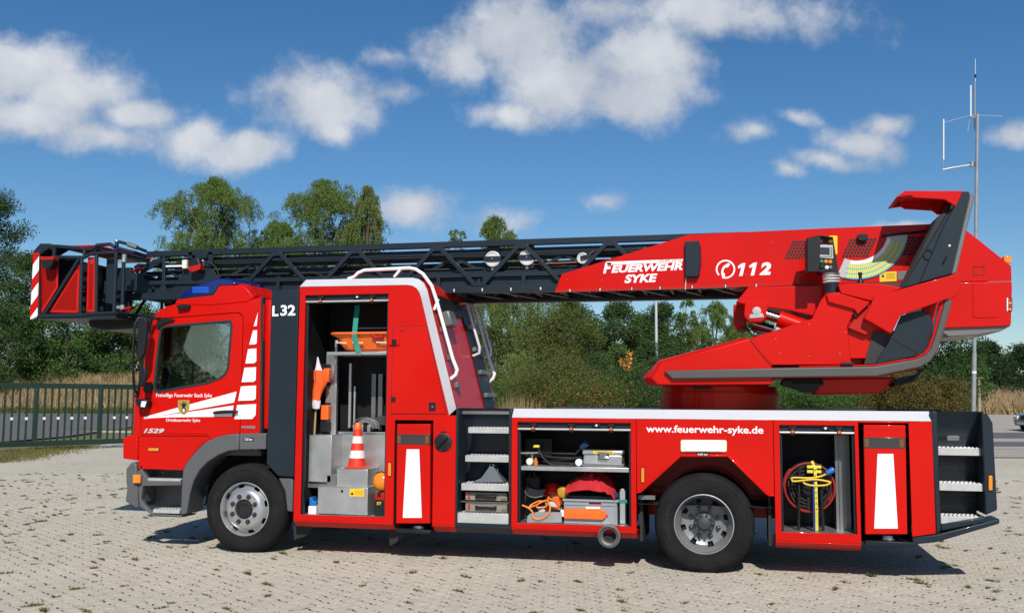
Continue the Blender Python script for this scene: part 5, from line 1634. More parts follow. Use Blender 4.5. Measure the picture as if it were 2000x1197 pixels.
# ================================================================== equipment carried in the lockers (each a thing of its own)
def B3(px0, px1, y, py0, py1):
    """x0, x1, z0, z1 of a picture rectangle on plane y (py0 = top)"""
    a, b = at(px0, (py0 + py1) / 2, y), at(px1, (py0 + py1) / 2, y)
    c = (px0 + px1) / 2
    return a.x, b.x, at(c, py1, y).z, at(c, py0, y).z
x0, x1, zf, zt = O1
def heap(x0, x1, y0, y1, z0, h, seed, nx=46, ny=30, peak=.55):
    rng = np.random.default_rng(seed)
    X, Y = np.meshgrid(np.linspace(0, 1, nx), np.linspace(0, 1, ny))
    a = np.clip(1 - ((X - peak) / .56) ** 2, 0, 1) ** .55 * np.clip(1 - ((Y - .55) / .62) ** 2, 0, 1) ** .5
    Z = a * h
    for k in range(14):
        cx, cy, an = rng.uniform(0, 1), rng.uniform(0, 1), rng.uniform(-.8, .8)
        d = (X - cx) * math.cos(an) * 1.0 + (Y - cy) * math.sin(an)
        al = -(X - cx) * math.sin(an) + (Y - cy) * math.cos(an)
        Z += (h * .10 * np.exp(-(d / .035) ** 2) * np.exp(-(al / .35) ** 2) - h * .05 * np.exp(-((d - .06) / .03) ** 2) * np.exp(-(al / .35) ** 2)) * (a > .05)
    V = np.stack([x0 + X * (x1 - x0), y0 + Y * (y1 - y0) + .015 * np.sin(X * 17), z0 + Z], -1).reshape(-1, 3)
    F = [(j * nx + i, j * nx + i + 1, (j + 1) * nx + i + 1, (j + 1) * nx + i) for j in range(ny - 1) for i in range(nx - 1)]
    return V.tolist(), F
# inner partition and frames belong to the truck's locker
g = G()
px_ = X_(657, 700, .45)
g.box(px_, px_ + .03, .40, .45, zf, 2.25); g.box(X_(680, 800, .5), X_(680, 800, .5) + .03, .5, .53, 1.3, 2.0); g.box(X_(690, 800, .5), X_(690, 800, .5) + .02, .5, .53, 1.3, 1.75)
g.build('locker_post', ALU, L1, bevel=.003)
g = G(); q = B3(636, 658, .42, 692, 850); g.box(q[0], q[1], .42, .44, q[2], q[3]); g.build('locker_partition', ALU, L1)
q = B3(638, 751, .08, 686.5, 693)
g = G(); g.box(q[0], x1 - .022, .08, .60, q[2], q[3]); sh1 = g.build('shelf', ALU, L1, bevel=.003)
g = G(); g.box(x0 + .3, x1, .6, .64, 2.38, 2.40); g.build('rear_ledge', ALUD, L1)
q = B3(660, 746, .42, 843, 945)
g = G(); g.box(q[0], x1 - .02, .42, .46, zf + .02, q[3]); g.box(q[0], x1 - .02, .40, .47, q[3] - .012, q[3]); g.build('inner_panel', ALU, L1, bevel=.003)

# stretcher basket
r = thing('stretcher_basket', 'orange plastic rescue stretcher strapped on the shelf in the big locker', 'stretcher', (1.2, .35, sh1.data.vertices[0].co.z))
zb = q[3]
sb0, sb1, s0, s1 = B3(644, 752, .12, 650, 686)
zshelf = B3(638, 751, .08, 686.5, 693)[3]
sb1 = x1 - .028
g = G()
prof_ = [(0, s1 - .03), (.02, s1 - .006), (.05, s1)]
ring_out = []
def hull(z, inset, n=10):
    xa, xb, ya, yb = sb0 + inset, sb1 + .0, .12 + inset * .6, .58 - inset * .6
    return rnd([(xa, ya), (xb, ya), (xb, yb), (xa, yb)], {0: .10, 3: .10}, 5), z
L = [hull(s1 - .004, .0), hull(s1 - .02, -.004), hull(s1 - .05, .05), hull(s1 - .11, .07), hull(zshelf + .03, .12), hull(zshelf + .004, .22)]
V, Fc = [], []
n = len(L[0][0])
for pts, z in L:
    V += [(x, y, z) for x, y in pts]
for i in range(len(L) - 1):
    for j in range(n):
        Fc.append((i * n + j, i * n + (j + 1) % n, (i + 1) * n + (j + 1) % n, (i + 1) * n + j))
Fc.append(tuple(range(n))); Fc.append(tuple(range((len(L) - 1) * n, len(L) * n)))
g.add(V, Fc); shell = g.build('basket_shell', ORG, r, bevel=.006)
g = G(); pts, z = hull(s1 - .004, -.006); g.tube([(x, y, z) for x, y in pts], .014, 8, closed=True); g.build('basket_rim', ORG, r)
for fx in (.10, .38, .78):
    xx = sb0 + fx * (sb1 - sb0)
    g = G(); g.tube([(xx, .135, s1 - .10), (xx + .12, .135, s1 - .105)], .007, 6); g.build('rope', CREAM, r)
g = G(); xx = sb0 + .72 * (sb1 - sb0); g.tube([(xx, .125, s1 - .03), (xx + .05, .12, s1 - .055), (xx + .12, .125, s1 - .04)], .02, 8); g.build('grip', REDD, r)
# strap
r = thing('tie_down_strap', 'green webbing strap holding the orange stretcher down', 'strap', (1.15, .1, zshelf))
def ribbon(path, w, m, name, par, wdir=(1, 0, 0), t=.003):
    g = G()
    for a, b in zip(path[:-1], path[1:]):
        a, b = Vector(a), Vector(b)
        g.bar(a, b, w, t, Vector(wdir).cross((b - a).normalized()))
    return g.build(name, m, par)
a, b, c, e = at(698, 596, .25), at(692, 655, .10), at(696, 672, .10), at(701, 690, .075)
ribbon([a, b, c, e], .055, TEAL, 'strap_band', r)
g = G(); g.box(e.x - .035, e.x + .035, .06, .075, e.z - .02, e.z + .01); g.build('buckle', STEEL, r, bevel=.004)
# flag
r = thing('warning_flag', 'orange and white warning flag rolled up on a wooden stick', 'flag', (at(612, 850, .3).x, .3, 1.2))
a, b = at(613, 868, .3), at(622, 705, .3)
g = G(); g.cyl(a, b, .012, 8); g.build('stick', WOOD, r)
def drape(path, radii, m, name, par, n=14, seed=0, fold=.35):
    rng = random.Random(seed)
    P = [Vector(p) for p in path]
    g = G(); V, Fc = [], []
    ph = [rng.random() * 6 for _ in range(4)]
    for i, p in enumerate(P):
        for j in range(n):
            w = 2 * math.pi * j / n
            rr = radii[i] * (1 + fold * math.sin(3 * w + ph[0] + i * .5) * .6 + fold * .4 * math.sin(5 * w + ph[1] - i * .3))
            V.append((p.x + rr * math.cos(w), p.y + rr * .6 * math.sin(w), p.z))
    for i in range(len(P) - 1):
        for j in range(n):
            Fc.append((i * n + j, i * n + (j + 1) % n, (i + 1) * n + (j + 1) % n, (i + 1) * n + j))
    Fc += [tuple(range(n)), tuple(range((len(P) - 1) * n, len(P) * n))]
    g.add(V, Fc); return g.build(name, m, par)
drape([at(620.5, 697, .27), at(621, 710, .27), at(622, 724, .27)], [.006, .02, .045], FLAGW, 'white_cloth', r, seed=1)
drape([at(622, 723, .265), at(624, 735, .265), at(625, 745, .265), at(620, 760, .265), at(618, 772, .265), at(617, 782, .265)], [.046, .062, .066, .058, .05, .045], FLAGO, 'orange_cloth', r, seed=2)
drape([at(617, 781, .265), at(617, 790, .265), at(618, 798, .265)], [.045, .042, .03], FLAGW, 'white_cloth', r, seed=3)
# hand lamps on the partition
for i, (py0, py1, lab) in enumerate(((715, 747, 'upper orange hand lamp clipped to the locker partition'), (789, 848, 'lower orange hand lamp with black base on the locker partition'))):
    r = thing('hand_lamp', lab, 'hand lamp', (at(634, py1, .40).x, .36, at(634, py1, .4).z), 'hand lamps in the big locker')
    if i == 0:
        q = B3(631, 642, .33, 719, 746); g = G(); g.box(q[0], q[1], .33, .40, q[2], q[3]); g.build('lamp_body', ORG, r, bevel=.008)
        q = B3(627, 646, .41, 711, 754); g = G(); g.box(q[0], q[1], .40, .42, q[2], q[3]); g.build('lamp_holder', BLACK, r, bevel=.006)
    else:
        q = B3(626, 641, .33, 791, 820); g = G(); g.box(q[0], q[1], .33, .40, q[2], q[3]); g.build('lamp_body', ORG, r, bevel=.008)
        q = B3(625, 641, .33, 822, 843); g = G(); g.box(q[0], q[1], .33, .41, q[2], q[3]); g.build('lamp_battery', BLACK, r, bevel=.008)
        q = B3(625, 645, .41, 786, 848); g = G(); g.box(q[0], q[1], .41, .42, q[2], q[3]); g.build('lamp_holder', BLACK, r, bevel=.006)
# sheet metal boxes
def metal_box(name, label, px0, px1, py0, py1, y0, y1, extra=None, m=ALU, lid=True):
    q = B3(px0, px1, y0, py0, py1)
    r = thing(name, label, 'metal box', ((q[0] + q[1]) / 2, (y0 + y1) / 2, q[2]), 'aluminium boxes in the big locker')
    g = G(); g.box(q[0], q[1], y0, y1, q[2], q[3]); b = g.build('box_body', m, r, bevel=.004)
    if lid:
        g = G(); g.plate(rect(q[0] - .003, q[1] + .003, y0 - .003, y1 + .003), [], 0, .004)
        g.v = [(x, z, q[3] + y) for x, y, z in g.v]; g.build('box_rim', m, r)
    return r, q, b
r, q, b = metal_box('metal_box', 'largest aluminium box on the big locker floor with yellow sticker', 620.5, 718, 951, 1004, .07, .40)
zfloor = O1[2]
g = G(); g.lathe((B3(668, 669, .07, 959, 960)[0], .0695, B3(668, 669, .07, 959, 960)[3]), [(.015, 0), (.013, -.001)], n=16); g.build('round_hole', DARK, r)
q2 = B3(683, 711, .068, 954, 969); g = G(); g.box(q2[0], q2[1], .0665, .0695, q2[2], q2[3]); s = g.build('yellow_sticker', YEL, r)
g = G(); g.prism(PX([(684.5, 966), (687.8, 959.5), (691, 966)], .066), .0655, .0664); g.build('warning_triangle', BLACK, s)
g = G()
for k in range(4):
    q3 = B3(692.5, 709, .066, 957.5 + 2.6 * k, 958.4 + 2.6 * k); g.box(q3[0], q3[1], .0655, .0664, q3[2], q3[3])
o = g.build('sticker_print', mat('faded_ink', (.35, .22, .02), .6), s); o['kind'] = 'stuff'
r, q, b = metal_box('metal_box', 'middle aluminium box carrying the traffic cone', 657.5, 718, 916, 951, .10, .40)
cone_z = q[3] + .004
metal_box('metal_box', 'small pale metal box left of the cone box', 638, 657, 928, 950.5, .12, .30, m=ALUD)
metal_box('metal_box', 'tall upright aluminium box by the left locker wall', 603, 647, 850, 941, .12, .44)
g = G(); q = B3(600, 640, .15, 943, 952); g.box(O1[0], q[1], .15, .5, q[2], q[3]); g.build('shelf', ALUD, L1)
# traffic cone
c = at(696, 916, .22); cx, cy = c.x, .24
hc = at(696, 825, cy).z - cone_z
r = thing('traffic_cone', 'red and white banded traffic cone standing on an aluminium box', 'traffic cone', (cx, cy, cone_z))
CR = mat('cone_red', (.66, .03, .012), .5, var=.1, scale=20); CW = mat('cone_white', (.70, .68, .66), .55, var=.1, scale=20)
g = G(); g.box(cx - .105, cx + .105, cy - .105, cy + .105, cone_z + .002, cone_z + .018); g.build('cone_base', CR, r, bevel=.008)
ts = [0, .19, .365, .53, .69, .85, 1.0]
ms = [CR, CW, CR, CW, CR, ORG]
def cr(t): return .098 - t * .068
for k in range(6):
    t0, t1 = ts[k], ts[k + 1]
    g = G(); z0_, z1_ = cone_z + .018 + t0 * (hc - .018), cone_z + .018 + t1 * (hc - .018)
    pr = [(cr(t0), z0_), (cr(t1) if k < 5 else .031, z1_)]
    if k == 5:
        pr = [(cr(t0) + .003, z0_), (.034, z1_ - .01), (.028, z1_)]
    g.lathe((cx, cy, 0), pr, 'Z', n=24); g.build('cone_band', ms[k], r)
# amber beacon lamp
c = at(742, 940, .14)
r = thing('warning_lamp', 'round amber warning lamp on a black battery case lettered SY', 'warning lamp', (c.x, .16, zfloor))
cz = c.z
g = G(); g.lathe((c.x + .02, .14, cz), [(.02, .055), (.07, .045), (.098, .02), (.10, 0), (.085, -.03), (.05, -.05), (.012, -.058)], n=24); g.build('amber_lens', AMBER, r)
g = G(); g.tube([(c.x - .04, .13, cz + .085), (c.x + .02, .13, cz + .105), (c.x + .08, .13, cz + .085)], .006, 6); g.build('lamp_hoop', BLACK, r)
q = B3(731, 760, .10, 976, 1000.5); xr = min(q[1], O1[1] - .025)
g = G(); g.box(q[0], xr, .10, .26, zfloor + .002, q[3]); bb = g.build('battery_case', BLACK, r, bevel=.008)
q2 = B3(731, 760, .10, 962, 976); g = G(); g.box(q[0], xr, .10, .26, q2[2], q2[3]); rt_ = g.build('battery_top', REDD, r, bevel=.006)
g = G(); g.box(q[0] + .03, q[0] + .07, .097, .12, q2[2] + .03, q2[3] + .006); g.build('switch', BLACK, r)
g = G(); g.box((q[0] + xr) / 2 - .02, (q[0] + xr) / 2 + .06, .13, .16, q2[3], cz - .09); g.build('lamp_neck', BLACK, r)
textpx('lettering', 'SY', YEL, r, 736, 745.5, 979.5, 985.5, .0998, bold=.02)
# blue and white carton
q = B3(597, 617, .10, 988, 1001)
r = thing('carton', 'small blue and white carton in the left corner of the big locker', 'carton', (q[0], .15, zfloor))
g = G(); g.box(q[0] + .03, q[1], .10, .24, zfloor + .002, q[3]); g.build('carton_tray', FILM, r, bevel=.003)
g = G(); g.prism([(q[0] + .03, q[3] + .002), (q[1] - .02, q[3] + .002), (q[1] - .005, q[3] + .04), (q[0] + .07, q[3] + .05), (q[0] + .06, q[3] + .09), (q[0] + .03, q[3] + .09)], .12, .23); g.build('blue_pack', BLUEP, r, bevel=.003)
# grey webbing on the inner panel
zz = B3(660, 746, .42, 843, 945)[3]
c = at(709, 822, .45)
r = thing('webbing_bundle', 'bundle of grey webbing straps with metal clamps behind the cone', 'straps', (c.x, .46, zz))
rng = random.Random(5)
for k in range(7):
    a0 = rng.uniform(-.02, .02)
    w = .05 + .012 * k
    pts = [(c.x - .02 + a0 - .02, .45 + k * .006, zz + .005)]
    for t in range(9):
        th = math.pi * (1 - t / 8 * 1.05)
        pts.append((c.x + .03 + a0 + w * 1.15 * math.cos(th), .45 + k * .006, zz + .05 + (.055 + .008 * k) * math.sin(th)))
    ribbon(pts, .03, WEB, 'webbing', r, wdir=(0, 1, 0))
for dx in (-.11, -.03, .05):
    g = G(); g.box(c.x + dx, c.x + dx + .035, .44, .47, zz + .002, zz + .075); g.build('clamp', ALU, r, bevel=.004)

V, F = heap(X_(712, 830, .5), O1[1] - .03, .47, .63, zz + .002, .16, 12, nx=30, ny=18)
g = G(); o = g.add(V, F).build('black_tarp', CUSH, recalc=False); tag(o, 'folded black tarpaulin at the back right of the big locker', 'tarpaulin')
for px in (725, 738):
    q = B3(px, px + 8, .55, 730, 800); g = G(); g.box(q[0], q[1], .56, .6, zz + .01, q[3]); g.build('locker_upright', ALUD, L1)
# ---- access ladder: chock and two tool cases
stz = {}
zst3 = xz(950, 945, .04)[1]; zst4 = xz(950, 1003, .01)[1]
r = thing('wheel_chock', 'grey perforated folding wheel chock standing on the access ladder step', 'wheel chock', (at(955, 945, .12).x, .2, zst3))
CH = mat('chock_zinc', (.20, .22, .25), .45, .6, var=.1)
t = [(922, 944), (940, 936), (955, 915), (959, 912), (964, 914), (983, 944)]
tp_ = PX(t, .12); zmin = min(p[1] for p in tp_)
tp_ = [(x, max(z - zmin + zst3 + .009, zst3 + .009)) for x, z in tp_]
for yy in (.12, .30):
    g = G(); g.prism(tp_, yy, yy + .006); g.build('chock_side', CH, r)
g = G(); pa_ = tp_[0]; pb_ = tp_[2]
g.prism([tp_[0], tp_[1], tp_[2], (tp_[2][0] + .008, tp_[2][1] - .004), (tp_[1][0] + .008, tp_[1][1] - .006), (tp_[0][0] + .015, tp_[0][1])], .126, .30); g.prism([tp_[4], tp_[5], (tp_[5][0] - .01, tp_[5][1]), (tp_[4][0] - .01, tp_[4][1])], .126, .30); g.build('chock_face', CH, r)
g = G()
for k in range(4):
    x_ = tp_[1][0] + k * .055
    g.box(x_, x_ + .008, .118, .121, tp_[0][1] + .01, tp_[0][1] + .05 + .03 * k)
g.build('chock_ribs', CH, r)
c = at(960, 908, .15); g = G(); g.tube([(c.x - .02, .15, c.z - .03), (c.x - .02, .15, c.z + .01), (c.x + .02, .15, c.z + .01), (c.x + .02, .15, c.z - .03)], .008, 6); g.build('chock_hinge', STEEL, r)
for (py0, py1, lab) in ((962, 977, 'upper flat wooden tool case with black handle in the access ladder'), (983, 1000.5, 'lower flat wooden tool case with black handle in the access ladder')):
    q = B3(909, 990, .10, py0, py1)
    zb_ = zst4 + .009 if py0 > 980 else q[2]
    r = thing('tool_case', lab, 'tool case', ((q[0] + q[1]) / 2, .2, zb_), 'tool cases in the access ladder')
    xr = min(q[1], 2.86)
    g = G(); g.box(q[0], xr, .10, .34, zb_, q[3]); g.build('case_body', mat('worn_board', (.22, .19, .15), .7, var=.3, scale=20), r, bevel=.003)
    xm = (q[0] + xr) / 2; zm = (zb_ + q[3]) / 2
    g = G(); g.box(xm - .10, xm + .10, .072, .10, zm - .014, zm + .014); g.box(xm - .11, xm - .085, .08, .101, zm - .02, zm + .022); g.box(xm + .085, xm + .11, .08, .101, zm - .02, zm + .022); g.build('case_handle', BLACK, r, bevel=.006)
    g = G(); g.box(q[0] + .03, q[0] + .05, .09, .10, zm - .02, zm + .035); g.build('red_clasp', REDLENS, r, bevel=.004)
    g = G(); g.box(q[0], xr, .098, .10, q[3] - .008, q[3]); g.box(xr - .06, xr - .01, .095, .10, zm - .03, zm - .01); g.build('case_edge', ALUD, r)
g = G(); q = B3(905, 990, .12, 979, 981.5); g.box(2.345, 2.865, .12, .35, q[2], q[3]); g.build('case_shelf', ALUD, sr)
for x in (2.345, 2.855):
    pass

# ---- tool locker
x0, x1, zf2, zt2 = O2
q = B3(1019, 1224, .06, 911.5, 920)
g = G(); g.box(x0 + .024, x1 - .024, .06, .58, q[2], q[3]); g.build('shelf', ALU, L2, bevel=.003)
zs = q[3]
# aluminium case
q = B3(1136, 1222, .14, 879, 911)
r = thing('aluminium_case', 'aluminium tool case with yellow label on the tool locker shelf', 'tool case', ((q[0] + q[1]) / 2, .3, zs))
g = G(); g.box(q[0] + .015, q[1] - .035, .15, .42, zs + .002, q[3] - .045); g.build('case_body', ALU, r, bevel=.012)
g = G(); g.box(q[0] + .005, q[1] - .025, .14, .43, q[3] - .044, q[3]); g.build('case_lid', ALU, r, bevel=.012)
g = G(); g.box(q[0] + .002, q[1] - .02, .142, .43, zs + .002, zs + .03); g.build('case_foot', ALUD, r, bevel=.003)
qq = B3(1159, 1199, .14, 880.5, 885.5); g = G(); g.box(qq[0], qq[1], .137, .1395, qq[2], qq[3]); lb = g.build('yellow_label', YEL, r)
textpx('lettering', 'Handwerkzeug', BLACK, r, 1165, 1195, 881.3, 885, .1368, bold=.0)
xm = (q[0] + q[1]) / 2; zm = zs + .10
g = G(); g.box(xm - .055, xm + .055, .135, .15, zm - .03, zm + .045); g.build('handle_plate', ALUD, r, bevel=.004)
g = G(); g.tube([(xm - .045, .13, zm + .02), (xm - .045, .11, zm - .005), (xm + .045, .11, zm - .005), (xm + .045, .13, zm + .02)], .010, 8); g.build('case_handle', STEEL, r)
# cable coil
c = at(1100, 902, .28)
r = thing('cable_coil', 'coil of black cable with blue plug lying on the shelf', 'cable', (c.x, .3, zs))
rng = random.Random(3)
pts = []
for k in range(150):
    w = k * .22
    rr = .19 + .03 * math.sin(w * .37) + rng.uniform(-.008, .008)
    pts.append((c.x + rr * math.cos(w), .32 + rr * .62 * math.sin(w), zs + .014 + .0007 * k + .012 * math.sin(w * .7)))
g = G(); g.tube(pts, .0095, 6); g.build('black_cable', RUB, r)
p = at(1142, 868, .25); g = G(); g.tube([pts[-1], (p.x - .1, .24, p.z - .10), (p.x - .03, .22, p.z - .03), p], .009, 6); g.build('cable_end', RUB, r)
g = G(); g.cyl((p.x - .02, .22, p.z - .02), (p.x + .03, .18, p.z + .02), .035, 14); g.build('blue_plug', mat('dim_blue', (.02, .05, .14), .4), r)
# flood lamp at the left
q = B3(1020, 1060, .2, 862, 893)
r = thing('flood_lamp', 'black flood lamp with yellow label at the left of the shelf', 'lamp', (q[0], .3, zs))
g = G(); g.box(q[0] + .01, q[1] + .08, .26, .42, q[2], q[3] + .03)
for k in range(9):
    g.box(q[0] + .02 + k * .03, q[0] + .03 + k * .03, .245, .26, q[2] + .01, q[3] + .02)
g.build('lamp_body', BLACK, r, bevel=.004)
qq = B3(1040, 1056, .18, 868, 876); g = G(); g.box(qq[0], qq[1], .18, .26, qq[2], qq[3]); s = g.build('lamp_switch', BLACK, r, bevel=.004)
qq = B3(1041.5, 1053, .178, 868.8, 873); g = G(); g.box(qq[0], qq[1], .176, .18, qq[2], qq[3]); g.build('yellow_label', mat('bright_yellow', (.75, .66, .03), .5), s)
g = G(); a, b = at(1018, 885, .2), at(1057, 884, .2); g.cyl(a, b, .012, 8); g.box((a.x + b.x) / 2, (a.x + b.x) / 2 + .02, .2, .28, zs + .002, a.z); g.build('lamp_stand', ALUD, r)
g = G(); a = at(1052, 878, .17); g.tube([a, at(1060, 893, .15), at(1075, 906, .14), at(1100, 910, .14), at(1120, 907, .16)], .009, 6); g.build('lamp_cable', RUB, r)
for (px, py, m, nm, lab) in ((1034, 901, CREAM, 'hose_coupling', 'cream and green hose coupling by the flood lamp stand'), (1130, 902.5, FILM, 'tape_roll', 'white tape roll between the cable coil and the aluminium case')):
    p = at(px, py, .15); rr = max(.02, p.z - zs - .003)
    g = G(); g.lathe((p.x, .15, zs + .003 + .035), [(.02, .06), (.034, .055), (.035, 0), (.028, -.008), (.012, -.008)], n=18)
    o = g.build(nm, m); tag(o, lab, 'coupling' if 'coup' in nm else 'tape')
p = at(1046, 903, .15); g = G(); g.lathe((p.x, .16, zs + .002), [(.022, 0), (.024, .03), (.016, .05), (.012, .07), (.006, .075)], 'Z', n=12); o = g.build('spray_bottle', mat('orange_dim', (.45, .13, .01), .4)); tag(o, 'small orange bottle beside the cream coupling', 'bottle')

# lower half: crate with red cloth
q = B3(1100, 1207, .10, 975, 1019)
r = thing('plastic_crate', 'grey plastic crate full of red cloth on the tool locker floor', 'crate', ((q[0] + q[1]) / 2, .28, zf2))
zb_ = zf2 + .003; zt_ = q[3]
ci0, ci1, cj0, cj1 = q[0] + .008, q[1] - .01, .10, .46
g = G(); t = .008
hx0, hx1 = X_(1150, 985, .1), X_(1174, 985, .1); hz0, hz1 = at(1160, 987, .1).z, at(1160, 981, .1).z
g.plate(rect(ci0, ci1, zb_, zt_), [rect(hx0, hx1, hz0, hz1)], cj0, cj0 + t)
g.box(ci0, ci0 + t, cj0 + t, cj1, zb_, zt_); g.box(ci1 - t, ci1, cj0 + t, cj1, zb_, zt_); g.box(ci0 + t, ci1 - t, cj1 - t, cj1, zb_, zt_); g.box(ci0 + t, ci1 - t, cj0 + t, cj1 - t, zb_, zb_ + t)
g.build('crate_wall', CRATE, r)
g = G(); g.plate(rect(ci0 - .014, ci1 + .014, cj0 - .014, cj1 + .014), [rect(ci0 + .004, ci1 - .004, cj0 + .004, cj1 - .004)], zt_ - .02, zt_); g.v = [(x, z, y) for x, y, z in g.v]
g.build('crate_rim', CRATE, r, bevel=.003)
g = G()
for fx in (.02, .28, .72, .97):
    xx = ci0 + fx * (ci1 - ci0); g.box(xx - .004, xx + .004, cj0 - .010, cj0, zb_, zt_ - .02)
g.box(ci0, ci1, cj0 - .008, cj0, zt_ - .055, zt_ - .047); g.build('crate_rib', CRATE, r)
qq = B3(1144, 1172, .09, 989.5, 993.5); g = G(); g.box(qq[0], qq[1], .088, .10, qq[2], qq[3]); g.build('crate_label', FILM, r)
textpx('lettering', 'R', REDLENS, r, 1184, 1188.5, 1004.5, 1011, .0995, bold=.04)
# cloth heap
zpk = at(1145, 932, .26).z
V, F = heap(ci0 + .004, ci1 - .02, cj0 - .012, cj1 - .02, zt_ - .012, zpk - zt_ + .02, 4, peak=.45)
g = G(); g.add(V, F)
V, F = heap(ci0 + .08, ci1 - .01, cj0 + .16, cj1 + .1, zt_ - .01, (zpk - zt_) * 1.25, 9, peak=.4)
cloth = g.add(V, F).build('red_cloth', CLOTH, recalc=False)
g2 = G(); g2.box(ci0 + .02, ci1 - .02, cj0 + .012, cj0 + .02, zb_ + .1, zt_ - .02); g2.build('cloth_behind_grip', CLOTH, cloth)
tag(cloth, 'crumpled red cloth heaped in the grey crate', 'cloth')
# chainsaw
c = at(1075, 990, .22)
r = thing('chainsaw', 'orange and white chainsaw with black handle lying at the left of the tool locker', 'chainsaw', (c.x, .22, zf2))
SWH = mat('saw_white', (.55, .54, .52), .5)
g = G(); g.prism(rnd(PX([(1050, 1005), (1050, 992), (1062, 984), (1080, 976), (1092, 980), (1094, 1006)], .2), .02), .2, .36); g.build('saw_housing', SWH, r, bevel=.02)
g = G(); g.prism(rnd(PX([(1070, 968), (1090, 970), (1095, 986), (1092, 992), (1082, 978), (1066, 976)], .19), .02), .19, .37); g.build('saw_cover', ORG, r, bevel=.02)
g = G(); g.prism(PX([(1064, 990), (1092, 988), (1092, 998), (1066, 998)], .195), .19, .2); g.build('saw_stripe', ORG, r)
g = G(); g.tube([at(1052, 981, .18), at(1068, 987, .16), at(1084, 994, .16), at(1094, 998, .18)], .012, 8); g.build('saw_handle', BLACK, r)
g = G(); g.ball(at(1078, 969, .22), .035, sc=(1.2, 1, .8)); g.build('saw_cap', BLACK, r)
# guide bar cover
q = [(1101, 992.5), (1176, 993.5), (1184, 1000), (1184, 1008), (1178, 1015), (1101, 1012.5)]
r = thing('guide_bar_cover', 'long orange guide bar cover leaning on the grey crate', 'guide bar cover', (at(1140, 1015, .07).x, .07, zf2))
P_ = PX(q, .065); dz_ = 0
g = G(); g.prism(rnd(P_, {1: .02, 2: .02, 3: .02, 4: .02}), .065, .086); g.build('cover_shell', ORG, r, bevel=.006)
g = G()
for px in (1111, 1123, 1135, 1147):
    p = at(px, 1003, .063); g.add([(p.x - .025, .065, p.z - .035), (p.x + .025, .065, p.z - .035), (p.x + .025, .065, p.z + .035), (p.x - .025, .065, p.z + .035), (p.x, .058, p.z)], [(0, 1, 4), (1, 2, 4), (2, 3, 4), (3, 0, 4)])
g.build('cover_embossing', ORG, r)
g = G(); g.prism(PX([(1095, 995), (1101, 995), (1101, 1008), (1095, 1008)], .07), .07, .083); g.build('bar_end', FILM, r)
q = B3(1022, 1054, .36, 931, 962)
r = thing('tool_bag', 'black tool bag in the dark left corner behind the chainsaw', 'bag', (q[0], .42, zf2))
g = G(); g.prism(rnd([(q[0], zf2 + .004), (q[1], zf2 + .004), (q[1] - .01, q[3]), (q[0] + .02, q[3])], .03), .36, .54); g.build('bag_body', CUSH, r, bevel=.02)
g = G(); g.tube([(q[0] + .05, .38, q[3] - .01), (q[0] + .08, .37, q[3] + .05), (q[1] - .07, .37, q[3] + .05), (q[1] - .04, .38, q[3] - .01)], .010, 6); g.build('bag_handle', BLACK, r)
g = G(); g.ball(at(1202, 968, .2), .045, 14, 8, (1.2, 1, .8)); o = g.build('blue_bundle', mat('navy_cloth', (.012, .02, .06), .9)); tag(o, 'small navy cloth bundle between the crate and the guide bar', 'cloth')
# bent aluminium bracket + orange line
q = PX([(1029, 1017.5), (1030, 1006), (1036, 1000), (1050, 997), (1097, 998), (1097, 1018)], .05)
zz_ = min(p[1] for p in q); q = [(x, z - zz_ + zf2 + .002) for x, z in q]
g = G(); g.prism(q, .05, .056); o = g.build('sheet_bracket', ALU); tag(o, 'bent aluminium sheet bracket on the locker floor', 'bracket')
g = G()
pts = [at(1020, 986, .04), at(1033, 992, .03), at(1040, 1000, .03), at(1041, 1008, .03), at(1048, 1013, .03), at(1058, 1012, .03), at(1068, 1006, .03), at(1074, 996, .04), at(1073, 984, .08), at(1068, 977, .12), at(1058, 980, .12), at(1045, 987, .12), at(1034, 990, .12), at(1040, 984, .14), at(1055, 978, .14), at(1068, 982, .14), at(1064, 990, .13), at(1045, 990, .12)]
sm_ = []
for i in range(len(pts) - 1):
    p0, p1, p2, p3 = pts[max(i - 1, 0)], pts[i], pts[i + 1], pts[min(i + 2, len(pts) - 1)]
    for k in range(6):
        t = k / 6
        sm_.append(.5 * ((2 * p1) + (p2 - p0) * t + (2 * p0 - 5 * p1 + 4 * p2 - p3) * t * t + (3 * p1 - p0 - 3 * p2 + p3) * t ** 3))
g.tube(sm_, .0085, 7); o = g.build('orange_line', OCABLE); tag(o, 'orange cable looped over the bent bracket', 'cable')
# helmet, ear cup, visor, guide bar
c = at(1080, 956, .40); g = G(); g.ball(c, .085, 18, 10, (1.15, 1, .9)); g.box(c.x - .13, c.x - .06, .33, .45, c.z - .06, c.z - .045); o = g.build('helmet', REDD); tag(o, 'dark red helmet behind the chainsaw', 'helmet')
c = at(1100, 961, .28); g = G(); g.lathe((c.x, .27, c.z), [(.045, .06), (.062, .04), (.064, 0), (.05, -.02), (.015, -.028)], n=20); o = g.build('ear_cup', mat('dull_yellow', (.42, .26, .015), .5)); tag(o, 'yellow ear protector cup between helmet and red cloth', 'ear protector')
g = G()
for k in range(2):
    pass
pv = [at(1025, 958, .14), at(1027, 964, .12), at(1034, 969, .11), at(1045, 971, .11), at(1060, 968, .12)]
for a, b in zip(pv[:-1], pv[1:]):
    g.add([a, b, b + Vector((0, .22, .07)), a + Vector((0, .22, .07)), a - Vector((0, 0, .01)), b - Vector((0, 0, .01)), b + Vector((0, .22, .06)), a + Vector((0, .22, .06))], [(0, 1, 2, 3), (4, 7, 6, 5), (0, 4, 5, 1), (1, 5, 6, 2), (2, 6, 7, 3), (3, 7, 4, 0)])
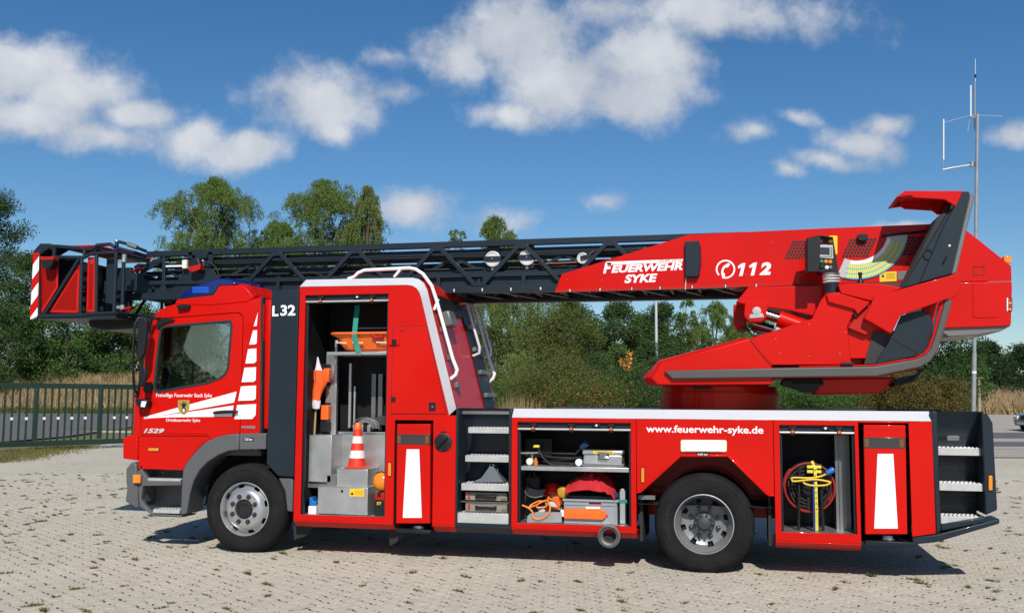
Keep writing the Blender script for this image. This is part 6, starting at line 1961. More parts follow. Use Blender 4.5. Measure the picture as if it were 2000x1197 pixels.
o = g.build('face_visor', SMOKE); tag(o, 'black face visor with pale edge at the left', 'visor')
g = G(); g.tube(pv, .007, 6); g.build('visor_edge', ALUD, o)
q = B3(1210.5, 1221, .16, 954, 1018)
r = thing('saw_guide_bar', 'silver saw guide bar with chain standing upright beside the crate', 'guide bar', ((q[0] + q[1]) / 2, .17, zf2))
xc_ = (q[0] + q[1]) / 2; w_ = (q[1] - q[0]) / 2
g = G(); g.prism([(xc_ - w_, zf2 + .006), (xc_ + w_, zf2 + .006), (xc_ + w_, q[3] - .03), (xc_ + w_ * .5, q[3]), (xc_ - w_ * .5, q[3]), (xc_ - w_, q[3] - .03)], .16, .175); g.build('bar_plate', mat('bar_grey', (.42, .44, .45), .4, .5), r, bevel=.003)
g = G(); z = zf2 + .02
while z < q[3]:
    for s in (-1, 1):
        g.box(xc_ + s * (w_ + .006) - .005, xc_ + s * (w_ + .006) + .005, .158, .178, z, z + .010)
    z += .018
g.build('saw_chain', BLACK, r)
zz_ = at(1216, 978, .15).z; g = G(); g.box(xc_ - w_ - .014, xc_ + w_ + .02, .154, .157, zz_ - .018, zz_ + .012); g.build('green_band', TEAL, r)

# ---- reel locker
x0, x1, zf4, zt4 = O4
c = at(1581, 951, .22)
rr = 50 * .0047
cz = max(c.z, zf4 + rr + .01)
r = thing('cable_reel', 'black cable reel with red rims strapped in the rear locker', 'cable reel', (c.x, .3, zf4))
REELR = mat('reel_red', (.26, .008, .006), .5)
for yy in (.20, .40):
    g = G(); g.lathe((c.x, yy, cz), [(rr, .012), (rr, -.004), (rr - .012, -.006), (rr - .018, 0), (rr - .018, .012)], n=44)
    g.f = [t for t in g.f if len(t) == 4]; g.build('reel_rim', REELR, r)
    g = G()
    for k in range(3):
        a = k * 2 * math.pi / 3 + .52
        g.bar((c.x, yy, cz), (c.x + (rr - .02) * math.cos(a), yy, cz + (rr - .02) * math.sin(a)), .012, .05, (-math.sin(a), 0, math.cos(a)))
    g.build('reel_spoke', BLACK, r)
for k in range(9):
    pr = rr - .045 - .0
    g = G(); yk = .225 + k * .021
    g.tube([(c.x + (pr + .006 * math.sin(5 * w + k)) * math.cos(w), yk, cz + (pr + .006 * math.sin(5 * w + k)) * math.sin(w)) for w in [2 * math.pi * i / 40 for i in range(40)]], .010, 6, closed=True)
    if k < 3:
        for q_ in (.03, .06, .09):
            g.tube([(c.x + (pr - q_) * math.cos(w), yk - .004, cz + (pr - q_) * math.sin(w)) for w in [2 * math.pi * i / 36 for i in range(36)]], .010, 6, closed=True)
    g.build('wound_cable', RUB, r)
g = G(); g.lathe((c.x, .20, cz), [(.09, .22), (.09, -.01), (.07, -.03), (.02, -.035)], n=24); g.build('reel_hub', BLACK, r)
g = G(); p = at(1590, 916, .17); g.box(p.x - .075, p.x + .075, .17, .26, p.z - .035, p.z + .05); sk = g.build('socket_box', BLACK, r, bevel=.01)
for dz in (-.022, .022):
    g = G(); g.box(p.x - .065, p.x + .065, .155, .17, p.z + dz - .014, p.z + dz + .014); g.build('yellow_flap', mat('flap_yellow', (.70, .58, .03), .5), sk, bevel=.004)
g = G()
for s in (-1, 1):
    g.tube([(c.x + s * .11, .16, zf4 + .004), (c.x + s * .10, .15, cz), (c.x + s * .09, .18, cz + rr * .7)], .014, 8)
g.build('reel_stand', BLACK, r)
# yellow cable loops
pts = [at(1620, 922, .12), at(1605, 929, .12), at(1585, 933, .11), at(1550, 932.5, .11), at(1546.5, 936, .11), at(1552, 939.5, .11), at(1590, 936, .105), at(1618, 940, .11), at(1621, 943, .11), at(1612, 947, .11), at(1590, 948, .11), at(1574, 945, .115), at(1568, 940, .12)]
sm_ = []
for i in range(len(pts) - 1):
    p0, p1, p2, p3 = pts[max(i - 1, 0)], pts[i], pts[i + 1], pts[min(i + 2, len(pts) - 1)]
    for k in range(6):
        t = k / 6
        sm_.append(.5 * ((2 * p1) + (p2 - p0) * t + (2 * p0 - 5 * p1 + 4 * p2 - p3) * t * t + (3 * p1 - p0 - 3 * p2 + p3) * t ** 3))
r2 = thing('yellow_cable', 'yellow power cable with blue plug looped in front of the reel', 'cable', (c.x, .11, cz))
g = G(); g.tube(sm_, .009, 8); g.build('cable_loop', YCABLE, r2)
p = at(1621, 922, .12); g = G(); g.tube([p + Vector((-.03, 0, -.01)), p + Vector((.02, 0, .02)), p + Vector((.035, 0, .035))], [.024, .03, .022], 12); g.build('blue_plug', BLUEP, r2)
# ratchet strap
r3 = thing('ratchet_strap', 'yellow and blue ratchet strap running down over the reel', 'strap', (c.x, .1, zf4))
ribbon([at(1586, 900, .2), at(1592, 915, .14), at(1594, 960, .10), at(1595, 1000, .10), (at(1595, 1000, .1).x, .12, zf4 + .006)], .026, YWEB, 'yellow_band', r3)
g = G()
for k in range(8):
    p = at(1592 + k * .4, 917 + k * 11, .139 if k == 0 else .097); g.lathe((p.x, .096 if k > 3 else p.y - .012 * (k < 4) , p.z), [(.006, 0), (.004, -.002)], n=8)
g.build('printed_rings', BLACK, r3)
ribbon([at(1589, 940, .12), at(1590, 990, .11), (at(1590, 1000, .1).x, .125, zf4 + .006)], .018, BLUEW, 'blue_band', r3)
g = G(); q = B3(1632, 1668, .3, 842, 1030); g.box(q[0], x1 - .02, .3, .55, zf4, zt4 - .02); g.box(q[0] + .03, q[0] + .035, .28, .3, zf4, zt4 - .02); g.box(q[0] + .09, q[0] + .095, .28, .3, zf4, zt4 - .02); g.build('inner_cabinet', ALUD, L4)

# ================================================================== ground, pavement, fence, mast, vegetation
def depth_of(x, y):
    return (x - CAM.x) * FH.x + (y - CAM.y) * FH.y
def gz(x, y):
    d = depth_of(x, y)
    return 0.0 if d < 42 else (d - 42) * 0.032
def env_mat(name, c1, c2, scale, rough=.9, bump=.4, bscale=30, c3=None, s3=.2):
    m = mat(name, c1, rough, rgb2=c2, scale=scale, bump=bump, bscale=bscale)
    return m
GRASSM = env_mat('meadow', (.085, .10, .03), (.15, .13, .06), .6)
ASPH = env_mat('asphalt', (.085, .085, .088), (.12, .12, .12), 1.5, bump=.3, bscale=60)
# ground sheet (grid so that it can rise gently)
def grid_sheet(name, poly_fn, xs, ys, zoff, m):
    V, F = [], []
    for y in ys:
        for x in xs:
            V.append((x, y, gz(x, y) + zoff))
    n = len(xs)
    for j in range(len(ys) - 1):
        for i in range(n - 1):
            F.append((j * n + i, j * n + i + 1, (j + 1) * n + i + 1, (j + 1) * n + i))
    g = G(); g.add(V, F)
    o = g.build(name, m, recalc=False)
    o['kind'] = 'structure'
    return o
xs = sorted(set(list(np.linspace(-400, 400, 41)) + list(np.linspace(-90, 90, 61))))
ys = sorted(set(list(np.linspace(-120, 500, 32)) + list(np.linspace(-20, 140, 65))))
grid_sheet('ground', None, xs, ys, -.06, GRASSM)

# ---- interlocking concrete pavers
pav = bpy.data.materials.new('concrete_paver'); pav.use_nodes = True
t = pav.node_tree; b = t.nodes['Principled BSDF']; b.inputs['Roughness'].default_value = .88
geo = t.nodes.new('ShaderNodeNewGeometry')
n1 = t.nodes.new('ShaderNodeTexNoise'); n1.inputs['Scale'].default_value = .55; n1.inputs['Detail'].default_value = 5
n2_ = t.nodes.new('ShaderNodeTexNoise'); n2_.inputs['Scale'].default_value = 90; n2_.inputs['Detail'].default_value = 3
n3_ = t.nodes.new('ShaderNodeTexNoise'); n3_.inputs['Scale'].default_value = 6; n3_.inputs['Detail'].default_value = 4
for n in (n1, n2_, n3_):
    t.links.new(geo.outputs['Position'], n.inputs['Vector'])
def mixc(t, fac, a, b_):
    x = t.nodes.new('ShaderNodeMix'); x.data_type = 'RGBA'
    for s, v in (('Factor', fac), ('A', a), ('B', b_)):
        if isinstance(v, (tuple, float, int)):
            x.inputs[s].default_value = v if not isinstance(v, tuple) else (*v, 1)
        else:
            t.links.new(v, x.inputs[s])
    return x.outputs['Result']
def ramp(t, s, a, b_):
    r = t.nodes.new('ShaderNodeMapRange'); r.inputs['From Min'].default_value = a; r.inputs['From Max'].default_value = b_
    t.links.new(s, r.inputs['Value']); return r.outputs[0]
base = mixc(t, ramp(t, n1.outputs['Fac'], .35, .65), (.44, .405, .325), (.50, .465, .375))
base = mixc(t, ramp(t, n3_.outputs['Fac'], .40, .75), base, (.455, .41, .325))
base = mixc(t, ramp(t, n2_.outputs['Fac'], .55, .75), base, (.34, .305, .255))
oi = t.nodes.new('ShaderNodeAttribute'); oi.attribute_name = 'tint'
base = mixc(t, oi.outputs['Fac'], base, (.36, .315, .26))
t.links.new(base, b.inputs['Base Color'])
bu = t.nodes.new('ShaderNodeBump'); bu.inputs['Strength'].default_value = .35; bu.inputs['Distance'].default_value = .004
t.links.new(n2_.outputs['Fac'], bu.inputs['Height']); t.links.new(bu.outputs[0], b.inputs['Normal'])
# far paving: the same stone with joints as fine relief and colour
pavf = bpy.data.materials.new('far_paving'); pavf.use_nodes = True
t = pavf.node_tree; b = t.nodes['Principled BSDF']; b.inputs['Roughness'].default_value = .9
geo = t.nodes.new('ShaderNodeNewGeometry')
mp = t.nodes.new('ShaderNodeMapping'); mp.inputs['Rotation'].default_value = (0, 0, R(-55)); mp.inputs['Scale'].default_value = (4.17, 4.17, 4.17)
t.links.new(geo.outputs['Position'], mp.inputs['Vector'])
br = t.nodes.new('ShaderNodeTexBrick'); br.inputs['Scale'].default_value = 1.0; br.inputs['Mortar Size'].default_value = .03; br.inputs['Row Height'].default_value = .5; br.inputs['Brick Width'].default_value = 1.0
br.inputs['Color1'].default_value = (.48, .44, .36, 1); br.inputs['Color2'].default_value = (.44, .40, .325, 1); br.inputs['Mortar'].default_value = (.27, .24, .17, 1)
t.links.new(mp.outputs[0], br.inputs['Vector'])
na = t.nodes.new('ShaderNodeTexNoise'); na.inputs['Scale'].default_value = .35; na.inputs['Detail'].default_value = 6; t.links.new(geo.outputs['Position'], na.inputs['Vector'])
nb = t.nodes.new('ShaderNodeTexNoise'); nb.inputs['Scale'].default_value = 5; nb.inputs['Detail'].default_value = 6; t.links.new(geo.outputs['Position'], nb.inputs['Vector'])
c_ = mixc(t, ramp(t, nb.outputs['Fac'], .56, .70), br.outputs['Color'], (.22, .21, .10))
c_ = mixc(t, ramp(t, na.outputs['Fac'], .40, .75), c_, (.485, .445, .365))
t.links.new(c_, b.inputs['Base Color'])
YARD = [(-60, -40), (60, -40), (60, 30), (21, 31), (-17.4, 23.4), (-14.6, 13.6), (-13.5, -2), (-20, -12)]
g = G(); g.add([(x, y, -.013) for x, y in YARD], [tuple(range(len(YARD)))])
yard = g.build('yard_paving', pavf, recalc=False); yard['kind'] = 'structure'
# stone pattern: 20 x 10 cm concrete stones laid herringbone
LX, WY = .24, .12
GA_ = R(55)
ca, sa = math.cos(GA_), math.sin(GA_)
def stone(lx, ly, gap=.0068, drop=.0055, ch=.005):
    """interlocking stone: every edge waves with the joint grid, so neighbours fit"""
    A = .012
    def f(s):
        q = (s / WY) % 1.0
        return A * (4 * q if q < .25 else 2 - 4 * q if q < .75 else 4 * q - 4)
    ts = [k * WY + WY * q for k in range(3) for q in (0, .25, .75)]
    us = [t for t in ts if t < lx - 1e-6]; vs_ = [t for t in ts if t < ly - 1e-6]
    P = [(t, f(t)) for t in us] + [(lx - f(t), t) for t in vs_] + [(t2, ly + f(t2)) for t2 in [lx - t for t in us]] + [(-f(t2), t2) for t2 in [ly - t for t in vs_]]
    P = [(x - lx / 2, y - ly / 2) for x, y in P]
    n = len(P)
    top, low = grow(P, -gap - ch * .4), grow(P, -gap)
    V = [(x, y, 0) for x, y in top] + [(x, y, -drop) for x, y in low]
    F = [tuple(range(n))] + [(i, n + i, n + (i + 1) % n, (i + 1) % n) for i in range(n)]
    return V, F
SV, SF = stone(LX, WY)
sv = np.array(SV)
def rotm(t):
    return np.array([[math.cos(t), math.sin(t), 0], [-math.sin(t), math.cos(t), 0], [0, 0, 1]])    # row vectors
svr2 = [sv @ rotm(GA_), sv @ rotm(GA_ + math.pi / 2)]
cells = []
for i_ in range(-280, 281):
    for j_ in range(-280, 281):
        tt_ = (i_ - j_) % 4
        if tt_ == 0:
            lx, ly, o_ = (i_ + 1) * WY, (j_ + .5) * WY, 0
        elif tt_ == 2:
            lx, ly, o_ = (i_ + .5) * WY, j_ * WY, 1
        else:
            continue
        x, y = lx * ca - ly * sa + 2.0, lx * sa + ly * ca
        d0 = (x - CAM.x) * FW.x + (y - CAM.y) * FW.y - CAM.z * FW.z
        if d0 < 5.5 or d0 > 21:
            continue
        px = 1000 + F_PX * ((x - CAM.x) * RT.x + (y - CAM.y) * RT.y - CAM.z * RT.z) / d0
        py = 598.5 - F_PX * ((x - CAM.x) * UP.x + (y - CAM.y) * UP.y - CAM.z * UP.z) / d0
        if px < -60 or px > 2060 or py > 1260:
            continue
        cells.append((d0, x, y, px, py, o_))
cells.sort()
vis = [c for c in cells if 10 < c[3] < 1990 and c[4] < 1190]
near_ids = set(id(c) for c in vis[:300])
pave = bpy.data.objects.new('pavement', None); col.objects.link(pave); pave['kind'] = 'structure'
stone_mes = []
for k in range(3):
    me = bpy.data.meshes.new('paver'); me.from_pydata([tuple(p) for p in svr2[0]], [], SF); me.materials.append(pav)
    at_ = me.attributes.new('tint', 'FLOAT', 'POINT'); at_.data.foreach_set('value', [(.0, .1, .22)[k]] * len(me.vertices))
    stone_mes.append(me)
rest = []
for c in cells:
    if id(c) in near_ids:
        o = bpy.data.objects.new('paver', random.choice(stone_mes)); col.objects.link(o)
        o.location = (c[1] + random.gauss(0, .003), c[2] + random.gauss(0, .003), random.uniform(-.0008, .0006)); o.rotation_euler = (random.gauss(0, .003), random.gauss(0, .003), random.gauss(0, .004) + c[5] * math.pi / 2); o.parent = pave
    else:
        rest.append(c)
nst = len(rest); nv = len(sv)
offs = np.array([(c[1], c[2], 0) for c in rest]); offs[:, :2] += RNG.normal(0, .0030, (nst, 2)); offs[:, 2] = RNG.uniform(-.0008, .0006, nst)
tilt = RNG.normal(0, .0035, (nst, 2))
base_ = np.stack(svr2)[np.array([c[5] for c in rest])]
VV = base_ + offs[:, None]
VV[:, :, 2] += base_[:, :, 0] * tilt[:, :1] + base_[:, :, 1] * tilt[:, 1:]
VV = VV.reshape(-1, 3)
loops, starts = [], []
fl = [len(f) for f in SF]; flat = np.array([i for f in SF for i in f])
allidx = (flat[None] + (np.arange(nst) * nv)[:, None]).ravel()
sizes = np.tile(np.array(fl), nst)
st_ = np.concatenate([[0], np.cumsum(sizes)[:-1]])
me = bpy.data.meshes.new('paver_field')
me.vertices.add(len(VV)); me.vertices.foreach_set('co', VV.astype(np.float32).ravel())
me.loops.add(len(allidx)); me.loops.foreach_set('vertex_index', allidx.astype(np.int32))
me.polygons.add(len(sizes)); me.polygons.foreach_set('loop_start', st_.astype(np.int32))
me.update(calc_edges=True); me.validate()
me.polygons.foreach_set('use_smooth', [False] * len(me.polygons))
at_ = me.attributes.new('tint', 'FLOAT', 'POINT'); at_.data.foreach_set('value', np.repeat(np.clip(RNG.normal(.08, .10, nst), 0, .35), nv).astype(np.float32))
me.materials.append(pav)
pf = bpy.data.objects.new('paver_field', me); col.objects.link(pf); pf.parent = pave; pf['kind'] = 'stuff'
# joint sand below the stones
hullp = [ground(-80, 950), ground(-80, 1290), ground(2080, 1290), ground(2080, 945)]
dmax = 20.9
far_l, far_r = deep(-60, dmax), deep(2060, dmax)
JS = [(far_l.x, far_l.y), (ground(-60, 1260).x, ground(-60, 1260).y), (ground(2060, 1260).x, ground(2060, 1260).y), (far_r.x, far_r.y)]
g = G(); g.add([(x, y, -.0028) for x, y in JS], [(0, 1, 2, 3)])
js = bpy.data.materials.new('joint_sand'); js.use_nodes = True
t = js.node_tree; b = t.nodes['Principled BSDF']; b.inputs['Roughness'].default_value = .95
geo = t.nodes.new('ShaderNodeNewGeometry'); na = t.nodes.new('ShaderNodeTexNoise'); na.inputs['Scale'].default_value = 7; na.inputs['Detail'].default_value = 5
nb = t.nodes.new('ShaderNodeTexNoise'); nb.inputs['Scale'].default_value = 2.2
t.links.new(geo.outputs['Position'], na.inputs['Vector']); t.links.new(geo.outputs['Position'], nb.inputs['Vector'])
cj = mixc(t, ramp(t, nb.outputs['Fac'], .45, .6), (.030, .024, .018), (.070, .075, .022))
t.links.new(mixc(t, ramp(t, na.outputs['Fac'], .47, .53), (.40, .36, .29), cj), b.inputs['Base Color'])
o = g.build('joint_sand', js, recalc=False); o['kind'] = 'structure'

# ---- blades helper
def quads_object(name, C, U, Vv, m, parent=None, tri=False):
    """one mesh of many leaf-shaped faces: centre, half-length, half-width vectors"""
    n = len(C)
    P = np.stack([C - U, C + Vv - U * .1, C + U, C - Vv - U * .1], 1).reshape(-1, 3) if not tri else np.stack([C - Vv, C + Vv, C + U], 1).reshape(-1, 3)
    k = 3 if tri else 4
    me = bpy.data.meshes.new(name)
    me.vertices.add(n * k); me.vertices.foreach_set('co', P.astype(np.float32).ravel())
    me.loops.add(n * k); me.loops.foreach_set('vertex_index', np.arange(n * k, dtype=np.int32))
    me.polygons.add(n); me.polygons.foreach_set('loop_start', (np.arange(n) * k).astype(np.int32))
    me.update(calc_edges=True)
    me.materials.append(m)
    o = bpy.data.objects.new(name, me); col.objects.link(o)
    if parent is not None:
        adopt(o, parent)
    return o
def leafmat(name, c1, c2, trl=.35, scale=1.2, c3=None):
    m = bpy.data.materials.new(name); m.use_nodes = True
    t = m.node_tree
    for n in list(t.nodes): t.nodes.remove(n)
    geo = t.nodes.new('ShaderNodeNewGeometry')
    nz_ = t.nodes.new('ShaderNodeTexNoise'); nz_.inputs['Scale'].default_value = scale; nz_.inputs['Detail'].default_value = 3
    t.links.new(geo.outputs['Position'], nz_.inputs['Vector'])
    c = mixc(t, ramp(t, nz_.outputs['Fac'], .35, .65), c1, c2)
    rp = geo.outputs['Random Per Island']
    c = mixc(t, ramp(t, rp, .35, 1.1), c, c3 or tuple(min(1, q * 1.4) for q in c2))
    di = t.nodes.new('ShaderNodeBsdfPrincipled'); di.inputs['Roughness'].default_value = .5; di.inputs['Specular IOR Level'].default_value = .15
    t.links.new(c, di.inputs['Base Color'])
    tr = t.nodes.new('ShaderNodeBsdfTranslucent'); t.links.new(c, tr.inputs['Color'])
    mx_ = t.nodes.new('ShaderNodeMixShader'); mx_.inputs[0].default_value = trl
    t.links.new(di.outputs[0], mx_.inputs[1]); t.links.new(tr.outputs[0], mx_.inputs[2])
    o = t.nodes.new('ShaderNodeOutputMaterial'); t.links.new(mx_.outputs[0], o.inputs[0])
    return m
LM = {
 'birch': leafmat('birch_leaves', (.085, .142, .032), (.135, .19, .050)),
 'willow': leafmat('willow_leaves', (.100, .145, .036), (.165, .20, .058)),
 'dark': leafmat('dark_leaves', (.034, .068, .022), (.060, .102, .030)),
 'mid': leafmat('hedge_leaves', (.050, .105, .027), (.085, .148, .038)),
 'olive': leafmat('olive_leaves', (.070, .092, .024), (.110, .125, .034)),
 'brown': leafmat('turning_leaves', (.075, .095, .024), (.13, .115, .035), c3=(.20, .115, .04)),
 'fir': leafmat('deep_green_leaves', (.020, .040, .018), (.034, .058, .022)),  # darkest of the leaf greens, for dark evergreens and undergrowth
}
BARK = mat('bark', (.09, .075, .06), .9, var=.3, scale=6)
BIRCHB = mat('birch_bark', (.32, .30, .27), .8, rgb2=(.06, .055, .05), scale=5)
def unit(v):
    return v / np.maximum(1e-9, np.linalg.norm(v, axis=1, keepdims=True))
def rootz(P):
    return gz(P.x, P.y)
def crown_points(kind, rng, n, ctr, rx, rz, clumps):
    """leaf centres: overlapping clumps through the crown volume, denser towards the shell, some fill inside"""
    z = rng.uniform(-1, 1, clumps)
    top_pow = 2.2
    prof = np.where(z > 0, np.clip(1 - np.abs(z) ** top_pow, 0.02, 1) ** .62, np.clip(1 - np.abs(z) ** 5, .05, 1) ** .5 * .96)
    w = rng.uniform(0, 2 * math.pi, clumps)
    ph = rng.uniform(0, 6, 4)
    lump = 1 + .16 * np.sin(2 * w + ph[0] + 2 * z) + .12 * np.sin(3 * w + ph[1] - 3 * z) + .10 * np.sin(7 * z + ph[2]) + rng.normal(0, .06, clumps)
    rad = rng.uniform(.08, 1.0, clumps) ** .5 * prof * lump
    cc = np.stack([rad * np.cos(w) * rx, rad * np.sin(w) * rx, z * rz], 1)
    size = rng.uniform(.55, 1.35, clumps)
    prob = size ** 2; prob /= prob.sum()
    idx = rng.choice(clumps, n, p=prob)
    cr = 1.65 * rx * (1.0 / clumps) ** .36                       # clump radius that lets neighbours just overlap
    if kind in ('birch', 'willow'):
        k = 6
        strand = rng.integers(0, k, n)
        key = idx * k + strand
        sx = np.sin(key * 12.9898) * cr * 1.0; sy = np.cos(key * 78.233) * cr * 1.0
        h = cr * (1.1 if kind == 'birch' else 2.6)
        t = rng.uniform(0, 1, n)
        off = np.stack([sx * (.35 + .65 * t) + rng.normal(0, .10 * cr, n), sy * (.35 + .65 * t) + rng.normal(0, .10 * cr, n), cr * .5 - h * t ** 1.4 + rng.normal(0, .12 * cr, n)], 1)
        off *= size[idx][:, None]
    else:
        off = unit(rng.normal(size=(n, 3))) * (rng.uniform(0, 1, n) ** .5)[:, None] * np.array([cr, cr, cr * .8]) * size[idx][:, None]
    return cc[idx] + off + ctr, cc + ctr
def tree(name, label, kind, px, top, width, depth, bottom=None, n=16000, lf=2.15, clumps=None, trunk=True, seed=0, group=None, cat='tree'):
    """crown given by its top, width and lower edge; stands on the ground at that depth"""
    rng = np.random.default_rng(abs(seed + int(px) * 7 + int(top)))
    P = deep(px, depth)
    gzv = gz(P.x, P.y)
    m_px = depth / F_PX
    zt_ = deep(px, depth, top).z
    zb_ = gzv + .3 if bottom is None else deep(px, depth, bottom).z
    zb_ = max(zb_, gzv + .05)
    rx = width * m_px / 2
    rz = (zt_ - zb_) / 2
    ctr = np.array([P.x, P.y, (zt_ + zb_) / 2])
    root = thing(name, label, cat, (P.x, P.y, gzv), group)
    clumps = clumps or int(max(60, min(190, rx * rz * 16)))
    rx_eff = rx * .97
    C, cc = crown_points(kind, rng, n, ctr, rx_eff, rz * .93, clumps)
    C[:, 2] = np.maximum(C[:, 2], gzv + .05)
    L_ = lf * depth / 987 * .5
    N = rng.normal(size=(n, 3)); N[:, 2] = N[:, 2] * .6
    if kind in ('birch', 'willow'):
        U = rng.normal(size=(n, 3)) * .45; U[:, 2] -= 1.0
    else:
        U = rng.normal(size=(n, 3))
    U = unit(U)
    W = unit(np.cross(U, N))
    s = rng.uniform(.65, 1.35, (n, 1))
    asp = .42 if kind in ('birch', 'willow') else .55
    quads_object('crown', C, U * L_ * s, W * L_ * asp * s, LM[kind], root)
    if trunk:
        g = G()
        h = zt_ - gzv
        bx, by = P.x, P.y
        lean = rng.normal(0, .02 * h, 2)
        ax_ = [Vector((bx + lean[0] * t + .08 * math.sin(t * 5), by + lean[1] * t, gzv - .1 + h * .93 * t)) for t in np.linspace(0, 1, 9)]
        r0 = max(.05, h * .016)
        g.tube(ax_, [r0 * (1 - .85 * t) for t in np.linspace(0, 1, 9)], 8)
        sel = rng.choice(len(cc), min(len(cc), 14), replace=False)
        for i in sel:
            q = Vector(cc[i])
            t = min(.9, max(.12, (q.z - gzv) / h * .75))
            a = ax_[0].lerp(ax_[-1], t)
            mid = a.lerp(q, .5) + Vector((0, 0, .06 * h * (1 if kind != 'willow' else 1.4)))
            g.tube([a, mid, q], [r0 * .35 * (1 - t * .6), r0 * .2, r0 * .05], 5)
        g.build('trunk', BIRCHB if kind == 'birch' else BARK, root)
    return root
gT = 'trees behind the yard'
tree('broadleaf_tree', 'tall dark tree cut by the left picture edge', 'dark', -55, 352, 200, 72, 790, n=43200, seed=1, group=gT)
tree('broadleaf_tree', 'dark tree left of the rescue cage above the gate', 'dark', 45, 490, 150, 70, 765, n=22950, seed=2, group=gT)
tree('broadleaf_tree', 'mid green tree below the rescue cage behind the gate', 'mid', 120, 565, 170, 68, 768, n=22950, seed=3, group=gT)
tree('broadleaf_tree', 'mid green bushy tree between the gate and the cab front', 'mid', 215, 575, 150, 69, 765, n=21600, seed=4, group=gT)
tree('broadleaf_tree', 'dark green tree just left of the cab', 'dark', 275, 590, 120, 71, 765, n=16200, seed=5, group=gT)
tree('broadleaf_tree', 'dark low tree at the far left behind the gate', 'dark', 15, 600, 150, 66, 775, n=17550, seed=51, group=gT)
tree('broadleaf_tree', 'dark low bushy tree behind the middle of the gate', 'fir', 150, 650, 190, 74, 775, n=17550, seed=52, group=gT)
tree('birch_tree', 'left of the two large birches above the cab', 'birch', 402, 343, 205, 58, 640, n=108675, lf=1.75, seed=6, group=gT)
tree('birch_tree', 'small pale birch between the two large birches', 'birch', 535, 425, 90, 60, 600, n=33075, lf=1.75, seed=7, group=gT)
tree('birch_tree', 'right of the two large birches above the tall locker body', 'birch', 630, 340, 200, 58, 640, n=99225, lf=1.75, seed=8, group=gT)
tree('birch_tree', 'narrow yellowish birch at the right of the large birches', 'willow', 712, 352, 70, 56, 620, n=33075, lf=1.75, seed=9, group=gT)
tree('birch_tree', 'birch top peeping over the ladder, left of two', 'birch', 888, 438, 60, 62, 640, n=12074, lf=1.75, seed=10, group=gT)
tree('birch_tree', 'birch top peeping over the ladder, right of two', 'birch', 968, 420, 100, 54, 640, n=28350, lf=1.75, seed=11, group=gT)
tree('willow_tree', 'weeping tree with hanging strands seen behind the slanted locker back', 'willow', 990, 480, 190, 46, 785, n=70875, lf=1.75, seed=12, group=gT)
tree('broadleaf_tree', 'olive tree right of the weeping tree', 'olive', 1110, 600, 150, 43, 790, n=22950, seed=13, group=gT)
tree('broadleaf_tree', 'dark leafy tree below the middle of the ladder', 'dark', 1110, 580, 130, 52, 790, n=18900, seed=14, group=gT)
tree('broadleaf_tree', 'dark leafy tree left of the thin lamp post', 'dark', 1205, 588, 120, 47, 790, n=22950, seed=15, group=gT)
tree('broadleaf_tree', 'dark leafy tree right of the thin lamp post', 'dark', 1300, 594, 125, 48, 790, n=22950, seed=16, group=gT)
tree('birch_tree', 'pale birch behind the turntable nose', 'birch', 1345, 580, 60, 56, 790, n=14087, lf=1.75, seed=17, group=gT)
tree('birch_tree', 'feathery birch left of the lift cylinder', 'birch', 1402, 585, 100, 52, 790, n=30712, lf=1.75, seed=18, group=gT)
tree('birch_tree', 'feathery birch behind the lift cylinder', 'birch', 1475, 610, 110, 54, 790, n=28350, lf=1.75, seed=19, group=gT)
tree('broadleaf_tree', 'green tree below the turntable platform', 'mid', 1590, 690, 170, 42, 795, n=16200, seed=20, group=gT)
tree('broadleaf_tree', 'green tree under the platform underside tub', 'mid', 1715, 670, 170, 41, 795, n=20250, seed=21, group=gT)
tree('broadleaf_tree', 'dark green tree left of the antenna mast', 'dark', 1830, 632, 150, 40, 795, n=25650, seed=22, group=gT)
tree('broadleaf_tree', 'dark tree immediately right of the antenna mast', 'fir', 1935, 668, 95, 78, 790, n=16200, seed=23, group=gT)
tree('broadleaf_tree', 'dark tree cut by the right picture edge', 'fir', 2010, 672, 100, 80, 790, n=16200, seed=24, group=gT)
tree('broadleaf_tree', 'low dark tree behind the wooden post', 'fir', 1950, 715, 160, 74, 800, n=17550, seed=25, group=gT)
for px, top, w, d, kd, lab in ((1050, 610, 150, 60, 'mid', 'mid green tree in the back row behind the weeping tree'), (1160, 618, 140, 62, 'dark', 'dark tree in the back row below the ladder middle'), (1255, 612, 140, 60, 'mid', 'mid green tree in the back row behind the lamp post'),
                          (1350, 640, 150, 60, 'dark', 'dark tree in the back row above the turntable nose'), (1440, 650, 150, 60, 'mid', 'mid green tree in the back row left of the lift cylinder'), (1530, 690, 150, 58, 'dark', 'dark tree in the back row behind the turntable base'),
                          (1650, 690, 170, 56, 'dark', 'dark tree in the back row below the platform'), (1765, 668, 150, 55, 'dark', 'dark tree in the back row left of the mast'), (1880, 690, 90, 58, 'mid', 'mid green tree in the back row just left of the mast foot'), (950, 640, 110, 62, 'dark', 'dark tree in the back row behind the rear rungs')):
    tree('broadleaf_tree', lab, kd, px, top, w, d, 800, n=14850, seed=60, group=gT)
for px, top, w, d, kd, lab in ((1020, 690, 90, 35, 'willow', 'pale green bush at the foot of the weeping tree'), (1085, 668, 80, 36, 'olive', 'olive bush rising behind the rose shrub'), (1150, 690, 90, 35, 'dark', 'dark bush behind the rose shrub'), (1205, 672, 80, 37, 'mid', 'green bush beside the orange berries'), (1265, 665, 80, 38, 'dark', 'dark bush at the foot of the lamp post')):
    tree('bush', lab, kd, px, top, w, d, 800, n=11000, lf=1.9, clumps=36, seed=80, group='bushes between shrubs and trees', cat='bush')
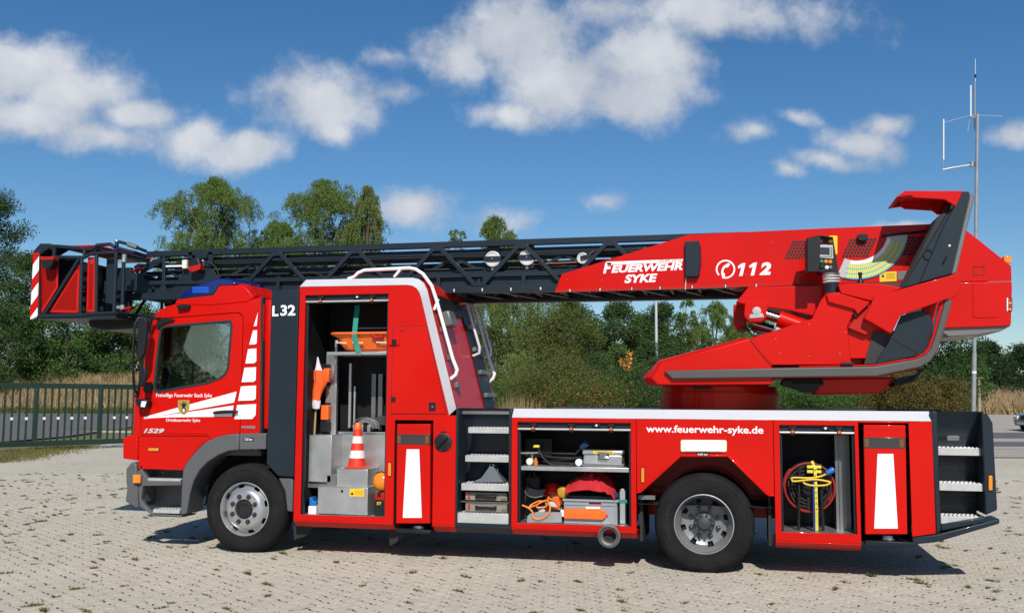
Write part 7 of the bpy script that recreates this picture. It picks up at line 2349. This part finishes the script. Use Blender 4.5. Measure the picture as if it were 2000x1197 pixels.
for px, top, w, d, kd, lab in ((905, 600, 120, 47, 'mid', 'green tree behind the tall locker body left of the weeping tree'), (835, 590, 130, 50, 'dark', 'dark tree hidden low behind the tall locker body'), (760, 600, 130, 52, 'mid', 'green tree low behind the big open locker'), (670, 620, 150, 54, 'dark', 'dark tree low behind the stretcher locker')):
    tree('broadleaf_tree', lab, kd, px, top, w, d, 800, n=12000, seed=90, group=gT)
gR = 'trees mirrored in the cab window'
src_t = [o for o in bpy.data.objects if o.get('label') in ('dark leafy tree left of the thin lamp post', 'mid green tree in the back row behind the lamp post', 'weeping tree with hanging strands seen behind the slanted locker back')]
for k, (x, y) in enumerate(((-14, -34), (-19, -30), (-24, -36), (-9, -38), (-29, -31), (-4, -40))):
    c_ = clone(src_t[k % 3], None, (x, y, -.05))
    c_['label'] = ('dark', 'green', 'weeping')[k % 3] + ' tree mirrored in the cab side window, ' + ('middle', 'left of the middle', 'second from the left', 'right of the middle', 'leftmost', 'rightmost')[k]
    c_['group'] = gR
gS = 'shrubs along the yard edge'
tree('rose_shrub', 'wild rose shrub full of red hips', 'olive', 1095, 722, 250, 31, 800, n=51975, lf=1.75, trunk=True, seed=30, group=gS, cat='shrub')
tree('shrub', 'green shrub in front of the turntable base', 'dark', 1235, 730, 170, 32, 800, n=30712, lf=1.75, seed=31, group=gS, cat='shrub')
tree('shrub', 'small green shrub beside the rear rungs of the locker body', 'mid', 965, 752, 90, 30, 800, n=14087, lf=1.75, seed=32, group=gS, cat='shrub')
tree('shrub', 'green shrub right of the turntable base', 'mid', 1590, 748, 180, 33, 800, n=28350, lf=1.75, seed=33, group=gS, cat='shrub')
tree('shrub', 'left reddish brown shrub behind the white deck edge', 'brown', 1745, 738, 170, 34, 800, n=33075, lf=1.75, seed=34, group=gS, cat='shrub')
tree('shrub', 'right reddish brown shrub beside the antenna mast', 'brown', 1850, 750, 120, 35, 800, n=20125, lf=1.75, seed=35, group=gS, cat='shrub')
tree('shrub', 'green shrub below the turntable nose', 'mid', 1400, 735, 200, 36, 800, n=28350, lf=1.75, seed=36, group=gS, cat='shrub')
# rose hips and an orange branch
rng = np.random.default_rng(77)
P = deep(1100, 29.6); n = 520
Cc = np.stack([P.x + rng.normal(0, 1.15, n), P.y + rng.normal(0, .35, n) - .3, gz(P.x, P.y) + 1.45 + rng.normal(0, .45, n)], 1)
hipm = mat('rose_hip_red', (.62, .09, .03), .4)
U = unit(rng.normal(size=(n, 3))) * .020
W = unit(np.cross(U, rng.normal(size=(n, 3)))) * .017
o = quads_object('rose_hips', Cc, U, W, hipm); o['kind'] = 'stuff'; o['label'] = 'scattered red rose hips on the wild rose shrub'; o['category'] = 'rose hips'
r = thing('orange_branch', 'upright branches with orange berries behind the rose shrub', 'branch', tuple(deep(1230, 36).xy) + (0,))
g = G(); Q = []
for k in range(9):
    a = deep(1230 + rng.uniform(-5, 5), 36, 735); b2 = deep(1230 + rng.uniform(-22, 22), 36, rng.uniform(682, 712))
    g.tube([a, a.lerp(b2, .5), b2], [.012, .008, .004], 4)
    for t in np.linspace(.25, 1, 14):
        Q.append(a.lerp(b2, t) + Vector(rng.normal(0, .03, 3)))
g.build('stem', WOOD, r)
Q = np.array([tuple(q) for q in Q]); n = len(Q); U = unit(rng.normal(size=(n, 3))) * .05; W = unit(np.cross(U, rng.normal(size=(n, 3)))) * .03
quads_object('berries', Q, U, W, mat('orange_berry', (.66, .26, .02), .5), r)

# ---- grass: banks, verge, weeds
def grass(name, P0, n, h, w, m, jitter, zfn=gz, lean=.35, seed=3, label=None):
    rng = np.random.default_rng(seed)
    C = P0(rng, n)
    U = np.stack([rng.normal(0, lean, n), rng.normal(0, lean, n), np.ones(n)], 1) * (h * rng.uniform(.45, 1.15, n))[:, None]
    a = rng.uniform(0, math.pi, n)
    W = np.stack([np.cos(a), np.sin(a), np.zeros(n)], 1) * w
    o = quads_object(name, C, U, W, m, tri=True); o['kind'] = 'stuff'
    if label: o['label'] = label
    return o
DRY = leafmat('dry_grass', (.30, .21, .10), (.42, .31, .16), .2, 1.5, c3=(.48, .38, .22))
FRESH = leafmat('green_grass', (.05, .085, .02), (.085, .12, .03), .3, 1.5)
WEED = leafmat('joint_weeds', (.10, .15, .030), (.17, .16, .05), .3, 2.5, c3=(.26, .17, .07))
# embankment left behind the road
bl, br_ = deep(-160, 62), deep(420, 62)
dirv = (br_ - bl).normalized(); outv = Vector((-dirv.y, dirv.x, 0)); outv = outv if outv.dot(FH) > 0 else -outv
def bank(name, A, Bp, prof, m):
    g = G(); V, F = [], []
    N = 30
    for i in range(N + 1):
        p = A.lerp(Bp, i / N)
        for (d, h) in prof:
            q = p + outv * d
            V.append((q.x, q.y, gz(p.x, p.y) + h + (.12 * math.sin(i * 1.7 + d) if h > .3 else 0)))
    k = len(prof)
    for i in range(N):
        for j in range(k - 1):
            F.append((i * k + j, (i + 1) * k + j, (i + 1) * k + j + 1, i * k + j + 1))
    g.add(V, F); o = g.build(name, m); o['kind'] = 'structure'; return o
bank('embankment', bl, br_, [(-.5, -.1), (0, .02), (1.2, .25), (5, 2.0), (12, 2.6), (30, 2.8)], mat('bank_soil', (.16, .12, .06), .95, rgb2=(.26, .19, .10), scale=1))
def bankpts(s0, s1, d0, d1):
    def f(rng, n):
        t = rng.uniform(s0, s1, n); d = rng.uniform(d0, d1, n)
        p = np.array([bl.lerp(br_, q) for q in t]); q = p + np.outer(d, np.array(outv))
        h = np.interp(d, [0, 1.2, 5, 12], [.02, .25, 2.0, 2.6])
        q[:, 2] = np.array([gz(a[0], a[1]) for a in p]) + h - .05
        return q
    return f
grass('bank_grass', bankpts(.1, .95, .9, 6.5), 15000, .75, .035, DRY, 0, seed=5, label='tall dry yellow grass on the bank behind the gate')
grass('verge_grass', bankpts(.1, .95, -.4, 1.3), 7000, .28, .03, FRESH, 0, seed=6, label='green grass verge along the far road edge')
# road behind the gate: strip that follows the terrain
def strip(name, A, Bp, w0, w1, m, zoff):
    g = G(); V, F = [], []
    N, K = 24, 10
    for i in range(N + 1):
        p = A.lerp(Bp, i / N)
        for j in range(K + 1):
            q = p + outv * (w0 + (w1 - w0) * j / K)
            V.append((q.x, q.y, gz(q.x, q.y) + zoff))
    for i in range(N):
        for j in range(K):
            a = i * (K + 1) + j
            F.append((a, a + K + 1, a + K + 2, a + 1))
    g.add(V, F); o = g.build(name, m, recalc=False); o['kind'] = 'structure'; return o
strip('road', bl, br_, -26, -.3, ASPH, .004)
# island with brown grass beside the road
ic = ground(262, 842)
pts = [(ic.x + 5.5 * math.cos(a), ic.y + 3.2 * math.sin(a)) for a in np.linspace(0, 2 * math.pi, 24, endpoint=False)]
g = G(); g.zprism(pts, .0, .10); isl = g.build('traffic_island', mat('island_soil', (.17, .12, .06), .95, rgb2=(.12, .12, .04), scale=2)); isl['kind'] = 'structure'
g = G(); g.tube([(x, y, .06) for x, y in pts], .07, 6, closed=True); k = g.build('kerb', mat('kerb_concrete', (.32, .31, .29), .9, var=.1), isl)
def islp(rng, n):
    a = rng.uniform(0, 2 * math.pi, n); rr_ = np.sqrt(rng.uniform(0, 1, n)) * .94
    return np.stack([ic.x + 5.5 * rr_ * np.cos(a), ic.y + 3.2 * rr_ * np.sin(a), np.full(n, .09)], 1)
grass('island_grass', islp, 5000, .12, .03, WEED, 0, seed=8, label='short brown and green grass on the traffic island')
# right side: asphalt lane, gravel strip, dry bank
def pxstrip(name, px0, px1, d0, d1, m, z):
    a, b_, c, d = deep(px0, d0), deep(px1, d0), deep(px1, d1), deep(px0, d1)
    g = G(); K = 12; V, F = [], []
    for i in range(K + 1):
        for A, Bq in ((a, d), (b_, c)):
            p = A.lerp(Bq, i / K); V.append((p.x, p.y, gz(p.x, p.y) + z))
    for i in range(K):
        F.append((2 * i, 2 * i + 1, 2 * i + 3, 2 * i + 2))
    g.add(V, F); o = g.build(name, m, recalc=False); o['kind'] = 'structure'; return o
pxstrip('forecourt', 1500, 3400, 29, 72, mat('forecourt_concrete', (.30, .275, .235), .9, rgb2=(.36, .33, .285), scale=.8), .012)
pxstrip('lane', 1500, 3400, 36, 47, ASPH, .02)
pxstrip('gravel_strip', 1500, 3400, 34.2, 35.9, mat('gravel', (.42, .40, .36), .95, rgb2=(.28, .26, .22), scale=9, bump=.6, bscale=25), .02)
def rbank(rng, n):
    p = [deep(q, dd) for q, dd in zip(rng.uniform(1880, 2150, n), rng.uniform(66, 74, n))]
    A_ = np.array([tuple(v) for v in p]); A_[:, 2] = [gz(a[0], a[1]) for a in A_]
    dd = np.array([depth_of(a[0], a[1]) for a in A_]); A_[:, 2] += np.clip((dd - 66) * .12, 0, 1)
    return A_
grass('dry_reeds', rbank, 7000, 1.1, .04, DRY, 0, seed=9, label='dry yellow grass at the right behind the lane')
def drypatch(rng, n):
    P = deep(1010, 29)
    return np.stack([P.x + rng.normal(0, .38, n), P.y + rng.normal(0, .3, n), np.full(n, 0.0)], 1)
grass('dry_grass_tuft', drypatch, 900, 1.7, .012, DRY, 0, seed=10, lean=.16, label='pale dry grass clump beside the rose shrub')
# weeds in the joints
def tufts():
    rng = np.random.default_rng(21)
    C, U, W = [], [], []
    cs = []
    for c in cells:
        if c[0] > 21: continue
        dens = .085 + .08 * max(0, math.sin(c[1] * .9 + 1.0) * math.sin(c[2] * .8 + .5)) + (.05 if c[1] < -2 else 0) + .03 * min(1, max(0, (c[0] - 9) / 6))
        if .35 < c[2] < 2.4 and -1 < c[1] < 7.3: dens *= .3
        if rng.random() < dens: cs.append(c)
    for c in cs:
        k = int(rng.integers(10, 60)); big = rng.uniform(.5, 1.35)
        e = rng.choice([0, 1, 1])
        ang = R(-30) + (0 if e else math.pi / 2)
        sp = rng.uniform(.012, .042)
        th_ = GA_ + c[5] * math.pi / 2 + e * 0
        ox, oy = -(WY / 2) * math.sin(th_), (WY / 2) * math.cos(th_)
        for _ in range(k):
            t_ = rng.normal(0, sp)
            C.append((c[1] + ox + t_ * math.cos(th_) + rng.normal(0, .005), c[2] + oy + t_ * math.sin(th_) + rng.normal(0, .005), -.001))
            U.append((rng.normal(0, .020) * big, rng.normal(0, .020) * big, abs(rng.normal(.012, .007)) * big + .006))
            a = rng.uniform(0, math.pi); W.append((math.cos(a) * .0075 * big, math.sin(a) * .0075 * big, 0))
    o = quads_object('joint_weeds', np.array(C), np.array(U), np.array(W), WEED, tri=True); o['kind'] = 'stuff'; o['label'] = 'small grass tufts in the paving joints'
tufts()
def wp(rng, n):
    P0, P1 = ground(0, 897), ground(110, 876)
    t_ = rng.uniform(-.3, 1.2, n); w_ = rng.normal(0, .55, n)
    return np.stack([P0.x + (P1.x - P0.x) * t_ + w_ * .5, P0.y + (P1.y - P0.y) * t_ + w_, np.full(n, -.01)], 1)
grass('gate_weeds', wp, 5000, .10, .01, WEED, 0, seed=12, lean=.5, label='weeds and dry grass at the foot of the gate')

# ---- sliding gate
GA, GB = ground(0, 881), ground(245, 872.5)
GA = GA - (GB - GA) * .12
GA = Vector((GA.x, GA.y, 0)); GB = Vector((GB.x, GB.y, 0))
gd = (GB - GA).normalized()
glen = (GB - GA).length
GREEN = mat('gate_green', (.006, .026, .018), .45, 0, .3, var=.1)
gate = thing('sliding_gate', 'dark green metal sliding gate with vertical bars at the left of the yard', 'gate', tuple(GA))
hz_t = 1.98
def gpt(s, z): return GA + gd * s + Vector((0, 0, z))
GEND = glen + 3.0
g = G(); g.bar(gpt(0, hz_t), gpt(GEND, hz_t), .12, .16); g.build('top_rail', GREEN, gate, bevel=.01)
g = G(); g.bar(gpt(0, .20), gpt(GEND, .20), .14, .16); g.build('bottom_rail', GREEN, gate, bevel=.01)
s = .55; k = 0
bar_me = G().box(-.024, .024, -.024, .024, 0, hz_t - .34).mesh('gate_bar'); bar_me.materials.append(GREEN)
clip_me = G().box(-.030, .030, -.030, .030, -.04, .04).mesh('white_clip'); clip_me.materials.append(FILM)
ang = math.atan2(gd.y, gd.x)
sp_ = .218
while s < GEND:
    if k % 9 == 4:
        g = G(); g.bar(gpt(s, .3), gpt(s, hz_t - .05), .16, .10, gd); g.build('gate_post', GREEN, gate, bevel=.008)
    else:
        b_ = put('gate_bar', bar_me, None, gate, tuple(gpt(s, .27)), (0, 0, ang))
        if k % 2 == 1:
            c = bpy.data.objects.new('white_clip', clip_me); col.objects.link(c); c.location = (0, 0, .70); adopt(c, b_, local=True)
    s += sp_ * (1.25 if k % 9 in (3, 4) else 1); k += 1
gp0 = GA - gd * .25
r = thing('gate_pillar', 'concrete footing and green guide post at the left end of the gate', 'post', tuple(gp0))
g = G(); g.box(gp0.x - .25, gp0.x + .25, gp0.y - .3, gp0.y + .3, 0, .45); g.build('footing', mat('footing_concrete', (.30, .29, .27), .9, var=.15), r, bevel=.02)
g = G(); g.box(gp0.x - .08, gp0.x + .08, gp0.y - .08, gp0.y + .08, .45, 2.3); g.build('guide_post', GREEN, r, bevel=.01)

# ---- antenna mast, lamp post, wooden post
GALV = mat('galvanised', (.40, .41, .43), .4, .6, var=.1, scale=5)
D = 30.0
def M_(px, py, dd=D): return deep(px, dd, py)
base = deep(1896, D)
LEAN = (deep(1905, D, 115) - deep(1896, D, 781)); LEAN = LEAN / LEAN.z
def mp_(z): return (base.x + LEAN.x * z, base.y + LEAN.y * z, z)
mast = thing('antenna_mast', 'tall galvanised antenna mast behind the ladder boom', 'mast', (base.x, base.y, 0))
zs_ = [0, M_(1899, 700).z, M_(1899, 690).z, M_(1899, 335).z, M_(1899, 228).z]
g = G(); g.tube([mp_(0), mp_(M_(1899, 690).z)], .068, 14); g.tube([mp_(M_(1899, 690).z), mp_(M_(1899, 330).z)], .055, 14); g.tube([mp_(M_(1899, 330).z), mp_(M_(1899, 226).z)], .046, 12); g.build('mast_tube', GALV, mast)
g = G(); z_ = M_(1899, 727).z; g.cyl(mp_(z_ - .03), mp_(z_ + .03), .071, 14); g.build('white_band', FILM, mast)
def vtube(px, p0, p1, r0, m, nm, dy=0.0):
    a, b_ = M_(px, p0), M_(px, p1)
    g = G(); g.cyl(a, b_, r0, 8); return g.build(nm, m, mast)
vtube(1904, 255, 160, .028, GALV, 'upper_tube'); vtube(1905, 160, 115, .008, CREAM, 'whip'); vtube(1905, 152, 146, .028, BLACK, 'whip_base')
vtube(1896, 228, 167, .022, WHITE, 'white_aerial'); vtube(1843, 312, 233, .020, WHITE, 'white_aerial'); vtube(1842, 332, 312, .014, GALV, 'aerial_mount')
g = G(); g.tube([M_(1899, 322), M_(1860, 328), M_(1841, 332)], .026, 8); g.build('side_arm', GALV, mast)
g = G(); g.cyl(M_(1899, 326), M_(1899, 316), .085, 12); g.cyl(M_(1899, 232), M_(1899, 228), .06, 10); g.build('clamp', GALV, mast)
g = G(); g.tube([M_(1843, 240), M_(1893, 226)], .004, 4); g.tube([M_(1897, 225), M_(1957, 227)], .005, 4); g.tube([M_(1894, 232), M_(1890, 258)], .004, 4); g.build('radial_wire', CREAM, mast)
P = deep(1283, 44)
lp_ = thing('lamp_post', 'thin pale lamp post behind the ladder between two dark trees', 'lamp post', (P.x, P.y, gz(P.x, P.y)))
ztop = deep(1283, 44, 500).z
g = G(); g.tube([(P.x, P.y, gz(P.x, P.y)), (P.x, P.y, ztop)], [.085, .055], 10); g.build('pole', mat('pale_galv', (.50, .52, .55), .5, .3), lp_)
g = G(); g.box(P.x - .5, P.x + .2, P.y - .12, P.y + .12, ztop, ztop + .12); g.build('lamp_head', GALV, lp_, bevel=.03)
P = deep(1912, 41)
wp_ = thing('wooden_post', 'thin wooden post with crossbar right of the antenna mast', 'post', (P.x, P.y, 0))
g = G(); g.tube([(P.x, P.y, 0), (P.x + .02, P.y, deep(1912, 41, 738).z)], [.07, .05], 7); g.build('stake', mat('weathered_wood', (.34, .30, .24), .9, var=.2, scale=9), wp_)
a, b_ = deep(1903, 41, 738), deep(1920, 41, 738); g = G(); g.bar(a, b_, .05, .03); g.build('crossbar', WOOD, wp_)
for px in (1685, 1726, 1690):
    pass

# ---- parked car at the right edge
cp = deep(2058, 47); cz_ = gz(cp.x, cp.y) + .02
car = thing('parked_car', 'dark parked car at the right picture edge on the lane', 'car', (cp.x, cp.y, cz_))
CARP = mat('dark_car_paint', (.010, .012, .022), .25, 0, 1.0)
dx_ = Vector((RH.x, RH.y, 0)); 
def cpt(u, z, y): return (cp.x + RH.x * u + FH.x * y, cp.y + RH.y * u + FH.y * y, cz_ + z)
def carprism(pts, y0, y1, inset=0):
    g = G(); n = len(pts)
    V = [cpt(u, z, y0) for u, z in pts] + [cpt(u, z, y1) for u, z in pts]
    g.add(V, [tuple(range(n)), tuple(range(2 * n - 1, n - 1, -1))] + [(i, (i + 1) % n, n + (i + 1) % n, n + i) for i in range(n)]); return g
carprism([(-1.05, .30), (-1.10, .62), (-1.0, .82), (-.6, .92), (2.6, .92), (3.0, .80), (3.1, .5), (3.0, .28)], 0, 1.75).build('body', CARP, car, bevel=.06, seg=3)
carprism([(-.55, .90), (-.1, 1.40), (.3, 1.48), (1.4, 1.46), (2.1, .90)], .12, 1.63).build('cabin', CARP, car, bevel=.06, seg=3)
carprism([(-.42, .93), (-.05, 1.36), (.7, 1.40), (.7, .93)], .11, 1.64).build('side_window', SMOKE, car)
carprism([(.78, .93), (.78, 1.40), (1.35, 1.38), (1.9, .93)], .11, 1.64).build('side_window', SMOKE, car)
for u in (-.45, 2.25):
    for y in (-.02, 1.6):
        c = Vector(cpt(u, .32, y)); e = Vector(cpt(u, .32, y + .18))
        g = G(); g.cyl(c, e, .32, 24); w = g.build('wheel', TYRE, car)
        g = G(); g.cyl(c - Vector((FH.x, FH.y, 0)) * .01, c + Vector((FH.x, FH.y, 0)) * .02, .20, 16); g.build('rim', WHEELM, w)
carprism([(-1.115, .60), (-1.115, .74), (-1.03, .80), (-1.03, .60)], .05, .45).build('headlight', WLENS, car)
carprism([(-1.115, .60), (-1.115, .74), (-1.03, .80), (-1.03, .60)], 1.3, 1.7).build('headlight', WLENS, car)
carprism([(-1.12, .36), (-1.12, .46), (-1.05, .46), (-1.05, .36)], .4, 1.35).build('number_plate', FILM, car)
